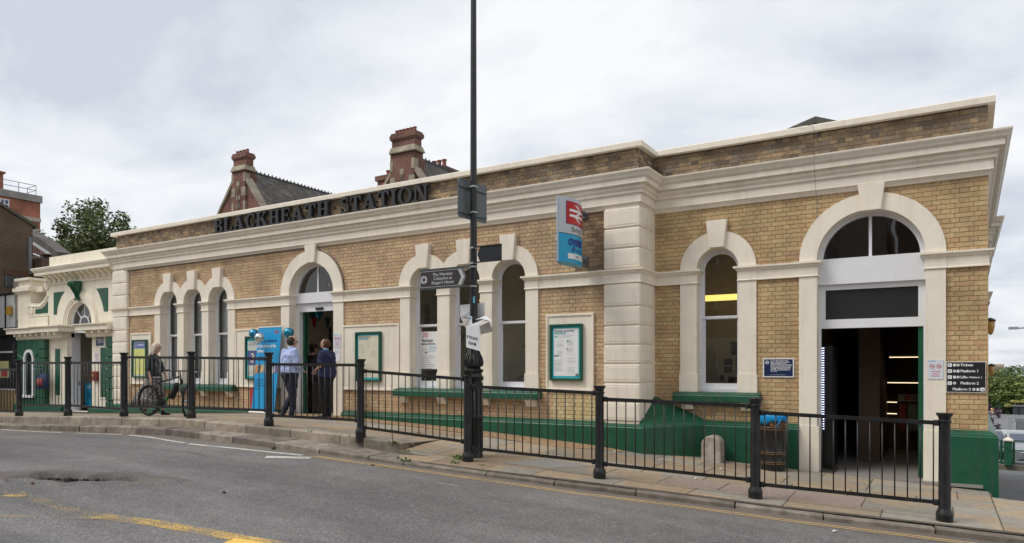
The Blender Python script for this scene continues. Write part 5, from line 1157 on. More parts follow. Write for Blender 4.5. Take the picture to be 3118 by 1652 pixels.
for i in range(9):
    q = 98+i*5; m.tube([(XW(q, 17.9), 17.9, ZW(q, 776, 17.9)), (XW(q-3, 17.9), 18.0, ZW(q-3, 742+i*3.4, 17.9))], .05, 5)
    q = 112+i*5; m.tube([(XW(q, 17.85), 17.85, ZW(q, 824+i, 17.85)), (XW(q-1, 17.85), 17.95, ZW(q-1, 801, 17.85))], .05, 5)
m.build('pantile', PANT, t, kind='stuff')
px_prism('dormer_window', [(118, 776), (132, 778), (132, 798), (118, 797)], 18.1, .2, mat('blue_pane', (.06, .09, .14), .15), t); px_prism('dormer_cheek', [(134, 774), (158, 776), (158, 800), (134, 800)], 18.05, .3, mat('rusty_cheek', (.10, .05, .03), .8), t)
m = MB(); m.tube([(XW(103, 17.8), 17.8, ZW(103, 773, 17.8)), (XW(122, 17.8), 17.8, ZW(122, 780, 17.8)), (XW(120, 17.8), 17.8, ZW(120, 820, 17.8))], .05, 6); m.build('gutter', mat('lead', (0, 0, 0)), t)
t = thing('red_brick_block', 'red brick flats with concrete parapet and roof railing at upper left', 'building', (-53, 24, 0)); XR = -50.0
ytop = lambda px, py: ZW(px, py, 1)
def zX(px, py, X):   # height of a photo point on the plane x = X
    t_ = (px-PX)/F; d = X/(-sT+t_*cT); return CH-(py-HY)*d/F
zt1 = zX(123, 597, XR)
m = MB(); m.box(XR-14, XR, 14, 25.4, -4, zt1-.45); m.build('wall', REDC, t); m = MB(); m.box(XR-14.1, XR+.1, 13.9, 25.5, zt1-.45, zt1); m.build('concrete_parapet', mat('concrete', (.33, .31, .28), .9, var=.2, vscale=.6, dirt=(.15, .13, .11, .6), dscale=.5), t)
for z, hb_ in ((zt1-1.75, .26), (zt1-2.36, .14)): m = MB(); m.box(XR-.1, XR+.06, 14, 25.42, z, z+hb_); m.build('stone_band', mat('pale_band', (.45, .40, .33), .8, var=.15, vscale=1), t)
m = MB(); m.box(XR-.02, XR+.04, 22.0, 23.42, zt1-1.62, zt1-.62); w1 = m.build('window', mat('blue_pane', (.06, .09, .14), .15), t); m = MB()
for q in (22.0, 22.45, 22.9, 23.12, 23.38): m.box(XR+.04, XR+.08, q-.03, q+.03, zt1-1.62, zt1-.62)
for z in (-1.62, -1.3, -.96, -.66): m.box(XR+.04, XR+.09, 22.0, 23.42, zt1+z-.02, zt1+z+.03)
m.build('frame', WHITE, w1)
m = MB(); RLM = mat('roof_rail', (.13, .15, .14), .5)
for z in (.36, .68): m.tube([(XR-.15, 14, zt1+z), (XR-.15, 25.2, zt1+z), (XR-1.3, 25.2, zt1+z)], .02, 5)
for y in (20, 22, 23.1, 24.1, 25.2): m.tube([(XR-.15, y, zt1), (XR-.15, y, zt1+.68)], .02, 5)
m.tube([(XR-1.25, 25.2, zt1), (XR-1.25, 25.2, zt1+.68)], .02, 5); m.build('roof_railing', RLM, t)
m = MB(); m.box(XR-5, XR-.02, 16, 23.1, zt1, zt1+1.0); m.box(XR-5.2, XR+.08, 15.8, 23.2, zt1+1.0, zt1+1.12); m.build('stair_tower', REDC, t)
# shop beside the pavilion
t = thing('shop_front', 'black framed shop with white fascia at the far left edge', 'shop', (-29.5, 13, .3)); 
m = MB(); m.box(-34, -26.95, 13.3, 16, -2, 4.45); m.build('wall', mat('shop_wall', (.24, .18, .12), .9, var=.3, vscale=6), t)
m = MB(); m.box(-34, -27.35, 13.02, 13.3, 3.25, 4.42); fa = m.build('fascia', mat('fascia_white', (.66, .68, .66), .4), t); m = MB(); m.box(-34, -27.33, 12.98, 13.04, 3.17, 3.25); m.box(-28.02, -27.98, 12.98, 13.02, 3.25, 4.42); m.box(-34, -27.33, 12.98, 13.04, 4.42, 4.48); m.build('fascia_trim', BLACK, fa)
m = MB(); m.box(-34, -26.98, 12.9, 13.3, 2.95, 3.16); m.build('blind_box', BLACK, t, bevel=.02)
m = MB(); m.box(-34, -27.2, 13.1, 13.3, 1.0, 2.95); m.build('shop_window', mat('shop_glass', (.03, .035, .04), .08), t)
m = MB(); m.box(-34, -27.2, 13.08, 13.12, 2.35, 2.41); m.box(-34, -27.2, 13.06, 13.12, 1.0, 1.06); m.build('glazing_bar', WHITE, t)
m = MB(); m.box(-34, -27.25, 13.1, 13.3, .1, 1.0); m.build('stall_riser', mat('stock_low', (.42, .30, .16), .85, var=.3, vscale=18), t)
m = MB(); m.box(-28.7, -27.9, 13.055, 13.08, 1.45, 2.05); m.build('poster', mat('poster_yellow', (.70, .66, .30), .6), t); m = MB(); m.lathe([(.0, 0), (.16, 0)], (0, 0, 0)) if 0 else m.box(-28.35, -27.98, 13.04, 13.056, 1.5, 1.75); m.build('poster_patch', RINK, t)
m = MB(); m.prism([(-27.35, 4.85), (-26.85, 4.95), (-26.9, 4.2), (-26.85, 3.2), (-26.98, 3.0), (-27.1, 3.6), (-27.25, 4.2)], 'y', 12.95, 13.35); m.build('stone_console', mat('old_stone', (.25, .22, .19), .9, var=.4, vscale=4, bump=.6, bscale=12), t)
m = MB(); m.box(-27.2, -26.9, 13.0, 13.3, .2, 3.2); m.build('black_pilaster', BLACK, t)
m = MB(); m.box(-27.75, -27.5, 12.9, 13.0, 3.7, 4.0); m.build('alarm_box', mat('alarm_orange', (.55, .30, .05), .5), t)
m = MB()
for i in range(6): m.tube([(-26.75, 12.72, 1.9+i*.13), (-26.75, 12.72, 2.0+i*.13)], .06, 8)
m.tube([(-26.72, 12.75, .9), (-26.75, 12.72, 1.9)], .02, 5); m.tube([(-26.75, 12.72, 2.65), (-26.7, 12.75, 2.95)], .02, 5); o = m.build('cable_joint', BLACK); tag(o, 'black ribbed cable fitting hanging at the left corner of the cream pavilion', 'cable fitting')

# ---- trees
BARK = mat('bark', (.10, .075, .05), .9, var=.3)
def leaf_mat(n, c, v=.35):
    return mat(n, c, .55, var=v, vscale=1.5, obj_rand=.45)
def crown(mb, c, rad, n, size, r, clumps=26, flat=.75):
    cs = []
    for i in range(clumps):
        while True:
            p = Vector((r.uniform(-1, 1), r.uniform(-1, 1), r.uniform(-1, 1)))
            if .25 < p.length < 1: break
        cs.append((Vector((p.x*rad[0], p.y*rad[1], p.z*rad[2])), r.uniform(.22, .42)))
    for i in range(n):
        cc_, q = r.choice(cs)
        d = Vector((r.gauss(0, 1), r.gauss(0, 1), r.gauss(0, 1))).normalized()*(r.random()**.4)
        p = Vector(c)+cc_+Vector((d.x*rad[0]*q, d.y*rad[1]*q, d.z*rad[2]*q*flat))
        a = Vector((r.gauss(0, 1), r.gauss(0, 1), r.gauss(0, .6))).normalized(); b = a.cross(Vector((r.gauss(0, 1), r.gauss(0, 1), r.gauss(0, 1)))).normalized()
        s = size*r.uniform(.6, 1.4)
        mb.add([p-a*s, p-b*s*.45, p+a*s, p+b*s*.45], [(0, 1, 2, 3)], r.random())
    return cs
def tree(name, label, cat, base, h, rad, n, size, m, seed, group=None, clumps=26, trunk=.22):
    r = random.Random(seed); t = thing(name, label, cat, base, group=group); cz = base[2]+h-rad[2]
    mb = MB(); cs = crown(mb, (base[0], base[1], cz), rad, n, size, r, clumps); mb.build('crown', m, t, fix=False)
    tr = MB(); tr.tube([base, (base[0]+.1, base[1], base[2]+(h-2*rad[2])*.8), (base[0], base[1], cz)], trunk, 8, r2=trunk*.5)
    for cc_, q in cs[:14]: tr.tube([(base[0], base[1], cz-rad[2]*.6+r.uniform(-.3, .3)), (base[0]+cc_.x*.5, base[1]+cc_.y*.5, cz+cc_.z*.3-.2*rad[2]), (base[0]+cc_.x, base[1]+cc_.y, cz+cc_.z)], trunk*.3, 5, r2=.02)
    tr.build('trunk', BARK, t, smooth=True); return t
GL1 = leaf_mat('leaf_dark', (.115, .145, .045)); GL2 = leaf_mat('leaf_mid', (.085, .13, .035)); GL3 = leaf_mat('leaf_light', (.13, .17, .035)); GL4 = leaf_mat('leaf_hedge', (.045, .08, .02)); GL5 = leaf_mat('leaf_yellow', (.42, .40, .12))
Yt = 30; xt = XW(290, Yt); dt = Yt/(cT+(290-PX)/F*sT); s_ = dt/F
ztop = ZW(290, 622, Yt)
tree('tree', 'broad leafy tree rising behind the cream parapet left of the station', 'tree', (xt, Yt, 0), ztop, (3.3, 2.6, 3.3), 11000, .14, GL1, 2, clumps=60)
xt = XW(170, 38); tree('tree', 'paler loose tree between the red block and the broad leafy tree', 'tree', (xt, 38, 0), ZW(170, 705, 38), (4.2, 3, 3.6), 7000, .2, GL2, 5, clumps=30)
xt = XW(235, 36); tree('tree', 'low tree filling the gap under the paler crown', 'tree', (xt, 36, 0), ZW(235, 735, 36), (3, 3, 2.5), 4000, .2, GL2, 6)

# ---- right background across the car park
def RX(px, Y): return XW(px, Y)
RG = 'broadleaf trees beyond the car park'
for i, (px, Y, top, rad, m, lab) in enumerate([(3035, 245, 1122, (7, 7, 8), GL1, 'darker poplar like tree nearest the station corner beyond the car park'), (3095, 262, 1118, (12, 10, 9), GL2, 'tall mid green tree rising behind the bright round tree at right'), (3085, 240, 1152, (8, 7, 7), GL3, 'bright yellow green round tree beyond the car park'), (3128, 240, 1145, (8, 7, 8), GL3, 'bright green tree at the right edge of the photo')]):
    x = RX(px, Y); zb = lane(Y); tp = ZW(px, top, Y); tree('broadleaf_tree', lab, 'tree', (x, Y, zb), tp-zb, rad, 9000, .42, m, 20+i, RG, clumps=44, trunk=.4)
mb = MB(); r = random.Random(3)
for px in range(3012, 3150, 9): x = RX(px, 234); crown(mb, (x, 234, lane(234)+1.6), (1.6, 1.2, 1.7), 500, .3, r, 8)
o = mb.build('hedge', GL4, fix=False); tag(o, 'dark green hedge along the back of the car park', 'hedge')
mb = MB(); crown(mb, (RX(3105, 232), 232, lane(232)+2.6), (2.4, 1.5, 1.3), 700, .25, r, 9); o = mb.build('flowering_bush', GL5, fix=False); tag(o, 'yellow flowering bush above the dark shed', 'bush')
mb = MB(); crown(mb, (RX(3014, 100), 100, lane(100)+2.0), (1.2, 1.2, 2.4), 900, .18, r, 10); o = mb.build('purple_bush', leaf_mat('leaf_purple', (.07, .035, .07)), fix=False); tag(o, 'dark purple leaved bush beside the station corner', 'bush')
Y = 231; t = thing('storage_shed', 'dark grey flat roofed shed at the back of the car park', 'shed', (RX(3105, Y), Y, lane(Y)))
xa, xb = RX(3085, Y), RX(3140, Y); m = MB(); m.box(xa, xb, Y, Y+4, lane(Y), ZW(3100, 1237, Y)); m.build('wall', mat('shed_grey', (.04, .045, .055), .6), t); m = MB(); m.box(xa-.2, xb+.2, Y-.3, Y+4.2, ZW(3100, 1237, Y), ZW(3100, 1233, Y)); m.build('roof', mat('shed_roof', (.16, .17, .19), .6), t); m = MB(); m.box(RX(3098, Y), RX(3106, Y), Y-.05, Y+.1, lane(Y), lane(Y)+2.1); m.build('door', BLACK, t)
Y = 520
def flats(label, x0px, x1px, toppx, col, Y):
    xa, xb = RX(x0px, Y), RX(x1px, Y); zt = ZW(x0px, toppx, Y); t = thing('apartment_block', label, 'building', ((xa+xb)/2, Y, lane(Y)))
    m = MB(); m.box(xa, xb, Y, Y+14, lane(Y)-2, zt); m.build('wall', mat('flats_%d' % toppx, col, .8), t)
    n = 8
    for i in range(n):
        for k in range(2): x = xa+(xb-xa)*(i+.25)/n; m = MB(); m.box(x, x+(xb-xa)*.5/n, Y-.15, Y+.1, zt-3.0-3.2*k, zt-1.2-3.2*k); m.build('window', mat('far_pane', (.12, .15, .18), .2), t)
flats('pale orange block of flats above the trees at right', 3020, 3058, 1108, (.52, .38, .25), 520)
flats('distant white block between the trees at far right', 3066, 3086, 1118, (.55, .6, .62), 560)

# ---- the street opposite, seen only as reflections in the station windows
for i, (x0, x1, y0, h, col, lb) in enumerate([(-34, -15, -12, 9.5, (.42, .36, .30), 'brick terrace across the road mirrored in the left hand station windows'), (-14.5, -2, -13, 10.5, (.40, .33, .27), 'tall brick shops across the road mirrored in the middle station windows'), (-1.5, 16, -12, 9, (.14, .11, .09), 'brick house across the road mirrored in the right hand fanlight')]):
    t = thing('terrace', lb, 'building', ((x0+x1)/2, y0, 0)); m = MB(); m.box(x0, x1, y0-8, y0, -3, h); m.build('wall', mat('opp_%d' % i, col, .85, var=.2), t)
    n = int((x1-x0)/2.6)
    for k in range(n):
        for z in (1.0, 4.2, 7.2):
            x = x0+.9+k*2.6; m = MB(); m.box(x, x+1.1, y0, y0+.03, z, z+1.7); q = m.build('window', mat('opp_glass', (.10, .12, .14), .2), t); m = MB(); m.box(x-.08, x, y0, y0+.08, z-.08, z+1.78); m.box(x+1.1, x+1.18, y0, y0+.08, z-.08, z+1.78); m.box(x, x+1.1, y0, y0+.08, z+.8, z+.88); m.box(x, x+1.1, y0, y0+.08, z+1.7, z+1.78); m.box(x, x+1.1, y0, y0+.08, z-.08, z); m.build('frame', WHITE, q)
# ================================================================== STREET FURNITURE
# ---- pedestrian railing: ten posts, sloping panels
rl = thing('pedestrian_railing', 'black iron guard railing with round capped posts along the pavement edge', 'railing', (-9, 9.1, .7))
POSTS = [(.06,10.4,-.02,1.27),(-1.99,10.1,.10,1.41),(-4.02,9.8,.23,1.55),(-6.05,9.5,.35,1.77),(-8.04,9.3,.65,1.95),(-10.03,9.1,.76,2.08),(-12.09,9.0,.82,2.12),(-14.09,8.85,.79,2.12),(-16.05,8.75,.74,2.05),(-17.98,8.65,.67,1.99),(-19.95,8.5,.58,1.85)]
RAILS = [((1.22,1.15),(.29,.207)),((1.36,1.306),(.44,.34)),((1.516,1.444),(.57,.466)),((1.75,1.63),(.81,.665)),((1.867,1.85),(.95,.926)),((2.0,1.967),(1.03,1.04)),((2.024,2.0),(1.01,1.03)),((1.915,1.91),(.976,.95)),((1.92,1.915),(.94,.97)),((1.76,1.765),(.76,.77))]
for x, y, zb, zt in POSTS:
    h = zt-zb; mb = MB(); rr = .064
    mb.lathe([(.088,-.08),(.088,.07),(.092,.08),(.088,.095),(.084,.12),(.068,.15),(rr,.17),(rr-.005,h-.16),(rr-.003,h-.115),(.072,h-.105),(.072,h-.09),(rr-.004,h-.08),(rr,h-.05),(.085,h-.02),(.088,h-.008),(.085,h),(.0,h+.004)], (x, y, zb), 20)
    o = mb.build('post', BLACK, rl, smooth='auto')
for i, (tp, bt) in enumerate(RAILS):
    a, b = POSTS[i+1], POSTS[i]       # left, right
    A = Vector((a[0], a[1], 0)); B = Vector((b[0], b[1], 0)); d = (B-A).normalized(); nn = Vector((-d.y, d.x, 0))
    for nm, (z0, z1), hh in (('top_rail', tp, .024), ('bottom_rail', bt, .022)):
        mb = MB(); p = A+d*.07; q = B-d*.07; vs = []
        for P_, z in ((p, z0), (q, z1)):
            for s, u in ((-1, -1), (1, -1), (1, 1), (-1, 1)): vs.append((P_.x+nn.x*.013*s, P_.y+nn.y*.013*s, z+u*hh))
        mb.add(vs, [(0, 1, 2, 3), (7, 6, 5, 4), (0, 4, 5, 1), (1, 5, 6, 2), (2, 6, 7, 3), (3, 7, 4, 0)]); mb.build(nm, BLACK, rl)
        for P_, z, s in ((p, z0, 1), (q, z1, -1)):
            m = MB(); c = P_+d*.035*s; m.lathe([(.0, -.034), (.03, -.034), (.034, -.02), (.034, .02), (.03, .034), (.0, .034)], (c.x-d.x*.02*s, c.y-d.y*.02*s, z), 8); m.build('rail_socket', BLACK, rl)
    L = (B-A).length
    for k in range(15):
        t = (k+.85)/15.7; p = A+(B-A)*t; m = MB(); m.tube([(p.x, p.y, bt[0]+(bt[1]-bt[0])*t), (p.x, p.y, tp[0]+(tp[1]-tp[0])*t)], .0085, 6); m.build('bar', BLACK, rl, smooth=True)

# ---- lamp column with signs
LX, LY, LZb = -6.17, 9.86, .37
lc = thing('lamp_post', 'tall black cast iron lamp column with ornate base rising past the roofline', 'lamp post', (LX, LY, LZb))
mb = MB(); mb.lathe([(.15,-.1),(.15,.06),(.14,.08),(.138,.62),(.15,.64),(.15,.68),(.138,.70),(.135,1.22),(.16,1.25),(.165,1.29),(.14,1.31),(.13,1.35),(.155,1.37),(.16,1.40),(.12,1.42),(.10,1.44)], (LX, LY, LZb), 24)
for i in range(10):
    a = i*math.pi/5; mb.tube([(LX+math.cos(a)*.135, LY+math.sin(a)*.135, LZb+.09), (LX+math.cos(a)*.133, LY+math.sin(a)*.133, LZb+1.2)], .018, 6)
mb.build('base', BLACK, lc, smooth='auto')
mb = MB(); mb.lathe([(.10,1.43),(.135,1.46),(.145,1.52),(.13,1.58),(.10,1.66),(.08,1.74),(.068,1.80),(.085,1.81),(.085,1.83),(.066,1.85),(.062,1.9)], (LX, LY, LZb), 24)
for i in range(8):
    a = i*math.pi/4
    for da in (-.16, .16): mb.tube([(LX+math.cos(a+da*s)*r_, LY+math.sin(a+da*s)*r_, LZb+z) for r_, z, s in ((.138, 1.46, 1), (.152, 1.52, 1.4), (.136, 1.59, 1.2), (.10, 1.67, .6), (.072, 1.76, 0))], .011, 5)
    mb.ell((LX+math.cos(a+.39)*.128, LY+math.sin(a+.39)*.128, LZb+1.56), (.022, .022, .035), 6, 4)
mb.build('acanthus_vase', BLACK, lc, smooth='auto')
mb = MB(); mb.tube([(LX, LY, LZb+1.85), (LX, LY, 8.6)], .059, 18, r2=.043); mb.tube([(LX, LY, 8.6), (LX-.1, LY-.3, 9.1), (LX-.2, LY-.9, 9.3)], .03, 8); mb.build('column', BLACK, lc, smooth='auto')
mb = MB(); mb.ell((LX-.22, LY-1.1, 9.25), (.12, .3, .08)); mb.build('lantern', STEEL, lc, smooth=True)
def clampring(z): m = MB(); m.lathe([(.056,-.014),(.063,-.012),(.063,.012),(.056,.014)], (LX, LY, z), 18); m.box(LX+.0, LX+.05, LY-.075, LY-.055, z-.012, z+.012); return m
# grey plate seen from behind
t = thing('road_sign', 'grey back of a rounded road sign clamped high on the lamp column', 'sign', (LX-.08, LY, 4.2))
P0 = Vector((-6.30, 9.60)); P1 = Vector((-6.23, 10.36)); d = (P1-P0).normalized(); L_ = (P1-P0).length
def rrect(w_, h_, r, n=5):
    pts = []
    for cx, cy, a0 in ((w_-r, r, -90), (w_-r, h_-r, 0), (r, h_-r, 90), (r, r, 180)):
        for i in range(n+1): a = math.radians(a0+90*i/n); pts.append((cx+r*math.cos(a), cy+r*math.sin(a)))
    return pts
mb = MB(); pts = rrect(L_, .62, .06); n = len(pts); nn = Vector((d.y, -d.x))*.004
vs = [(P0.x+d.x*u+nn.x*s, P0.y+d.y*u+nn.y*s, 4.18+v) for s in (1, -1) for u, v in pts]
mb.add(vs, [tuple(range(n)), tuple(range(2*n-1, n-1, -1))]+[(i, (i+1) % n, n+(i+1) % n, n+i) for i in range(n)]); mb.build('plate', GREYBACK, t)
for z in (4.27, 4.68):
    m = MB(); a = P0+d*.03; b = P1-d*.03; m.prism([(a.x+.004, a.y), (b.x+.004, b.y), (b.x+.03, b.y), (a.x+.03, a.y)], 'z', z-.015, z+.015); m.build('channel', GREYBACK, t); clampring(z).build('clamp', STEEL, t)
# blank black finger sign
Yf = 9.78; xa, xb = XW(1453, Yf), XW(1527, Yf); z0, z1 = ZW(1490, 793, Yf), ZW(1490, 748, Yf); zm = (z0+z1)/2
t = thing('direction_sign', 'blank black arrow shaped sign pointing left on the right side of the lamp column', 'sign', (xb, Yf, z0))
m = MB(); m.prism([(xa, zm), (xa+.05, z0), (xb, z0), (xb, z1), (xa+.05, z1)], 'y', Yf, Yf+.012); m.build('plate', mat('blank_navy_black', (.008, .011, .015), .45), t)
for z in (z0-.006, z1+.006): m = MB(); m.box(LX+.05, xb, Yf-.01, Yf+.02, z-.009, z+.009); m.build('bracket_arm', BLACK, t); clampring(z).build('clamp', STEEL, t)
# english heritage style finger sign
Yf = 9.74; xa, xb = XW(1278.5, Yf), XW(1420, Yf); z0, z1 = ZW(1300, 877, Yf), ZW(1300, 824, Yf); zm = (z0+z1)/2
t = thing('direction_sign', 'dark brown arrow sign reading The Wernher Collection at Rangers House pointing right', 'sign', (xa, Yf, z0)); BRN = mat('sign_brown', (.035, .028, .027), .45)
H_ = z1-z0
m = MB(); m.prism([(xa, z0), (xb-.07, z0), (xb, zm), (xb-.07, z1), (xa, z1)], 'y', Yf, Yf+.012); pl = m.build('plate', BRN, t)
SG = mat('sign_grey_print', (.46, .46, .46), .5); y = Yf-.002
m = MB(); e = .012
m.box(xa+.008, xb-.075, y, Yf-.0003, z1-.018, z1-.011); m.box(xa+.008, xb-.075, y, Yf-.0003, z0+.011, z0+.018); m.box(xa+.008, xa+.015, y, Yf-.0003, z0+.018, z1-.018)
m.prism([(xb-.075, z1-.011), (xb-.012, zm), (xb-.020, zm), (xb-.078, z1-.018)], 'y', y, Yf-.0003); m.prism([(xb-.075, z0+.011), (xb-.012, zm), (xb-.020, zm), (xb-.078, z0+.018)], 'y', y, Yf-.0003)
m.prism([(xb-.155, z1-.024), (xb-.095, z1-.024), (xb-.035, zm), (xb-.095, z0+.024), (xb-.155, z0+.024), (xb-.095, zm)], 'y', y-.001, Yf-.0004)
# castellated square emblem
cx, cz = xa+.085, zm-.002
for a, b, c_, d_ in ((-.048, .048, .028, .048), (-.048, .048, -.048, -.028), (-.048, -.028, -.028, .028), (.028, .048, -.028, .028)): m.box(cx+a, cx+b, y, Yf-.0003, cz+c_, cz+d_)
for u in (-.040, -.012, .016):
    for s in (1, -1):
        zz = sorted((cz+s*.048, cz+s*.062)); m.box(cx+u, cx+u+.018, y, Yf-.0003, *zz); xx = sorted((cx+s*.048, cx+s*.062)); m.box(xx[0], xx[1], y, Yf-.0003, cz+u, cz+u+.018)
m.build('printed_border', SG, pl)
for i, s in enumerate(('The Wernher', 'Collection at', "Ranger's House")): text(s, .070, SG, pl, frame_front((xa+.15+xb-.15)/2, y-.0005, zm+.045-i*.066), sx=.98, align='CENTER', bold=.0012)
for z in (z0-.012, z1+.012): m = MB(); m.box(xa, LX, Yf-.004, Yf+.018, z-.012, z+.012); m.build('bracket_arm', mat('green_grey_metal', (.05, .07, .06), .5), t); clampring(z).build('clamp', STEEL, t)
# crumpled correx placard
CARD = mat('placard_white', (.66, .67, .69), .5, var=.05); CARDG = mat('placard_grey', (.42, .38, .35), .6)
t = thing('folded_placard', 'white folded plastic placard reading IF YOU RAVE SCAN ME tied to the lamp column', 'placard', (LX, 9.72, 2.1))
def pp(px, py, Y): return (XW(px, Y), Y, ZW(px, py, Y))
def sheet(pts, name, m, parent, th=.004):
    a = [Vector(p) for p in pts]; nrm = (a[1]-a[0]).cross(a[2]-a[0]).normalized()*th; mb = MB(); n = len(a)
    mb.add([tuple(p) for p in a]+[tuple(p+nrm) for p in a], [tuple(range(n)), tuple(range(2*n-1, n-1, -1))]+[(i, (i+1) % n, n+(i+1) % n, n+i) for i in range(n)]); return mb.build(name, m, parent)
k = lambda x, y: (1380+x/4.014, 780+y/4.014)
sheet([pp(*k(82, 595), 9.93), pp(*k(380, 562), 9.90), pp(*k(386, 722), 9.94), pp(*k(268, 775), 9.97), pp(*k(86, 740), 9.93)], 'back_flap', CARD, t)
sheet([pp(*k(86, 740), 9.93), pp(*k(180, 760), 9.78), pp(*k(160, 890), 9.77)], 'left_flap', CARDG, t)
sheet([pp(*k(268, 775), 9.76), pp(*k(400, 722), 9.80), pp(*k(484, 800), 9.66), pp(*k(340, 760), 9.66)], 'top_flap', CARD, t)
lf = sheet([pp(*k(335, 955), 9.76), pp(*k(487, 918), 9.84), pp(*k(440, 800), 9.80), pp(*k(325, 850), 9.74)], 'right_flap', CARDG, t)
fp = [pp(*k(160, 1110), 9.70), pp(*k(333, 1158), 9.62), pp(*k(322, 838), 9.62), pp(*k(400, 765), 9.60), pp(*k(160, 850), 9.70)]
ff = sheet(fp, 'front_flap', CARD, t, .003)
o0 = Vector(fp[0]); ux = (Vector(fp[1])-o0); wl = math.hypot(ux.x, ux.y); uz = Vector((0, 0, 1)); ud = ux/wl
def fm(p): q = o0+ud*p.x+uz*p.y; nn_ = Vector((ud.y, -ud.x, 0)).normalized()*.006; return q+nn_
text('IF YOU RAVE', .068, BINK, ff, None, sx=.62, bold=.0015, fmap=lambda p: fm(Vector((p.x+.022, p.y+.150, 0)))); text('SCAN ME', .068, BINK, ff, None, sx=.62, bold=.0015, fmap=lambda p: fm(Vector((p.x+.055, p.y+.062, 0))))
m = MB(); m.tube([pp(*k(120, 750), 9.9), pp(*k(180, 752), 9.77), pp(*k(262, 756), 9.77)], .003, 5); m.tube([pp(*k(150, 828), 9.78), pp(*k(195, 830), 9.77)], .003, 5); m.build('cable_tie', BLACK, t)
x0, _, zz0 = pp(*k(175, 828), 9.79); x1, _, zz1 = pp(*k(231, 732), 9.79)
t = thing('number_plate', 'small white plate with a blue top and the number 0 on the lamp column', 'plate', (x0, 9.79, zz0)); m = MB(); m.box(x0, x1, 9.785, 9.79, zz0, zz1); q = m.build('plate', PAPERW, t); m = MB(); m.box(x0+.015, x1-.015, 9.783, 9.7848, zz1-.035, zz1-.01); m.build('blue_panel', BLUEP, q); text('0', .075, BINK, q, frame_front(x0+.018, 9.784, zz0+.022), sx=.8)
x0, _, zz0 = pp(*k(252, 570), 9.80); m = MB(); m.box(x0-.004, x0+.02, 9.785, 9.80, zz0, zz0+.10); o = m.build('sticker', mat('sticker_blue', (.10, .42, .62), .5)); tag(o, 'small peeling blue sticker on the lamp column above the placard', 'sticker')

# ---- projecting station sign (convex both sides)
t = thing('station_sign', 'projecting curved sign with red rail symbol above a blue ticket panel', 'sign', (-5.46, 12, 3.6))
sx0, ya, yb = -5.46, 11.46, 12.42; hL = yb-ya; bul = .13
def arcx(u, s): # u 0..1 outer->wall
    return s*(.012+bul*math.sin(math.pi*min(max(u, 0), 1)*.92+.12))
def signz(u, z): return z
def shell(name, z0, z1, m, parent):
    mb = MB(); n = 16; vs = []
    for i in range(n+1):
        u = i/n; y_ = ya+hL*u; vs += [(sx0+arcx(u, 1), y_, z0), (sx0+arcx(u, 1), y_, z1), (sx0+arcx(u, -1), y_, z1), (sx0+arcx(u, -1), y_, z0)]
    fs = [(i*4+j, (i+1)*4+j, (i+1)*4+(j+1) % 4, i*4+(j+1) % 4) for i in range(n) for j in range(4)]+[(0, 1, 2, 3), (n*4+3, n*4+2, n*4+1, n*4)]
    mb.add(vs, fs); return mb.build(name, m, parent, smooth='auto')
zb_, zm_, zt_ = 3.64, 4.135, 4.77
up = shell('upper_panel', zm_+.006, zt_, mat('sign_grey_white', (.55, .58, .62), .3), t); lo = shell('lower_panel', zb_, zm_-.006, BLUEP, t); shell('joint_strip', zm_-.0055, zm_+.0055, BINK, t)
m = MB(); m.box(sx0-.014, sx0+.016, ya-.01, ya+.02, zb_+.002, zt_-.002); m.build('edge_trim', mat('sign_edge', (.35, .42, .46), .4), t)
def amap(p, u0, z0, off=.004): u = u0+p.x/hL; return Vector((sx0+arcx(u, 1)+off, ya+hL*u, z0+p.y))
def apoly(polys, name, m, parent, u0, z0, off):
    mb = MB()
    for pl in polys:
        # long edges follow the curve
        q = []
        for i, a in enumerate(pl):
            b = pl[(i+1) % len(pl)]; n = max(1, int(abs(b[0]-a[0])/.06))
            q += [(a[0]+(b[0]-a[0])*j/n, a[1]+(b[1]-a[1])*j/n) for j in range(n)]
        xs = sorted(set(round(v[0], 5) for v in q))
        mb.add([amap(Vector((v[0], v[1], 0)), u0, z0, off) for v in q], [tuple(range(len(q)))])
    o = mb.build(name, m, parent, fix=False); return o
def grid_patch(w_, h_, u0, z0, off, name, m, parent):
    mb = MB(); n = 10; vs = []
    for i in range(n+1): vs += [amap(Vector((w_*i/n, 0, 0)), u0, z0, off), amap(Vector((w_*i/n, h_, 0)), u0, z0, off)]
    mb.add(vs, [(2*i, 2*i+2, 2*i+3, 2*i+1) for i in range(n)]); return mb.build(name, m, parent, fix=False)
grid_patch(.72, .40, .155, 4.305, .003, 'blue_border', mat('sign_border_blue', (.02, .02, .2), .4), up); grid_patch(.70, .385, .165, 4.3125, .006, 'red_field', mat('rail_red', (.52, .01, .02), .35), up)
w_, h_ = .56, .30
def lp(pts): return [(x*w_, y*h_/.62) for x, y in pts]
def bar(x0, x1, y0, y1, n=8): return [lp([(x0+(x1-x0)*i/n, y0), (x0+(x1-x0)*(i+1)/n, y0), (x0+(x1-x0)*(i+1)/n, y1), (x0+(x1-x0)*i/n, y1)]) for i in range(n)]
def diag(xa, ya_, xb, yb_, wd, n=5): return [lp([(xa+(xb-xa)*i/n, ya_+(yb_-ya_)*i/n), (xa+(xb-xa)*i/n+wd, ya_+(yb_-ya_)*i/n), (xa+(xb-xa)*(i+1)/n+wd, ya_+(yb_-ya_)*(i+1)/n), (xa+(xb-xa)*(i+1)/n, ya_+(yb_-ya_)*(i+1)/n)]) for i in range(n)]
apoly(bar(0, 1, .36, .45)+bar(0, 1, .17, .26)+diag(.26, .62, .68, .40, .15)+diag(.66, .40, .18, .21, .15)+diag(.17, .21, .58, 0, .15), 'double_arrow', INK, up, .24, 4.355, .009)
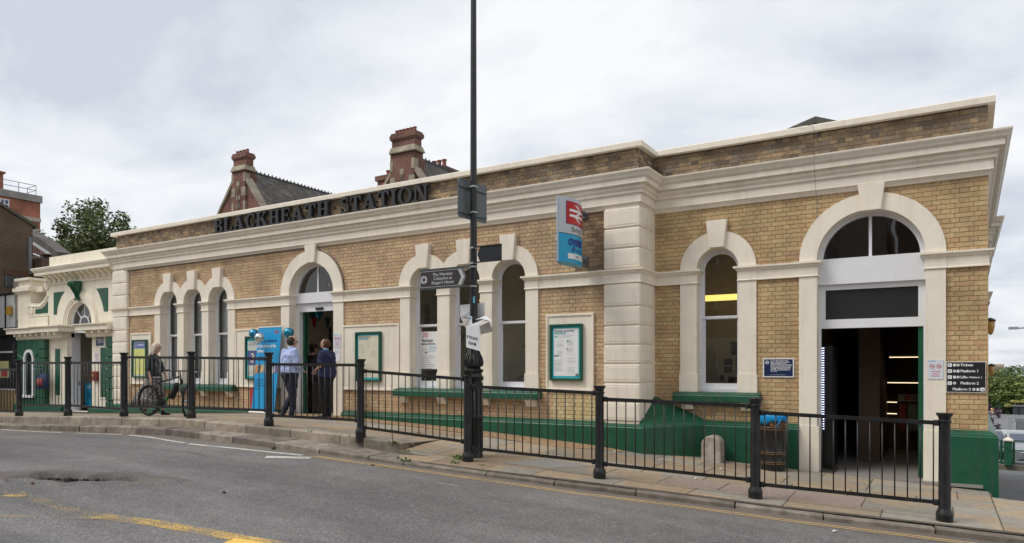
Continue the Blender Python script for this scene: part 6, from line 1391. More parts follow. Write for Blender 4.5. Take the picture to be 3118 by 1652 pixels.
text('Blackheath', .125, GINK, up, None, sx=.80, fmap=lambda p: amap(p, .30, 4.185, .006))
DBL = mat('oyster_navy', (.01, .03, .28), .4)
text('oyster', .235, DBL, lo, None, sx=.95, bold=.008, fmap=lambda p: amap(p, .215, 3.945, .006)); text('self service', .115, DBL, lo, None, sx=.85, fmap=lambda p: amap(p, .30, 3.835, .006))
wp = grid_patch(.70, .095, .20, 3.705, .004, 'zone_panel', PAPERW, lo); text('zone 3', .085, GINK, wp, None, sx=.85, fmap=lambda p: amap(p, .42, 3.73, .008))
for z0, z1 in ((4.56, 4.74), (3.70, 3.87)):
    m = MB(); m.box(-5.52, -5.40, 12.60, 12.632, z0, z1); m.box(-5.49, -5.43, 12.40, 12.60, (z0+z1)/2-.03, (z0+z1)/2+.03)
    for a in (z0+.03, z1-.03): m.tube([(-5.415, 12.59, a), (-5.415, 12.60, a)], .012, 6)
    m.build('wall_bracket', mat('bracket_grey', (.12, .12, .13), .6), t, bevel=.004)
m = MB(); m.prism([(11.9, 4.30), (11.8, 4.12), (11.86, 4.05), (12.1, 4.05), (12.1, 4.4)], 'x', -6.02, -6.0); 
m = MB(); xk = XW(1697, 12.3); m.prism([(xk-.04, 4.18), (xk+.03, 4.15), (xk+.2, 4.15), (xk+.2, 4.5), (xk+.03, 4.5)], 'y', 12.3, 12.32); o = m.build('hanging_sign_edge', PAPER); tag(o, 'pale pointed sign edge with a blue letter peeping from behind the projecting sign', 'sign'); text('S', .09, DBL, o, frame_front(xk+.0, 12.295, 4.2))

# ---- poster cases
def poster_case(label, x0, x1, z0, z1, paper, lines, Y=12.604, head=None, border=CYAN, frame=GREEN, pw=None):
    t = thing('poster_case', label, 'notice board', ((x0+x1)/2, Y, z0), group='green framed poster cases on the station wall'); d = .07; f = .045
    m = MB(); m.box(x0, x1, Y-d, Y, z1-f, z1); m.box(x0, x1, Y-d, Y, z0, z0+f); m.box(x0, x0+f, Y-d+.001, Y, z0+f, z1-f); m.box(x1-f, x1, Y-d+.001, Y, z0+f, z1-f); m.build('frame', frame, t, bevel=.006)
    m = MB(); m.box(x0+f, x1-f, Y-.030, Y-.002, z0+f, z1-f); bk = m.build('backing', border, t); g = .035
    m = MB(); a, b, c, e = x0+f+g, x1-f-g, z0+f+g*1.2, z1-f-g*1.1; m.box(a, b, Y-.033, Y-.0305, c, e); ps = m.build('poster', paper, t)
    for s, sz, mm, u, v, sx_ in (head or []): text(s, sz*(b-a), mm, ps, frame_front(a+u*(b-a), Y-.0345, e-v*(e-c)), sx=sx_, bold=.0015)
    r = random.Random(len(label)); m = MB()
    for (u0, u1, v0, v1, step) in lines:
        v = v0
        while v < v1:
            if r.random() < .85: m.box(a+u0*(b-a), a+(u0+(u1-u0)*r.uniform(.6, 1))*(b-a), Y-.0345, Y-.0335, e-v*(e-c)-.004, e-v*(e-c))
            v += step
    if m.v: m.build('small_print', mat('faint_print', (.42, .44, .38), .6), ps, kind='stuff')
    return t, ps, (a, b, c, e)
t, ps, (a, b, c, e) = poster_case('tall green framed case titled Passenger accessibility right of the triple window', -6.155, -5.49, 1.565, 2.625, PAPERW, [(.14, .85, .13, .2, .018), (.12, .42, .24, .40, .016), (.55, .85, .24, .36, .016), (.55, .88, .40, .56, .016), (.14, .42, .45, .58, .018), (.03, .42, .66, .9, .016), (.55, .9, .62, .95, .018)], head=[('Passenger accessibility', .125, GINK, .03, .07, .72), ('Blackheath', .125, TINK, .03, .115, .85)])
m = MB()
for u, v in ((.05, .15), (.53, .25)): m.box(a+u*(b-a), a+(u+.07)*(b-a), 12.569, 12.5705, e-(v+.035)*(e-c), e-v*(e-c))
m.build('icon', TINK, ps, kind='stuff'); m = MB(); m.prism([(a+.5*(b-a), e-.44*(e-c)), (a+.58*(b-a), e-.44*(e-c)), (a+.58*(b-a), e-.40*(e-c))], 'y', 12.569, 12.5705); m.box(a+.02*(b-a), a+.10*(b-a), 12.569, 12.5705, e-.59*(e-c), e-.555*(e-c)); m.box(a+.12*(b-a), a+.20*(b-a), 12.569, 12.5705, e-.59*(e-c), e-.555*(e-c)); m.box(a+.88*(b-a), b, 12.569, 12.5705, c, c+.05*(e-c)); m.build('dark_icon', GINK, ps, kind='stuff')
YP = 12.604
xa, xb = XW(1086, YP), XW(1163, YP); zb0, zt0 = ZW(1087, 1160, YP), ZW(1120, 1010, YP)
poster_case('green framed case titled Welcome to Blackheath just right of the middle doorway', xa, xb, zb0, zt0, PAPER, [(.05, .38, .2, .34, .018), (.42, .65, .14, .32, .018), (.70, .95, .16, .28, .018), (.12, .4, .36, .5, .02), (.6, .95, .35, .5, .02), (.05, .95, .68, .95, .02)], head=[('Welcome to', .13, GINK, .03, .055, .9), ('Blackheath', .13, TINK, .03, .10, .9)])
xa, xb = XW(406.5, YP), XW(450, YP); zb0, zt0 = ZW(425, 1149, YP), ZW(425, 1034, YP)
t, ps, (a, b, c, e) = poster_case('green framed case with a yellow WARNING poster behind the woman', xa, xb, zb0, zt0, mat('paper_yellow', (.66, .68, .22), .55), [(.1, .9, .22, .9, .035)], border=mat('white_backing', (.6, .65, .6), .5))
m = MB(); m.box(a, b, YP-.0355, YP-.0332, e-.18*(e-c), e); q = m.build('blue_header', mat('header_blue', (.10, .16, .42), .5), ps); text('WARNING', .15*(b-a), INK, q, frame_front(a+.30*(b-a), YP-.037, e-.10*(e-c)), bold=.001, sx=.8); m = MB(); m.prism([(a+.1*(b-a), e-.12*(e-c)), (a+.24*(b-a), e-.12*(e-c)), (a+.17*(b-a), e-.04*(e-c))], 'y', YP-.037, YP-.0357); m.build('warning_triangle', mat('tri', (.6, .4, .25), .5), q)
xa, xb = XW(751, YP), XW(825, YP); zb0, zt0 = ZW(751, 1155, YP), ZW(751, 1024, YP)
t, ps, (a, b, c, e) = poster_case('green framed Zone 3 poster case half hidden by the blue banner', xa, xb, zb0, zt0, mat('paper_pale', (.62, .64, .6), .55), [(.05, .95, .84, .97, .02)], head=[('Zone', .26, GINK, .04, .16, .9)])
m = MB(); m.box(a, a+.55*(b-a), YP-.0355, YP-.0332, e-.70*(e-c), e-.30*(e-c)); q = m.build('blue_square', mat('zone_blue', (.08, .10, .28), .5), ps); text('3', .44*(b-a), PAPER, q, frame_front(a+.14*(b-a), YP-.037, e-.62*(e-c)), bold=.006)
m = MB(); m.box(a, b, YP-.0355, YP-.0332, e-.04*(e-c), e+.0); m.build('teal_header', TINK, ps)
m = MB(); xr_ = XW(762, 12.61); m.box(xr_, xr_+.62, 12.60, 12.625, .80, 1.28); m.box(xr_+.04, xr_+.58, 12.597, 12.60, .84, 1.24); o = m.build('red_notice', mat('notice_red', (.42, .02, .02), .4)); tag(o, 'small red framed notice low on the wall behind the blue banner', 'notice')

# ---- wall signs
def cctv(label, x0, x1, z0, z1, Y):
    t = thing('security_notice', label, 'sign', ((x0+x1)/2, Y, z0)); m = MB(); m.box(x0, x1, Y-.012, Y, z0, z1); p = m.build('backing_plate', PAPERW, t); e = .016*(x1-x0)/.42
    m = MB(); m.box(x0+e, x1-e, Y-.014, Y-.0122, z0+e, z1-e); q = m.build('navy_panel', NAVY, t); w_ = x1-x0
    L = ['For your safety and security, this', 'station is monitored by surveillance', 'systems, including CCTV and', 'Body-Worn Video devices. Please note', 'that when activated, Body-Worn video', 'devices capture both video and audio', 'recordings. The footage captured via', 'CCTV may be used as evidence in a', 'court of law.']
    tall = (z1-z0) > w_
    s = .052*w_ if not tall else .06*w_; st_ = (z1-z0)*(.068 if not tall else .06)
    for i, l_ in enumerate(L): text(l_, s, INK, q, frame_front(x0+w_*(.25 if not tall else .2), Y-.0148, z1-.16*(z1-z0)-i*st_), sx=.82, bold=.0006)
    text('These surveillance systems are managed by the station operator'[:48], s*.6, INK, q, frame_front(x0+w_*.25, Y-.0148, z0+.12*(z1-z0)), sx=.8) if not tall else None
    m = MB(); arch_ring(m, x0+w_*.14, z1-.22*(z1-z0), .045*w_, .062*w_, Y-.0155, Y-.0142, 0, 2*math.pi, 24); m.box(x0+w_*.11, x0+w_*.17, Y-.0155, Y-.0142, z1-.235*(z1-z0), z1-.205*(z1-z0)); m.build('camera_symbol', INK, q)
    for a in (x0+.01, x1-.01):
        for b in (z0+.01, z1-.01): m = MB(); m.tube([(a, Y-.016, b), (a, Y-.01, b)], .003, 6); m.build('screw', STEEL, t)
    return t
Yw = 13.447; cctv('navy and white CCTV notice on the brickwork left of the big doorway', XW(2323.5, Yw), XW(2418, Yw), ZW(2370, 1148, Yw), ZW(2370, 1090, Yw), Yw)
cctv('small navy CCTV notice beside the white pavilion doorway', -21.87, -21.41, 2.47, 2.77, W-.0)
def nosmoke(label, x0, x1, z0, z1, Y, full=True):
    t = thing('no_smoking_sign', label, 'sign', ((x0+x1)/2, Y, z0)); m = MB(); m.box(x0, x1, Y-.008, Y, z0, z1); p = m.build('plate', mat('sign_pale', (.66, .69, .76), .4), t); w_ = x1-x0; h_ = z1-z0
    for u in (.28, .72):
        cx, cz = x0+u*w_, z0+.67*h_; m = MB(); arch_ring(m, cx, cz, .135*w_, .165*w_, Y-.0105, Y-.0085, 0, 2*math.pi, 24); m.prism([(cx-.11*w_, cz+.09*w_), (cx-.09*w_, cz+.11*w_), (cx+.11*w_, cz-.09*w_), (cx+.09*w_, cz-.11*w_)], 'y', Y-.0112, Y-.0106); m.build('prohibition_ring', RINK, p)
        m = MB(); m.box(cx-.09*w_, cx+.09*w_, Y-.0098, Y-.0084, cz-.02*w_, cz+.015*w_); m.build('cigarette_symbol', BINK, p)
    for i, s in enumerate(('No smoking,', 'vaping or', 'e-cigarettes.')): text(s, .125*w_, RINK, p, frame_front(x0+w_*.5, Y-.009, z0+.38*h_-i*.115*h_), align='CENTER', sx=.95, bold=.0007)
    m = MB(); m.box(x0+.05*w_, x0+.5*w_, Y-.0092, Y-.0084, z1-.08*h_, z1-.05*h_); m.build('operator_name', BLUEP, p)
    return t
Yq = 13.418; nosmoke('white no smoking or vaping sign on the pilaster right of the big doorway', XW(2825.5, Yq)+.0, XW(2872.5, Yq), ZW(2850, 1154, Yq), ZW(2850, 1095, Yq), Yq)
xa, xb = XW(1017, 12.597), XW(1038, 12.597); nosmoke('white no smoking sign on the pilaster right of the middle doorway', xa, xb, ZW(1028, 1058, 12.6), ZW(1028, 1016, 12.6), 12.597)
m = MB(); m.box(xa+.02, xb-.02, 12.59, 12.597, ZW(1028, 1100, 12.6), ZW(1028, 1062, 12.6)); o = m.build('paper_notice', PAPERW); tag(o, 'white paper notice under the no smoking sign by the middle doorway', 'notice'); text('Important\ninformation for\npassengers', .03, TINK, o, frame_front(xa+.04, 12.5885, ZW(1028, 1068, 12.6)), sx=.8)
nosmoke('small no smoking sign beside the white pavilion doorway', XW(289.5, W), XW(300.5, W), ZW(295, 1101, W), ZW(295, 1074, W), W)
# way finding panel
t = thing('platform_sign', 'black wayfinding sign listing Tickets and Platforms beside the right hand doorway', 'sign', (.35, 13.44, 1.55)); xa, xb = XW(2881.5, 13.44), XW(3002, 13.44); z0, z1 = ZW(2940, 1194.5, 13.44), ZW(2940, 1100.5, 13.44); w_, h_ = xb-xa, z1-z0
m = MB(); m.box(xa, xb, 13.425, 13.44, z0, z1); p = m.build('edge', PAPERW, t); m = MB(); m.box(xa+.006, xb-.006, 13.423, 13.4248, z0+.008, z1-.008); q = m.build('black_panel', BINK, t)
rows_ = [('Tickets', .36, 'ul'), ('Platform 1', .36, 'ul'), ('Lift', .36, 'l'), ('Platform 2', .36, 'u'), ('Platform 2', .16, 'dr')]
for i, (s, u, ar) in enumerate(rows_):
    zc_ = z1-h_*(.11+.196*i); text(s, .115*h_, INK, q, frame_front(xa+u*w_, 13.4222, zc_-.035*h_), bold=.0012, sx=1.0)
    bx = xa+w_*(.035 if ar != 'dr' else .86); m = MB(); sz = .115*h_; m.add([(x, 13.4222, z) for x, z in rrect(sz, sz, .012)], []) if 0 else m.prism([(bx+x, zc_-sz/2+z) for x, z in rrect(sz, sz, .01, 3)], 'y', 13.4215, 13.4228); m.build('arrow_box', INK, q)
    dv = {'ul': Vector((-1, 1)), 'l': Vector((-1, 0)), 'u': Vector((0, 1)), 'dr': Vector((1, -1))}[ar].normalized(); nv = Vector((-dv.y, dv.x)); c_ = Vector((bx+sz/2, zc_)); tip = c_+dv*sz*.33; tl = c_-dv*sz*.33; m = MB(); wv = sz*.05
    m.prism([tuple(tl+nv*wv), tuple(tl-nv*wv), tuple(tip-nv*wv), tuple(tip+nv*wv)], 'y', 13.4205, 13.4213)
    for s_ in (-1, 1): e_ = tip+(-dv+nv*s_).normalized()*sz*.35; m.prism([tuple(tip+dv*wv), tuple(e_+dv*wv), tuple(e_-dv*wv), tuple(tip-dv*wv)], 'y', 13.4203, 13.4204+.0005)
    m.build('arrow', BINK, q)
    for k_ in range(2 if ar != 'u' else 1):
        bx2 = xa+w_*((.17+.09*k_) if ar != 'dr' else (.76-.10*k_)); m = MB(); arch_ring(m, bx2+.02, zc_, .008, .020, 13.4215, 13.4228, 0, 2*math.pi, 12) if (i+k_) % 2 else m.box(bx2+.004, bx2+.036, 13.4215, 13.4228, zc_-.02, zc_+.02); m.build('pictogram', INK, q)
text('to Platform 1', .08*h_, INK, q, frame_front(xa+.50*w_, 13.4222, z1-h_*.502-.03*h_), bold=.0008)

# ---- litter bin
bx, by, bz = XW(2353, 12.95), 12.95, .09
t = thing('litter_bin', 'black cast litter bin with gold bands and blue bag beside the big doorway', 'bin', (bx, by, bz)); mb = MB(); mb.lathe([(.185,0),(.19,.02),(.19,.14),(.195,.15),(.195,.17),(.19,.18),(.193,.30),(.198,.31),(.198,.33),(.193,.34),(.205,.70),(.213,.71),(.213,.74),(.205,.75),(.21,.86),(.195,.87),(.18,.84),(.0,.84)], (bx, by, bz), 28)
mb.build('body', mat('bin_black', (.014, .013, .012), .4, var=.4, vscale=9, bump=.2, bscale=40, dirt=(.05, .045, .04, .2), dscale=5), t, smooth='auto')
GOLD = mat('gold_paint', (.30, .15, .06), .5, var=.3, vscale=30)
for z, r_ in ((.145, .197), (.172, .197), (.305, .200), (.333, .200), (.705, .215), (.742, .215)): m = MB(); m.lathe([(r_-.006,-.004),(r_,-.003),(r_,.003),(r_-.006,.004)], (bx, by, bz+z), 28); m.build('gold_band', GOLD, t)
def cyl(p, r_, a0, z): a = a0+p.x/r_; return Vector((bx+r_*math.cos(a), by+r_*math.sin(a), z+p.y))
text('BLACKHEATH', .085, GOLD, t, None, sx=.8, bold=.001, fmap=lambda p: cyl(p, .211, math.radians(-92), bz+.765))
BAG = mat('blue_plastic_bag', (.0, .27, .62), .25, var=.25, vscale=14); mb = MB(); r = random.Random(2); vs = []; n = 48
for j, (rr, z) in enumerate([(.205,.82),(.222,.83),(.230,.88),(.224,.94),(.20,.965),(.16,.95),(.13,.88)]):
    for i in range(n): a = 2*math.pi*i/n; q = rr+.010*math.sin(i*2.3+j)+r.uniform(-.005, .005); vs.append((bx+q*math.cos(a), by+q*math.sin(a), bz+z+.012*math.sin(i*.9+j*.7)+(-.03 if j < 2 else 0)*math.sin(a*2)))
mb.add(vs, [(j*n+i, j*n+(i+1) % n, (j+1)*n+(i+1) % n, (j+1)*n+i) for j in range(6) for i in range(n)])
a = math.radians(-52); kx, ky = bx+.235*math.cos(a), by+.235*math.sin(a); mb.ell((kx, ky, bz+.86), (.025, .025, .02), 8, 5); mb.tube([(kx, ky, bz+.86), (kx-.03, ky-.015, bz+.80), (kx-.045, ky-.02, bz+.74)], .012, 6, r2=.004); mb.tube([(kx, ky, bz+.86), (kx+.03, ky+.0, bz+.92), (kx+.05, ky+.02, bz+.94)], .012, 6, r2=.02)
mb.build('liner_bag', BAG, t, smooth=True)

# ---- milestone by the plinth
mx_, my_, mz_ = XW(2168, 12.98), 12.98, .17
pts = [(mx_-.165, mz_-.1), (mx_+.165, mz_-.1)]+[(mx_+.165*math.cos(math.pi*i/16), mz_+.30+.165*math.sin(math.pi*i/16)) for i in range(17)]
m = MB(); m.prism(pts, 'y', my_-.09, my_+.22); o = m.build('milestone', mat('milestone_stone', (.42, .37, .31), .9, var=.2, vscale=8, bump=.5, bscale=30, dirt=(.22, .14, .08, .6), dscale=6), bevel=.02, bseg=2); tag(o, 'short round topped stone marker against the green plinth', 'milestone')

# ---- roller banner
t = thing('roller_banner', 'tall leaning blue roller banner about railway history left of the middle doorway', 'banner', (XW(797, 12.25), 12.25, .69))
b0, b1 = XW(765, 12.25), XW(835, 12.25); zB, zT = .75, 2.80; lean = .24
def bmp(p): v = p.y/(zT-zB); return Vector((b0+p.x, 12.25+lean*v-.003-p.z, zB+p.y))
bw = b1-b0; mb = MB(); mb.add([(b0, 12.25, zB), (b1, 12.25, zB), (b1, 12.25+lean, zT), (b0, 12.25+lean, zT), (b0, 12.256, zB), (b1, 12.256, zB), (b1, 12.256+lean, zT), (b0, 12.256+lean, zT)], [(0, 1, 2, 3), (7, 6, 5, 4), (0, 4, 5, 1), (1, 5, 6, 2), (2, 6, 7, 3), (3, 7, 4, 0)])
bn = mb.build('printed_sheet', mat('banner_blue', (.0, .30, .62), .4), t)
NV = mat('banner_navy', (.01, .05, .22), .5)
text('2025 is a milestone', .105, NV, bn, None, sx=.80, bold=.002, fmap=lambda p: bmp(Vector((p.x+.03, p.y+1.69, .002)))); text('in the history of the\nrailway.', .105, INK, bn, None, sx=.76, bold=.003, lsp=1.15, fmap=lambda p: bmp(Vector((p.x+.03, p.y+1.56, .002))))
text('A 200-year\ninnovation', .07, NV, bn, None, sx=.85, fmap=lambda p: bmp(Vector((p.x+.06, p.y+1.30, .002)))); text('200', .11, RINK, bn, None, sx=.9, fmap=lambda p: bmp(Vector((p.x+bw-.24, p.y+1.90, .002))))
text('Railway 200\nprogramme\nwelcoming through\nrailway.', .07, NV, bn, None, sx=.85, fmap=lambda p: bmp(Vector((p.x+.05, p.y+.74, .002))))
m = MB(); r = random.Random(1)
for i, c_ in enumerate([(.5, .25, .1), (.08, .08, .10), (.55, .42, .2), (.25, .3, .4), (.45, .12, .08), (.12, .14, .1), (.5, .5, .52), (.15, .1, .2)]):
    mm = MB(); u = bw*i/8; mm.add([bmp(Vector((u, .92+.02*(i % 2), .003))), bmp(Vector((u+bw/8, .92+.02*(i % 3), .003))), bmp(Vector((u+bw/8, 1.13, .003))), bmp(Vector((u, 1.12, .003)))], [(0, 1, 2, 3)]); mm.build('picture', mat('pic%d' % i, c_, .5, var=.8, vscale=30), bn, fix=False)
m = MB(); m.prism([(b0-.03, .69), (b1+.03, .69), (b1+.03, .74), (b0-.03, .75)], 'y', 12.17, 12.36); m.build('base', PAPERW, t, bevel=.02); m = MB(); m.box(b0-.01, b1+.01, 12.24+lean, 12.27+lean, zT, zT+.03); m.build('top_bar', PAPERW, t)
m = MB(); m.tube([((b0+b1)/2, 12.36, .74), ((b0+b1)/2, 12.30+lean, zT)], .012, 6); m.build('pole', STEEL, t)
BLB = mat('balloon_blue', (.02, .27, .46), .16, metal=.6, coat=.6); BLS = mat('balloon_silver', (.75, .77, .80), .12, metal=.9)
def balloon(label, c, r_, m, tie, grp='foil look balloons on the banner'):
    t = thing('balloon', label, 'balloon', c, group=grp); mb = MB(); vs = []; mb.lathe([(0.001,-r_*1.18),(r_*.18,-r_*1.10),(r_*.55,-r_*.82),(r_*.85,-r_*.42),(r_,0),(r_*.94,r_*.4),(r_*.72,r_*.74),(r_*.38,r_*.95),(.001,r_*1.02)], c, 24); mb.build('skin', m, t, smooth=True)
    k_ = MB(); k_.lathe([(.004, 0), (.012, -.02), (.006, -.015)], (c[0], c[1], c[2]-r_*1.17), 8); k_.tube([(c[0], c[1], c[2]-r_*1.2), tie], .0015, 4); k_.build('knot', m, t)
balloon('left blue balloon on the banner top', pp(773, 1016, 12.2), .125, BLB, (b0+.05, 12.45, 2.7)); balloon('silver balloon in front of the banner corner', pp(790, 1028, 12.05), .12, BLS, (b0+.05, 12.45, 2.7)); balloon('right blue balloon on the banner top', pp(879, 1013, 12.2), .125, BLB, (b1, 12.45, 2.72))
balloon('dark blue balloon hanging inside the top of the middle doorway', (XW(962, 14.2), 14.2, 3.25), .2, BLB, (XW(962, 14.2), 14.2, 3.6), 'balloons inside the middle doorway')
balloon('silver balloon behind the fanlight of the middle doorway', (XW(1001, 14.6), 14.6, ZW(1001, 862, 14.6)), .12, BLS, (XW(1001, 14.6), 14.6, 5), 'balloons inside the middle doorway')
for i, (px, cl, lb) in enumerate(((957, RINK, 'red'), (998, mat('pennant_green', (.01, .07, .05), .6), 'dark green'))):
    x = XW(px, 14); z = ZW(px, 966, 14); m = MB(); m.prism([(x-.12, z), (x+.12, z), (x, z-.30)], 'y', 14, 14.004); o = m.build('pennant', cl); tag(o, lb+' bunting pennant hanging inside the middle doorway', 'bunting', 'bunting inside the middle doorway')
x0, x1 = XW(943, 15.5), XW(1012, 15.5); t = thing('framed_picture', 'dark framed picture on the wall inside the middle doorway', 'picture', (x0, 15.5, 2)); z0, z1 = ZW(980, 1075, 15.5), ZW(980, 998, 15.5)
m = MB(); m.box(x0, x1, 15.4, 15.46, z0, z1); m.build('frame', BLACK, t); m = MB(); m.box(x0+.06, x1-.06, 15.39, 15.40, z0+.06, z1-.06); m.build('print', mat('old_photo', (.22, .21, .2), .5, var=.7, vscale=5), t)
# event poster in the first window of the middle trio
xa, xb = XW(1278.5, 12.88), XW(1334, 12.88); z0, z1 = ZW(1300, 1123, 12.88), ZW(1300, 1009, 12.88)
t = thing('event_poster', 'white Railway 200 Event poster taped inside the window left of the lamp post', 'poster', ((xa+xb)/2, 12.93, z0)); m = MB(); m.box(xa, xb, 12.89, 12.895, z0, z1); p = m.build('sheet', PAPERW, t)
text('200', .14, RINK, p, frame_front(xa+.05, 12.888, z1-.12), sx=.8); text('Blackheath', .080, BINK, p, frame_front(xa+.05, 12.888, z1-.22), bold=.0015, sx=.85); text('Railway 200 Event', .062, BINK, p, frame_front(xa+.03, 12.888, z1-.285), bold=.0012, sx=.82)
text('Wednesday 30th July\n10AM till 1PM\nBooking Hall', .038, BLUEP, p, frame_front(xa+.24, 12.888, z1-.345), sx=.85, lsp=1.2); m = MB(); arch_ring(m, xa+.13, z1-.47, .085, .09, 12.887, 12.889, 0, math.pi, 14); m.prism([(xa+.13, z1-.47), (xa+.19, z1-.47), (xa+.15, z1-.42)], 'y', 12.887, 12.889); m.build('logo', BINK, p)
for i, s in enumerate(("St Christopher's Hospice information", 'Railway themed crafts for children', 'Refreshments available', 'Guess the name of the bear', 'Blackheath Society official unveiling', 'Railway archival and historical photos', 'Meet the station management', 'And lots more on the day!')): text('\u2022 '+s, .03, GINK, p, frame_front(xa+.02, 12.888, z1-.54-i*.045), sx=.8)

# ---- items by the left entrance
t = thing('backpack', 'blue and red backpack hanging on the green pilaster behind the railing', 'backpack', (-24.45, 12.5, 1.15)); x0, z0 = -24.47, 1.12
m = MB(); m.rings([(x0, 12.50, z0, .22, .10), (x0, 12.50, z0+.05, .27, .14), (x0, 12.51, z0+.25, .27, .14), (x0, 12.53, z0+.42, .22, .11), (x0, 12.55, z0+.50, .12, .06)], 14); m.build('bag_body', mat('bag_navy', (.02, .04, .12), .8, var=.2), t, smooth=True); m = MB(); m.rings([(x0+.02, 12.40, z0+.10, .16, .05), (x0+.02, 12.39, z0+.2, .18, .06), (x0+.02, 12.41, z0+.34, .15, .05)], 12); m.build('front_pocket', mat('bag_red', (.30, .05, .05), .8, var=.2), t, smooth=True)
m = MB(); m.tube([(x0-.2, 12.5, z0+.2), (x0-.28, 12.5, z0+.4), (x0-.1, 12.55, z0+.62), (x0, 12.58, z0+.68)], .025, 6); m.tube([(x0+.1, 12.55, z0+.48), (x0+.05, 12.58, z0+.62), (x0, 12.6, z0+.68)], .02, 6); m.build('strap', mat('bag_navy', (0, 0, 0)), t)
t = thing('newspaper_bin', 'blue METRO newspaper bin inside the white pavilion doorway', 'newspaper bin', (-23.2, 13.5, .42)); m = MB(); m.box(-23.55, -22.85, 13.4, 13.8, .55, 1.30); m.build('box', BLUEP, t, bevel=.02); m = MB(); m.box(-23.5, -22.9, 13.42, 13.78, .42, .55); m.build('plinth', BLACK, t); text('METRO', .13, INK, t, frame_front(-23.42, 13.395, 1.13), bold=.003); text('HERE TODAY\nGONE\nTOMORROW', .08, BINK, t, frame_front(-23.40, 13.395, .95))
t = thing('call_point', 'red metal entry box with brass knob beside the white pavilion doorway', 'call point', (-21.83, W, 1.4)); m = MB(); m.box(-21.99, -21.69, W-.09, W, 1.40, 1.70); m.build('box', mat('call_red', (.22, .035, .02), .5), t, bevel=.01); m = MB(); m.ell((-21.84, W-.11, 1.55), (.03, .03, .05)); m.build('knob', mat('brass', (.6, .42, .15), .3, metal=.8), t, smooth=True)

# ---- grey black cable draped round the middle arch and wire on the right range
m = MB(); pts = [(DC[0]+.25, 12.57, 4.68), (DC[0]+.28, 12.575, 4.60)]+[(DC[0]+.03+1.045*math.cos(math.radians(a)), 12.59, ZS+1.045*math.sin(math.radians(a))) for a in range(72, -1, -8)]; m.tube(pts, .013, 5); m.tube([(DC[0]-.2, 12.57, 4.665), (-14, 12.56, 4.66), (-16, 12.57, 4.655), (-20, 12.57, 4.66)], .012, 5); o = m.build('cable', BLACK); tag(o, 'thin black cable following the arch over the middle doorway', 'cable')
xw = XW(2478, 13.1); m = MB(); m.tube([(xw-.35, 13.33, 5.86), (xw-.05, 13.30, 5.80), (xw, 13.34, 5.70), (xw, 13.38, 5.3), (xw, 13.12, 5.28), (xw-.0, 13.14, 5.10), (xw, 13.36, 4.7), (xw, 13.44, 4.66), (xw, 13.44, 4.1)], .0035, 5); o = m.build('wire', mat('wire_grey', (.25, .23, .2), .6)); tag(o, 'thin wire running down over the cornice left of the big arch', 'wire')
# chain and padlock on the bottom rail
m = MB()
for i in range(6): m.ell((-7.42+.004*i, 9.36, .72-.035*i), (.012, .006, .02), 6, 4)
o = m.build('chain', mat('rusty_chain', (.08, .05, .03), .8)); tag(o, 'short rusty chain hanging from the railing above the kerb end', 'chain')
# litter
r = random.Random(8)
for i, (x, y, lb) in enumerate(((-4.75, 12.2, 'crumpled white paper scrap at the foot of the plinth near the stone pier'), (-3.0, 10.9, 'small white paper scrap on the paving below the railing'), (-2.95, 12.2, 'pale scrap on the paving in front of the stone marker'), (-7.0, 8.3, 'orange leaf scrap on the yellow lines'), (-1.0, 9.2, 'pale scrap beside the kerb at right'))):
    z = pav(x, y) if y > itp(KF, x) else rz(x); m = MB(); m.add([(x, y, z+.006), (x+.05, y+.01, z+.016), (x+.06, y+.05, z+.006), (x+.01, y+.04, z+.02)], [(0, 1, 2), (0, 2, 3)]); o = m.build('litter', PAPERW if i != 3 else POT, fix=False); tag(o, lb, 'litter')
# ---- wall lanterns on the side wall and street light beyond
for (Y_, lb) in ((17.3, 'nearer amber bowl lantern on the station side wall'), (23.3, 'farther amber bowl lantern on the station side wall')):
    z = ZW(3026, 985, 17.3) if Y_ < 20 else ZW(3016, 1120, 23.3); x = .66+(Y_-13.4)*.028+(.14 if Y_ > 21 else 0); t = thing('wall_lantern', lb, 'lantern', (x, Y_, z), group='amber lanterns on the side wall'); m = MB(); m.lathe([(.001,-.22),(.04,-.18),(.065,-.07),(.075,.05),(.001,.05)], (x+.06, Y_, z), 14); m.build('bowl', mat('amber_glass', (.5, .28, .08), .3), t, smooth=True); m = MB(); m.lathe([(.085,.05),(.085,.075),(.03,.11),(.001,.12)], (x+.06, Y_, z), 14); m.box(x-.02, x+.1, Y_-.03, Y_+.03, z+.04, z+.09); m.build('cap', BLACK, t)
Ys = 38; t = thing('street_light', 'slim street light with a horizontal arm at the far right edge', 'street light', (XW(3150, Ys), Ys, lane(Ys))); x1 = XW(3150, Ys); xh = XW(3080, Ys); zh = ZW(3080, 999, Ys); m = MB(); m.tube([(x1, Ys, lane(Ys)), (x1, Ys, zh-.1), (x1-.2, Ys, zh+.02), (xh+.1, Ys, zh)], .04, 6); m.build('pole', STEEL, t); m = MB(); m.box(xh-.1, xh+.22, Ys-.09, Ys+.09, zh-.05, zh+.06); m.build('head', STEEL, t)
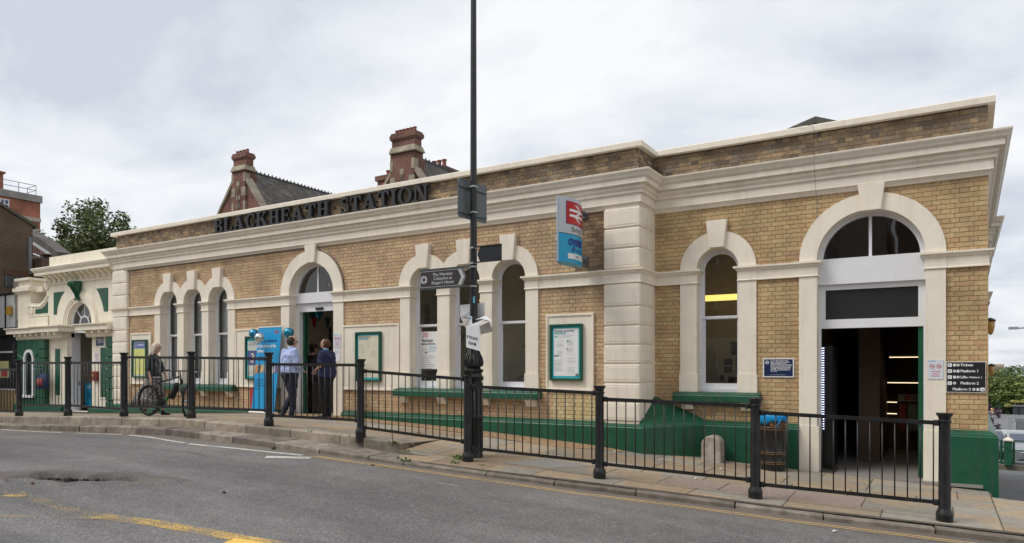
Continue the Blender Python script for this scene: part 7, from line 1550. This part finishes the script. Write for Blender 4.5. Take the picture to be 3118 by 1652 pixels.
# ---- green railing beyond the corner
t = thing('green_railing', 'green tubular railing with posts beyond the station corner', 'railing', (2.6, 40.8, lane(40))); zb = lane(40)+.12
for z in (.62, 1.06): m = MB(); m.tube([(XW(3019, 40.8), 40.8, zb+z), (5.5, 40.8, zb+z+.06)], .035, 6); m.build('rail', GREEN, t)
for px in (3049, 3087): x = XW(px, 40.8); m = MB(); m.tube([(x, 40.8, zb), (x, 40.8, zb+1.06)], .045, 8); m.build('post', GREEN, t)
x = XW(3069, 40.6); t = thing('gate_post', 'green square bollard post with cream cap beyond the station corner', 'post', (x, 40.5, zb)); m = MB(); m.box(x-.14, x+.14, 40.35, 40.63, zb, zb+1.08); m.build('shaft', GREEN, t); m = MB(); m.box(x-.18, x+.18, 40.3, 40.68, zb+1.08, zb+1.14); m.lathe([(.15,1.14),(.12,1.2),(.001,1.24)], (x, 40.5, zb), 12); m.build('cap', CREAM, t)
# steel gate in the car park
Y_ = 68; t = thing('steel_gate', 'grey galvanised palisade gate with pale panel in the car park', 'gate', (XW(3095, Y_), Y_, lane(Y_))); xa, xb = XW(3070, Y_), XW(3140, Y_); z0, z1 = ZW(3072, 1316, Y_), ZW(3072, 1273, Y_); m = MB(); m.box(xa, xa+.22, Y_, Y_+.2, z0, z1+.1); m.build('post', STEEL, t)
for i in range(14):
    x = xa+.4+(xb-xa-.4)*i/14; m = MB(); m.box(x, x+.1, Y_+.05, Y_+.08, z0+.1, z1-.25); m.build('pale', mat('pale_blue_white', (.45, .5, .52), .5), t); m = MB(); m.tube([(x+.05, Y_+.06, z0), (x+.05, Y_+.06, z1)], .015, 4); m.build('upright', BLACK, t)
for z in (z0+.15, z1-.3): m = MB(); m.box(xa, xb, Y_+.09, Y_+.13, z, z+.06); m.build('cross_rail', STEEL, t)
# ================================================================== PEOPLE
def remesh(o, vox, it=2):
    r = o.modifiers.new('remesh', 'REMESH'); r.mode = 'VOXEL'; r.voxel_size = vox; r.use_smooth_shade = True
    s = o.modifiers.new('smooth', 'SMOOTH'); s.factor = .5; s.iterations = it
    if it == 3:
        if 'cloth_folds' not in D2.textures: tx = D2.textures.new('cloth_folds', 'CLOUDS'); tx.noise_scale = .11; tx.noise_depth = 2
        d = o.modifiers.new('folds', 'DISPLACE'); d.texture = D2.textures['cloth_folds']; d.strength = .045; d.mid_level = .5; d.texture_coords = 'LOCAL'
def limb(mb, pts, rad, n=10):
    """tapered limb with rounded joints"""
    P = [Vector(p) for p in pts]
    for i in range(len(P)-1):
        r0, r1 = rad[i], rad[i+1]; mb.tube([P[i], P[i]+(P[i+1]-P[i])*.5, P[i+1]], (lambda t, a=r0, b=r1: a+(b-a)*t), n)
    for p, r_ in zip(P, rad): mb.ell(p, (r_, r_, r_), n, 6)
def hand(mb, w_, d, s, curl=.35):
    """palm + five separate bent fingers, leaving the wrist w_ along d; s = side of the thumb"""
    d = Vector(d).normalized(); up = Vector((0, 0, 1)) if abs(d.z) < .8 else Vector((1, 0, 0)); sd = d.cross(up).normalized(); nm = sd.cross(d).normalized()
    c = Vector(w_)+d*.05; rot = Matrix((sd, nm, d)).transposed(); mb.ell(c, (.042, .018, .052), 10, 6, rot)
    for i, (o_, L) in enumerate(((-.03, .062), (-.010, .074), (.011, .070), (.030, .056))):
        a = c+d*.038+sd*o_; b = a+d*L*.5-nm*.012*curl*2; e_ = b+(d*(1-curl)-nm*curl).normalized()*L*.5; limb(mb, [a, b, e_], [.0095, .0088, .0075], 7)
    a = c-d*.015+sd*.036*s; b = a+(sd*s*.6+d*.8).normalized()*.035; e_ = b+(d-nm*.3).normalized()*.028; limb(mb, [a, b, e_], [.012, .0105, .009], 7)
SKIN = mat('skin', (.56, .33, .24), .5, var=.08, vscale=12)
def head(mb, c, k=1.0, chin=.0):
    x, y, z = c
    mb.ell((x-.008, y, z+.022), (.098*k, .078*k, .100*k), 16, 12); mb.ell((x+.022, y, z-.045), (.066*k, .056*k, .070*k), 14, 10); mb.ell((x+.045, y, z-.088), (.026, .026, .022), 8, 6)
    mb.ell((x+.096, y, z-.012), (.017, .013, .026), 8, 6); mb.ell((x+.080, y, z+.030), (.022, .05, .016), 8, 6); mb.ell((x+.079, y, z-.052), (.015, .024, .012), 8, 6)
    for s in (-1, 1): mb.ell((x-.005, y+s*.079, z-.005), (.020, .008, .032), 8, 6); mb.ell((x+.06, y+s*.035, z-.025), (.025, .02, .02), 8, 6)
def eyes(c, par, glasses=None):
    x, y, z = c; m = MB()
    for s in (-1, 1): m.ell((x+.082, y+s*.030, z+.008), (.009, .013, .007), 8, 6)
    m.build('eyes', mat('eye_dark', (.03, .025, .02), .2), par, smooth=True, local=True)
    m = MB(); m.ell((x+.091, y, z-.052), (.005, .022, .004), 8, 5); m.build('lips', mat('lips', (.42, .16, .13), .5), par, smooth=True, local=True)
    if glasses:
        m = MB()
        for s in (-1, 1):
            pts = [(x+.105, y+s*.034+.024*math.cos(a*math.pi/6), z+.008+.017*math.sin(a*math.pi/6)) for a in range(13)]; m.tube(pts, .0022, 5); m.tube([(x+.104, y+s*.058, z+.012), (x+.0, y+s*.083, z+.008)], .002, 5)
        m.tube([(x+.105, y-.01, z+.01), (x+.105, y+.01, z+.01)], .002, 5); m.build('glasses', mat('specs', glasses, .3), par, local=True)
def shoe(par, a, ang, m, pitch=0):
    """a = ankle; foot pointing at angle ang in the local frame"""
    mb = MB(); d = Vector((math.cos(ang), math.sin(ang), 0)); a = Vector(a)
    rot = Matrix.Rotation(ang, 3, 'Z')@Matrix.Rotation(pitch, 3, 'Y'); q = lambda v: a+rot@Vector(v)
    for c, r_ in (((.0, 0, -.045), (.055, .04, .045)), ((.07, 0, -.055), (.08, .042, .035)), ((.135, 0, -.062), (.06, .045, .027))): mb.ell(q(c), r_, 12, 8, rot)
    mb.ell(q((.0, 0, .01)), (.045, .042, .04), 10, 6, rot); o = mb.build('shoe', m, par, local=True); remesh(o, .008)
def person(label, loc, heading, h, pose, group=None):
    t = thing('person', label, 'person', loc, math.radians(heading), group=group); t.scale = (h/1.75,)*3; return t
def body(par, P, arms=True, k=1.0):
    mb = MB(); limb(mb, [P['hipc'], P['chest'], P['neckb']], [.11, .115, .055], 14); limb(mb, [P['neckb'], (P['head'][0]-.01, P['head'][1], P['head'][2]-.03)], [.055, .052], 12); head(mb, P['head'], k)
    for s in 'LR':
        limb(mb, [P['sh'+s], P['el'+s], P['wr'+s]], [.045, .036, .026], 10); d = Vector(P.get('hd'+s, Vector(P['wr'+s])-Vector(P['el'+s]))); hand(mb, P['wr'+s], d, 1 if s == 'L' else -1, P.get('curl', .35))
        limb(mb, [P['hp'+s], P['kn'+s], P['an'+s]], [.068, .046, .034], 10)
    o = mb.build('body', SKIN, par, local=True); remesh(o, .0085, 2); return o
def trousers(par, P, m, fat=1.0):
    mb = MB(); hx, hy, hz = P['hipc']; mb.rings([(hx, hy, hz-.07, .11*fat, .155*fat), (hx-.01, hy, hz+.0, .135*fat, .175*fat), (hx, hy, hz+.10, .125*fat, .165*fat), (hx, hy, hz+.13, .12*fat, .16*fat)], 18)
    for s in 'LR': limb(mb, [P['hp'+s], P['kn'+s], Vector(P['an'+s])+Vector((0, 0, .0))], [.098*fat, .070, .058], 12)
    o = mb.build('trousers', m, par, local=True); remesh(o, .011, 3)
def shirt(par, P, m, fat=1.0, long=True, belly=0.0, nm='shirt', hem=0.02):
    mb = MB(); hx, hy, hz = P['hipc']; cx, cy, cz = P['chest']; nx, ny, nz = P['neckb']
    mb.rings([(hx, hy, hz+hem, .135*fat, .178*fat), (hx+belly*.5, hy, hz+.12, .142*fat+belly*.5, .180*fat), ((hx+cx)/2+belly*.4, cy, (hz+cz)/2, .135*fat+belly*.4, .172*fat), (cx, cy, cz, .132*fat, .188*fat), (cx-.01, cy, cz+.10, .118*fat, .190*fat), (nx-.005, ny, nz-.025, .085, .13), (nx, ny, nz+.02, .062, .066)], 22)
    for s in 'LR':
        S, E_, W_ = Vector(P['sh'+s]), Vector(P['el'+s]), Vector(P['wr'+s])
        if long: limb(mb, [S, E_, W_+(E_-W_)*.08], [.068*fat, .054, .040], 12)
        else: limb(mb, [S, S+(E_-S)*.75], [.070*fat, .062], 12)
    o = mb.build(nm, m, par, local=True); remesh(o, .010, 3); return o
def std(**k):
    P = dict(hipc=(0, 0, .93), chest=(0, 0, 1.25), neckb=(.005, 0, 1.47), head=(.03, 0, 1.63), shL=(-.01, .175, 1.41), shR=(-.01, -.175, 1.41), elL=(-.03, .22, 1.13), elR=(-.03, -.22, 1.13), wrL=(.05, .22, .88), wrR=(.05, -.22, .88),
             hpL=(0, .09, .90), hpR=(0, -.09, .90), knL=(.02, .10, .49), knR=(.02, -.10, .49), anL=(-.01, .10, .09), anR=(-.01, -.10, .09)); P.update(k); return P
NAVYC = mat('navy_cloth', (.012, .016, .035), .85, var=.3, vscale=10, bump=.3, bscale=25); BLK = mat('black_leather', (.012, .012, .012), .45)
# man in the light blue shirt, seen from behind
m1 = person('balding man in light blue shirt and navy trousers, back turned, at the middle doorway', (XW(884, 11.35), 11.35, .675), 70, 1.83, None)
P = std(head=(.05, .0, 1.625), neckb=(.02, 0, 1.47), shL=(-.01, .215, 1.40), shR=(-.01, -.215, 1.40), elL=(.0, .315, 1.14), elR=(.0, -.315, 1.14), wrL=(.20, .18, 1.03), wrR=(.20, -.15, 1.02), hpL=(0, .10, .9), knL=(.09, .11, .52), anL=(-.11, .10, .15), knR=(.02, -.09, .49), anR=(.0, -.07, .09), hdL=(.8, -.5, -.1), hdR=(.8, .5, -.1))
body(m1, P); trousers(m1, P, NAVYC, 1.36); sh = shirt(m1, P, mat('shirt_blue', (.38, .46, .72), .75, var=.06, vscale=9, bump=.4, bscale=14), 1.42, belly=.04, hem=.05)
m = MB(); m.rings([(.015, 0, 1.475, .068, .070), (.02, 0, 1.50, .066, .067), (.03, 0, 1.525, .060, .062)], 16); m.build('collar', mat('collar_blue', (.42, .52, .80), .7), m1, local=True, smooth=True)
m = MB(); m.rings([(.0, 0, .985, .182, .240), (.0, 0, 1.02, .182, .240)], 20); m.build('belt', BLK, m1, local=True)
eyes(P['head'], m1, (.05, .05, .05)); x, y, z = P['head']; m = MB(); m.ell((x-.030, 0, z+.012), (.096, .090, .104), 16, 10); o = m.build('hair', mat('hair_dark', (.025, .016, .012), .7, bump=.6, bscale=60), m1, local=True, smooth=True)
m = MB(); m.ell((x-.045, 0, z+.080), (.045, .042, .042), 12, 8); m.build('bald_patch', SKIN, m1, local=True, smooth=True)
shoe(m1, P['anL'], 0, BLK, .5); shoe(m1, P['anR'], -.1, BLK)
# man in navy polo, facing left
m2 = person('bearded man with receding ginger hair in navy polo shirt facing left', (XW(994, 11.95), 11.95, .685), 196, 1.77, None)
P = std(head=(.035, 0, 1.62), shL=(-.01, .20, 1.40), shR=(-.01, -.20, 1.40), elL=(.0, .28, 1.15), elR=(.0, -.28, 1.15), wrL=(.20, .13, 1.05), wrR=(.19, -.06, 1.03), knL=(.02, .08, .49), knR=(.02, -.08, .49), anL=(0, .08, .09), anR=(.0, -.09, .09))
body(m2, P); trousers(m2, P, mat('black_cloth', (.010, .011, .014), .85, var=.3, vscale=10), 1.36); shirt(m2, P, mat('polo_navy', (.016, .02, .065), .85, var=.1, bump=.3, bscale=16), 1.42, long=False, hem=-.03)
m = MB(); m.rings([(.01, 0, 1.475, .066, .069), (.012, 0, 1.505, .064, .066), (.02, 0, 1.525, .060, .062)], 16); m.build('collar', mat('lanyard_blue', (.05, .25, .50), .6), m2, local=True, smooth=True)
eyes(P['head'], m2, (.02, .02, .02)); x, y, z = P['head']; GING = mat('hair_ginger', (.085, .034, .016), .7, bump=.6, bscale=60); m = MB(); m.ell((x-.030, 0, z+.018), (.094, .090, .108), 16, 10); m.build('hair', GING, m2, local=True, smooth=True)
m = MB(); m.ell((x+.045, 0, z-.080), (.048, .050, .045), 12, 8); m.build('beard', GING, m2, local=True, smooth=True)
shoe(m2, P['anL'], .1, BLK); shoe(m2, P['anR'], -.1, BLK)
# woman
SKJ = mat('jacket_black', (.012, .013, .018), .8, var=.2, bump=.3, bscale=20)
def speckle(n, a, b_, s):
    m = D2.materials.new(n); m.use_nodes = True; nt = m.node_tree; b = nt.nodes['Principled BSDF']; L = nt.links.new; tcn = nt.nodes.new('ShaderNodeNewGeometry'); v = nt.nodes.new('ShaderNodeTexNoise'); v.inputs['Scale'].default_value = s; v.inputs['Detail'].default_value = 3; L(tcn.outputs['Position'], v.inputs['Vector'])
    c = nt.nodes.new('ShaderNodeValToRGB'); c.color_ramp.elements[0].position = .47; c.color_ramp.elements[1].position = .58; c.color_ramp.elements[0].color = (*a, 1); c.color_ramp.elements[1].color = (*b_, 1); L(v.outputs[0], c.inputs[0]); L(c.outputs[0], b.inputs['Base Color']); b.inputs['Roughness'].default_value = .8; MATS[n] = m; return m
DRS = speckle('speckled_dress', (.03, .027, .027), (.36, .33, .31), 45)
wm_ = person('ash blonde woman in black jacket and long speckled dress behind the bicycle', (XW(471, 10.05), 10.05, .72), 28, 1.66, None)
P = std(head=(.05, 0, 1.62), neckb=(.015, 0, 1.47), shL=(-.01, .155, 1.40), shR=(-.01, -.155, 1.40), elL=(.08, .20, 1.15), elR=(-.06, -.22, 1.13), wrL=(.18, .16, .98), wrR=(.02, -.23, .88), hdR=(.3, 0, -1), hpL=(.0, .08, .9), knL=(.14, .08, .50), anL=(.16, .08, .10), knR=(-.02, -.08, .49), anR=(-.20, -.08, .14))
body(wm_, P)
m = MB(); m.rings([(-.16, 0, .26, .44, .36), (-.13, 0, .45, .36, .31), (-.07, 0, .68, .26, .24), (0, 0, .90, .160, .185), (0, 0, 1.0, .12, .15), (.01, 0, 1.2, .12, .155), (0, 0, 1.38, .10, .15), (.01, 0, 1.45, .06, .07)], 26)
for i, v in enumerate(m.v):
    if v[2] < .7: a = math.atan2(v[1], v[0]+.05); f = 1+.07*math.sin(a*9)*(.75-v[2])*2; m.v[i] = ((v[0]+.05)*f-.05, v[1]*f, v[2])
m.build('dress', DRS, wm_, local=True, smooth=True)
mb = MB(); mb.rings([(-.02, 0, .90, .180, .215), (-.02, 0, 1.0, .158, .195), (-.015, 0, 1.2, .140, .182), (-.015, 0, 1.34, .125, .185), (-.02, 0, 1.42, .09, .14), (-.01, 0, 1.48, .062, .07)], 22)
limb(mb, [P['shL'], P['elL'], Vector(P['elL'])+(Vector(P['wrL'])-Vector(P['elL']))*.5], [.064, .056, .050], 12); limb(mb, [P['shR'], P['elR'], Vector(P['elR'])+(Vector(P['wrR'])-Vector(P['elR']))*.15], [.064, .056, .054], 12)
o = mb.build('jacket', SKJ, wm_, local=True); remesh(o, .010, 3)
m = MB(); m.rings([(.105, .0, .85, .05, .06), (.10, 0, 1.2, .055, .045), (.085, 0, 1.40, .05, .035)], 12); m.build('dress_front', DRS, wm_, local=True, smooth=True)
eyes(P['head'], wm_, (.25, .05, .03)); x, y, z = P['head']; HB = mat('hair_ash_blonde', (.60, .51, .40), .5, var=.35, vscale=26, bump=.8, bscale=50); m = MB(); m.ell((x-.028, 0, z+.026), (.100, .094, .102), 16, 12); m.ell((x-.07, 0, z-.05), (.065, .088, .11), 14, 8); m.ell((x-.105, 0, z-.13), (.055, .085, .10), 14, 8); m.ell((x-.14, 0, z-.20), (.05, .075, .07), 12, 8)
for s in (-1, 1): limb(m, [(x-.01, s*.078, z+.02), (x-.03, s*.086, z-.08), (x-.06, s*.088, z-.19)], [.03, .032, .02], 8)
o = m.build('hair', HB, wm_, local=True); remesh(o, .009, 2)
shoe(wm_, P['anL'], 0, BLK); shoe(wm_, P['anR'], 0, BLK, .5)
# figure with a hat in the dark doorway
m3 = person('dark clothed person in a brimmed hat standing just inside the middle doorway', (XW(952, 13.35), 13.35, .66), 75, 1.72, None)
P = std(); body(m3, P); DKC = mat('dark_coat', (.012, .011, .011), .9); trousers(m3, P, mat('brown_trouser', (.05, .035, .03), .9)); shirt(m3, P, DKC, 1.12, nm='coat', hem=-.12); x, y, z = P['head']
m = MB(); m.lathe([(.165, .045), (.17, .05), (.11, .06), (.098, .11), (.085, .155), (.001, .165)], (x-.01, 0, z), 20); m.build('hat', mat('hat_felt', (.03, .022, .018), .9), m3, local=True, smooth=True); m = MB(); m.ell((x-.03, 0, z), (.085, .086, .10)); m.build('hair', DKC, m3, local=True, smooth=True); eyes(P['head'], m3); shoe(m3, P['anL'], .1, BLK); shoe(m3, P['anR'], -.1, BLK)
# person behind the right pane of the middle trio (arm and shoulder catch the light)
m4 = person('person in dark top standing inside the window just right of the lamp post', (XW(1628, 13.6), 13.6, .66), 200, 1.75, None)
P = std(wrR=(.10, -.26, .92), wrL=(.2, .15, 1.0)); body(m4, P); trousers(m4, P, NAVYC); shirt(m4, P, DKC, 1.1, long=False); eyes(P['head'], m4); x, y, z = P['head']; m = MB(); m.ell((x-.03, 0, z+.015), (.09, .088, .1)); m.build('hair', DKC, m4, local=True, smooth=True); shoe(m4, P['anL'], .1, BLK); shoe(m4, P['anR'], -.1, BLK)

# ================================================================== BICYCLE
bk = thing('bicycle', 'black mountain bicycle with turned front wheel leaning inside the railing beside the woman', 'bicycle', (XW(457, 9.45), 9.42, .775), math.radians(6))
bk.scale = (1.12, 1.12, 1.12)
FR = mat('bike_black', (.014, .014, .015), .35); RUB = mat('tyre_rubber', (.015, .015, .015), .85); Rr = .30
def wheel(cx, rot=0, cy=0):
    root = D2.objects.new('wheel', None); COL.objects.link(root); root.parent = bk; root.location = (cx, cy, Rr); root.rotation_euler = (0, 0, rot)
    def ringt(r, tr, n=40):
        mb = MB(); vs = []; k_ = 8
        for i in range(n):
            a = 2*math.pi*i/n
            for j in range(k_): b = 2*math.pi*j/k_; q = r+tr*math.cos(b); vs.append((q*math.cos(a), tr*math.sin(b), q*math.sin(a)))
        mb.add(vs, [(i*k_+j, i*k_+(j+1) % k_, ((i+1) % n)*k_+(j+1) % k_, ((i+1) % n)*k_+j) for i in range(n) for j in range(k_)]); return mb
    ringt(Rr-.022, .022).build('tyre', RUB, root, smooth=True, local=True); ringt(Rr-.050, .010).build('rim', FR, root, smooth=True, local=True)
    m = MB(); m.tube([(0, -.045, 0), (0, .045, 0)], .022, 10)
    for i in range(24):
        a = 2*math.pi*i/24; m.tube([(.02*math.cos(a+.6), .03*(1 if i % 2 else -1), .02*math.sin(a+.6)), ((Rr-.05)*math.cos(a), 0, (Rr-.05)*math.sin(a))], .0016, 4)
    m.build('spokes', STEEL, root, local=True); return root
wheel(0); wheel(1.02, math.radians(-58))
m = MB(); BB = (.41, 0, .27); ST = (.27, 0, .64); HT = (.84, 0, .76); HBt = (.875, 0, .64)
m.tube([BB, ST], .017, 8); m.tube([ST, HT], .017, 8); m.tube([BB, HBt], .022, 8); m.tube([HT, HBt], .022, 8)
for s in (-1, 1): m.tube([(0, s*.06, Rr), (.37, s*.035, .27)], .010, 6); m.tube([(0, s*.06, Rr), (.28, s*.02, .62)], .008, 6)
m.build('frame', FR, bk, smooth=True, local=True)
m = MB(); 
for s in (-1, 1): a = math.radians(-58); off_ = Vector((-math.sin(a), math.cos(a), 0))*s*.055; m.tube([Vector((1.02, 0, Rr))+off_, Vector((.90, 0, .62))+off_], .017, 8)
m.tube([(.88, 0, .64), (.83, 0, .84)], .016, 8); m.build('fork', FR, bk, smooth=True, local=True)
m = MB(); a = math.radians(-58); px_ = Vector((-math.sin(a), math.cos(a), 0)); c = Vector((.83, 0, .86)); m.tube([c-px_*.31+Vector((0, 0, .02)), c-px_*.1, c+px_*.1, c+px_*.31+Vector((0, 0, .02))], .013, 8); hbm = m.build('handlebar', FR, bk, smooth=True, local=True)
for s in (-1, 1): m = MB(); m.tube([c+px_*s*.19+Vector((0, 0, .01)), c+px_*s*.32+Vector((0, 0, .02))], .018, 8); m.build('grip', RUB, bk, smooth=True, local=True); m = MB(); m.tube([c+px_*s*.2+Vector((.02, 0, 0)), c+px_*s*.28+Vector((.06, -.02, -.02))], .006, 5); m.build('brake_lever', STEEL, bk, local=True)
m = MB(); m.rings([(.27, 0, .70, .10, .03), (.25, 0, .725, .13, .065), (.23, 0, .745, .12, .06), (.22, 0, .752, .06, .03)], 14); m.build('saddle', mat('saddle_grey', (.12, .12, .125), .4), bk, smooth=True, local=True); m = MB(); m.tube([ST, (.255, 0, .71)], .013, 8); m.build('seat_post', STEEL, bk, smooth=True, local=True)
m = MB(); m.lathe([(.085, -.004), (.09, 0), (.085, .004)], (0, 0, 0), 24); 
m.v = [(BB[0]+v[0], -.05+v[2], BB[2]+v[1]) for v in m.v]; m.tube([(BB[0], -.06, BB[2]), (BB[0]-.06, -.07, BB[2]-.15)], .010, 6); m.tube([(BB[0], .06, BB[2]), (BB[0]+.06, .07, BB[2]+.15)], .010, 6); m.box(BB[0]-.11, BB[0]-.01, -.17, -.08, BB[2]-.165, BB[2]-.14); m.box(BB[0]+.01, BB[0]+.11, .08, .17, BB[2]+.14, BB[2]+.165); m.build('crank', FR, bk, local=True)
m = MB(); m.tube([(.62, 0, .36), (.78, 0, .62)], .055, 10); m.build('frame_bag', mat('bag_black', (.01, .01, .01), .9), bk, smooth=True, local=True)
m = MB(); m.tube([(.0, -.05, Rr+.02), (BB[0], -.05, BB[2]+.09)], .004, 4); m.tube([(.0, -.05, Rr-.04), (BB[0], -.05, BB[2]-.09)], .004, 4); m.build('chain', RUB, bk, local=True)
m = MB(); m.tube([(.47, -.025, .30), (.50, -.025, .36)], .024, 6); m.build('decal', mat('decal_green', (.02, .40, .10), .4), bk, local=True)

# ================================================================== CARS beyond the corner
def car(label, x, y, z, rot, body_c, L=4.3, Wd=1.78, H=1.48, van=False, group='cars parked beyond the station corner'):
    t = thing('parked_car', label, 'car', (x, y, z), rot, group=group); PT = mat('car_%02d' % int(body_c[0]*97+body_c[2]*31), body_c, .22, metal=.5 if body_c[0] < .6 else 0, coat=.8)
    # local: nose towards -Y. section rings along the length (y, half width, z low, z waist, z top, half width top)
    secs = [(0, .62, .30, .62, .62, .5), (.10, .78, .22, .68, .70, .66), (.5, .86, .2, .80, .84, .78), (1.05, .89, .2, .90, .95, .80), (1.7, .89, .2, .93, 1.36, .62), (2.2, .89, .2, .95, H, .64), (3.2, .89, .2, .96, H-.03, .63), (3.9, .87, .22, .96, 1.15 if not van else H-.1, .66), (L-.05, .80, .3, .88, .93, .7), (L, .74, .35, .7, .75, .65)]
    vs = []; n = 8
    for y_, w_, a, b, c, wt in secs: vs += [(-w_*.92, y_, a), (-w_, y_, (a+b)/2), (-w_*.98, y_, b), (-wt, y_, c), (wt, y_, c), (w_*.98, y_, b), (w_, y_, (a+b)/2), (w_*.92, y_, a)]
    mb = MB(); m_ = len(secs); mb.add(vs, [(i*n+j, i*n+(j+1) % n, (i+1)*n+(j+1) % n, (i+1)*n+j) for i in range(m_-1) for j in range(n)]+[tuple(range(n-1, -1, -1)), tuple((m_-1)*n+j for j in range(n))])
    o = mb.build('body', PT, t, smooth='auto', local=True, bevel=.02)
    GLC = mat('car_glass', (.10, .11, .16), .08)
    m = MB(); m.add([(-.74, 1.10, .965), (.74, 1.10, .965), (.585, 1.68, 1.345), (-.585, 1.68, 1.345)], [(0, 1, 2, 3)]); m.v = [(a, b-.012, c+.012) for a, b, c in m.v]; m.build('windscreen', GLC, t, local=True, fix=False)
    for s in (-1, 1):
        m = MB(); m.add([(s*.885, 1.25, .955), (s*.885, 3.7, .985), (s*.665, 3.3, H-.09), (s*.66, 2.0, H-.11)], [(0, 1, 2, 3)]); m.build('side_window', GLC, t, local=True, fix=False)
        m = MB(); m.ell((s*.62, .10, .66), (.17, .12, .075), 12, 8); m.build('headlight', mat('lamp_glass', (.62, .65, .68), .12), t, smooth=True, local=True)
        m = MB(); m.ell((s*.98, 1.35, .98), (.11, .06, .07), 10, 6); m.build('mirror', PT, t, smooth=True, local=True)
        for y_ in (.82, 3.5): m = MB(); m.tube([(s*.70, y_, .31), (s*.90, y_, .31)], .31, 20); w1 = m.build('wheel', RUB, t, local=True); m = MB(); m.tube([(s*.90, y_, .31), (s*.915, y_, .31)], .19, 14); m.build('rim', STEEL, w1, local=True)
    m = MB(); m.box(-.42, .42, -.015, .05, .50, .60); m.box(-.55, .55, .005, .06, .28, .40); m.build('grille', BLACK, t, local=True, bevel=.01); m = MB(); m.box(-.26, .26, -.03, -.012, .42, .52); m.build('number_plate', PAPERW, t, local=True); return t
car('silver car parked nose out nearest the green railing at right edge', XW(3150, 42.6), 42.4, lane(42)+.06, math.radians(8), (.34, .36, .38))
car('dark grey car parked beside the silver one behind the green post', XW(3103, 43.4), 43.2, lane(43)+.06, math.radians(10), (.025, .03, .035))
car('car roof just visible behind the silver car by the steel gate', XW(3118, 57), 56.5, lane(57)-.25, math.radians(0), (.14, .15, .16))
car('white van pulled in behind the station corner in the car park', XW(3034, 100), 100, ZW(3034, 1322, 100), math.radians(70), (.72, .73, .74), H=1.9, van=True)
car('small bronze car far across the car park', XW(3026, 200), 200, ZW(3026, 1264, 200), math.radians(75), (.25, .2, .18)); car('car with yellow bumper far across the car park beside the bronze one', XW(3046, 204), 204, ZW(3046, 1259, 204), math.radians(75), (.5, .28, .03))
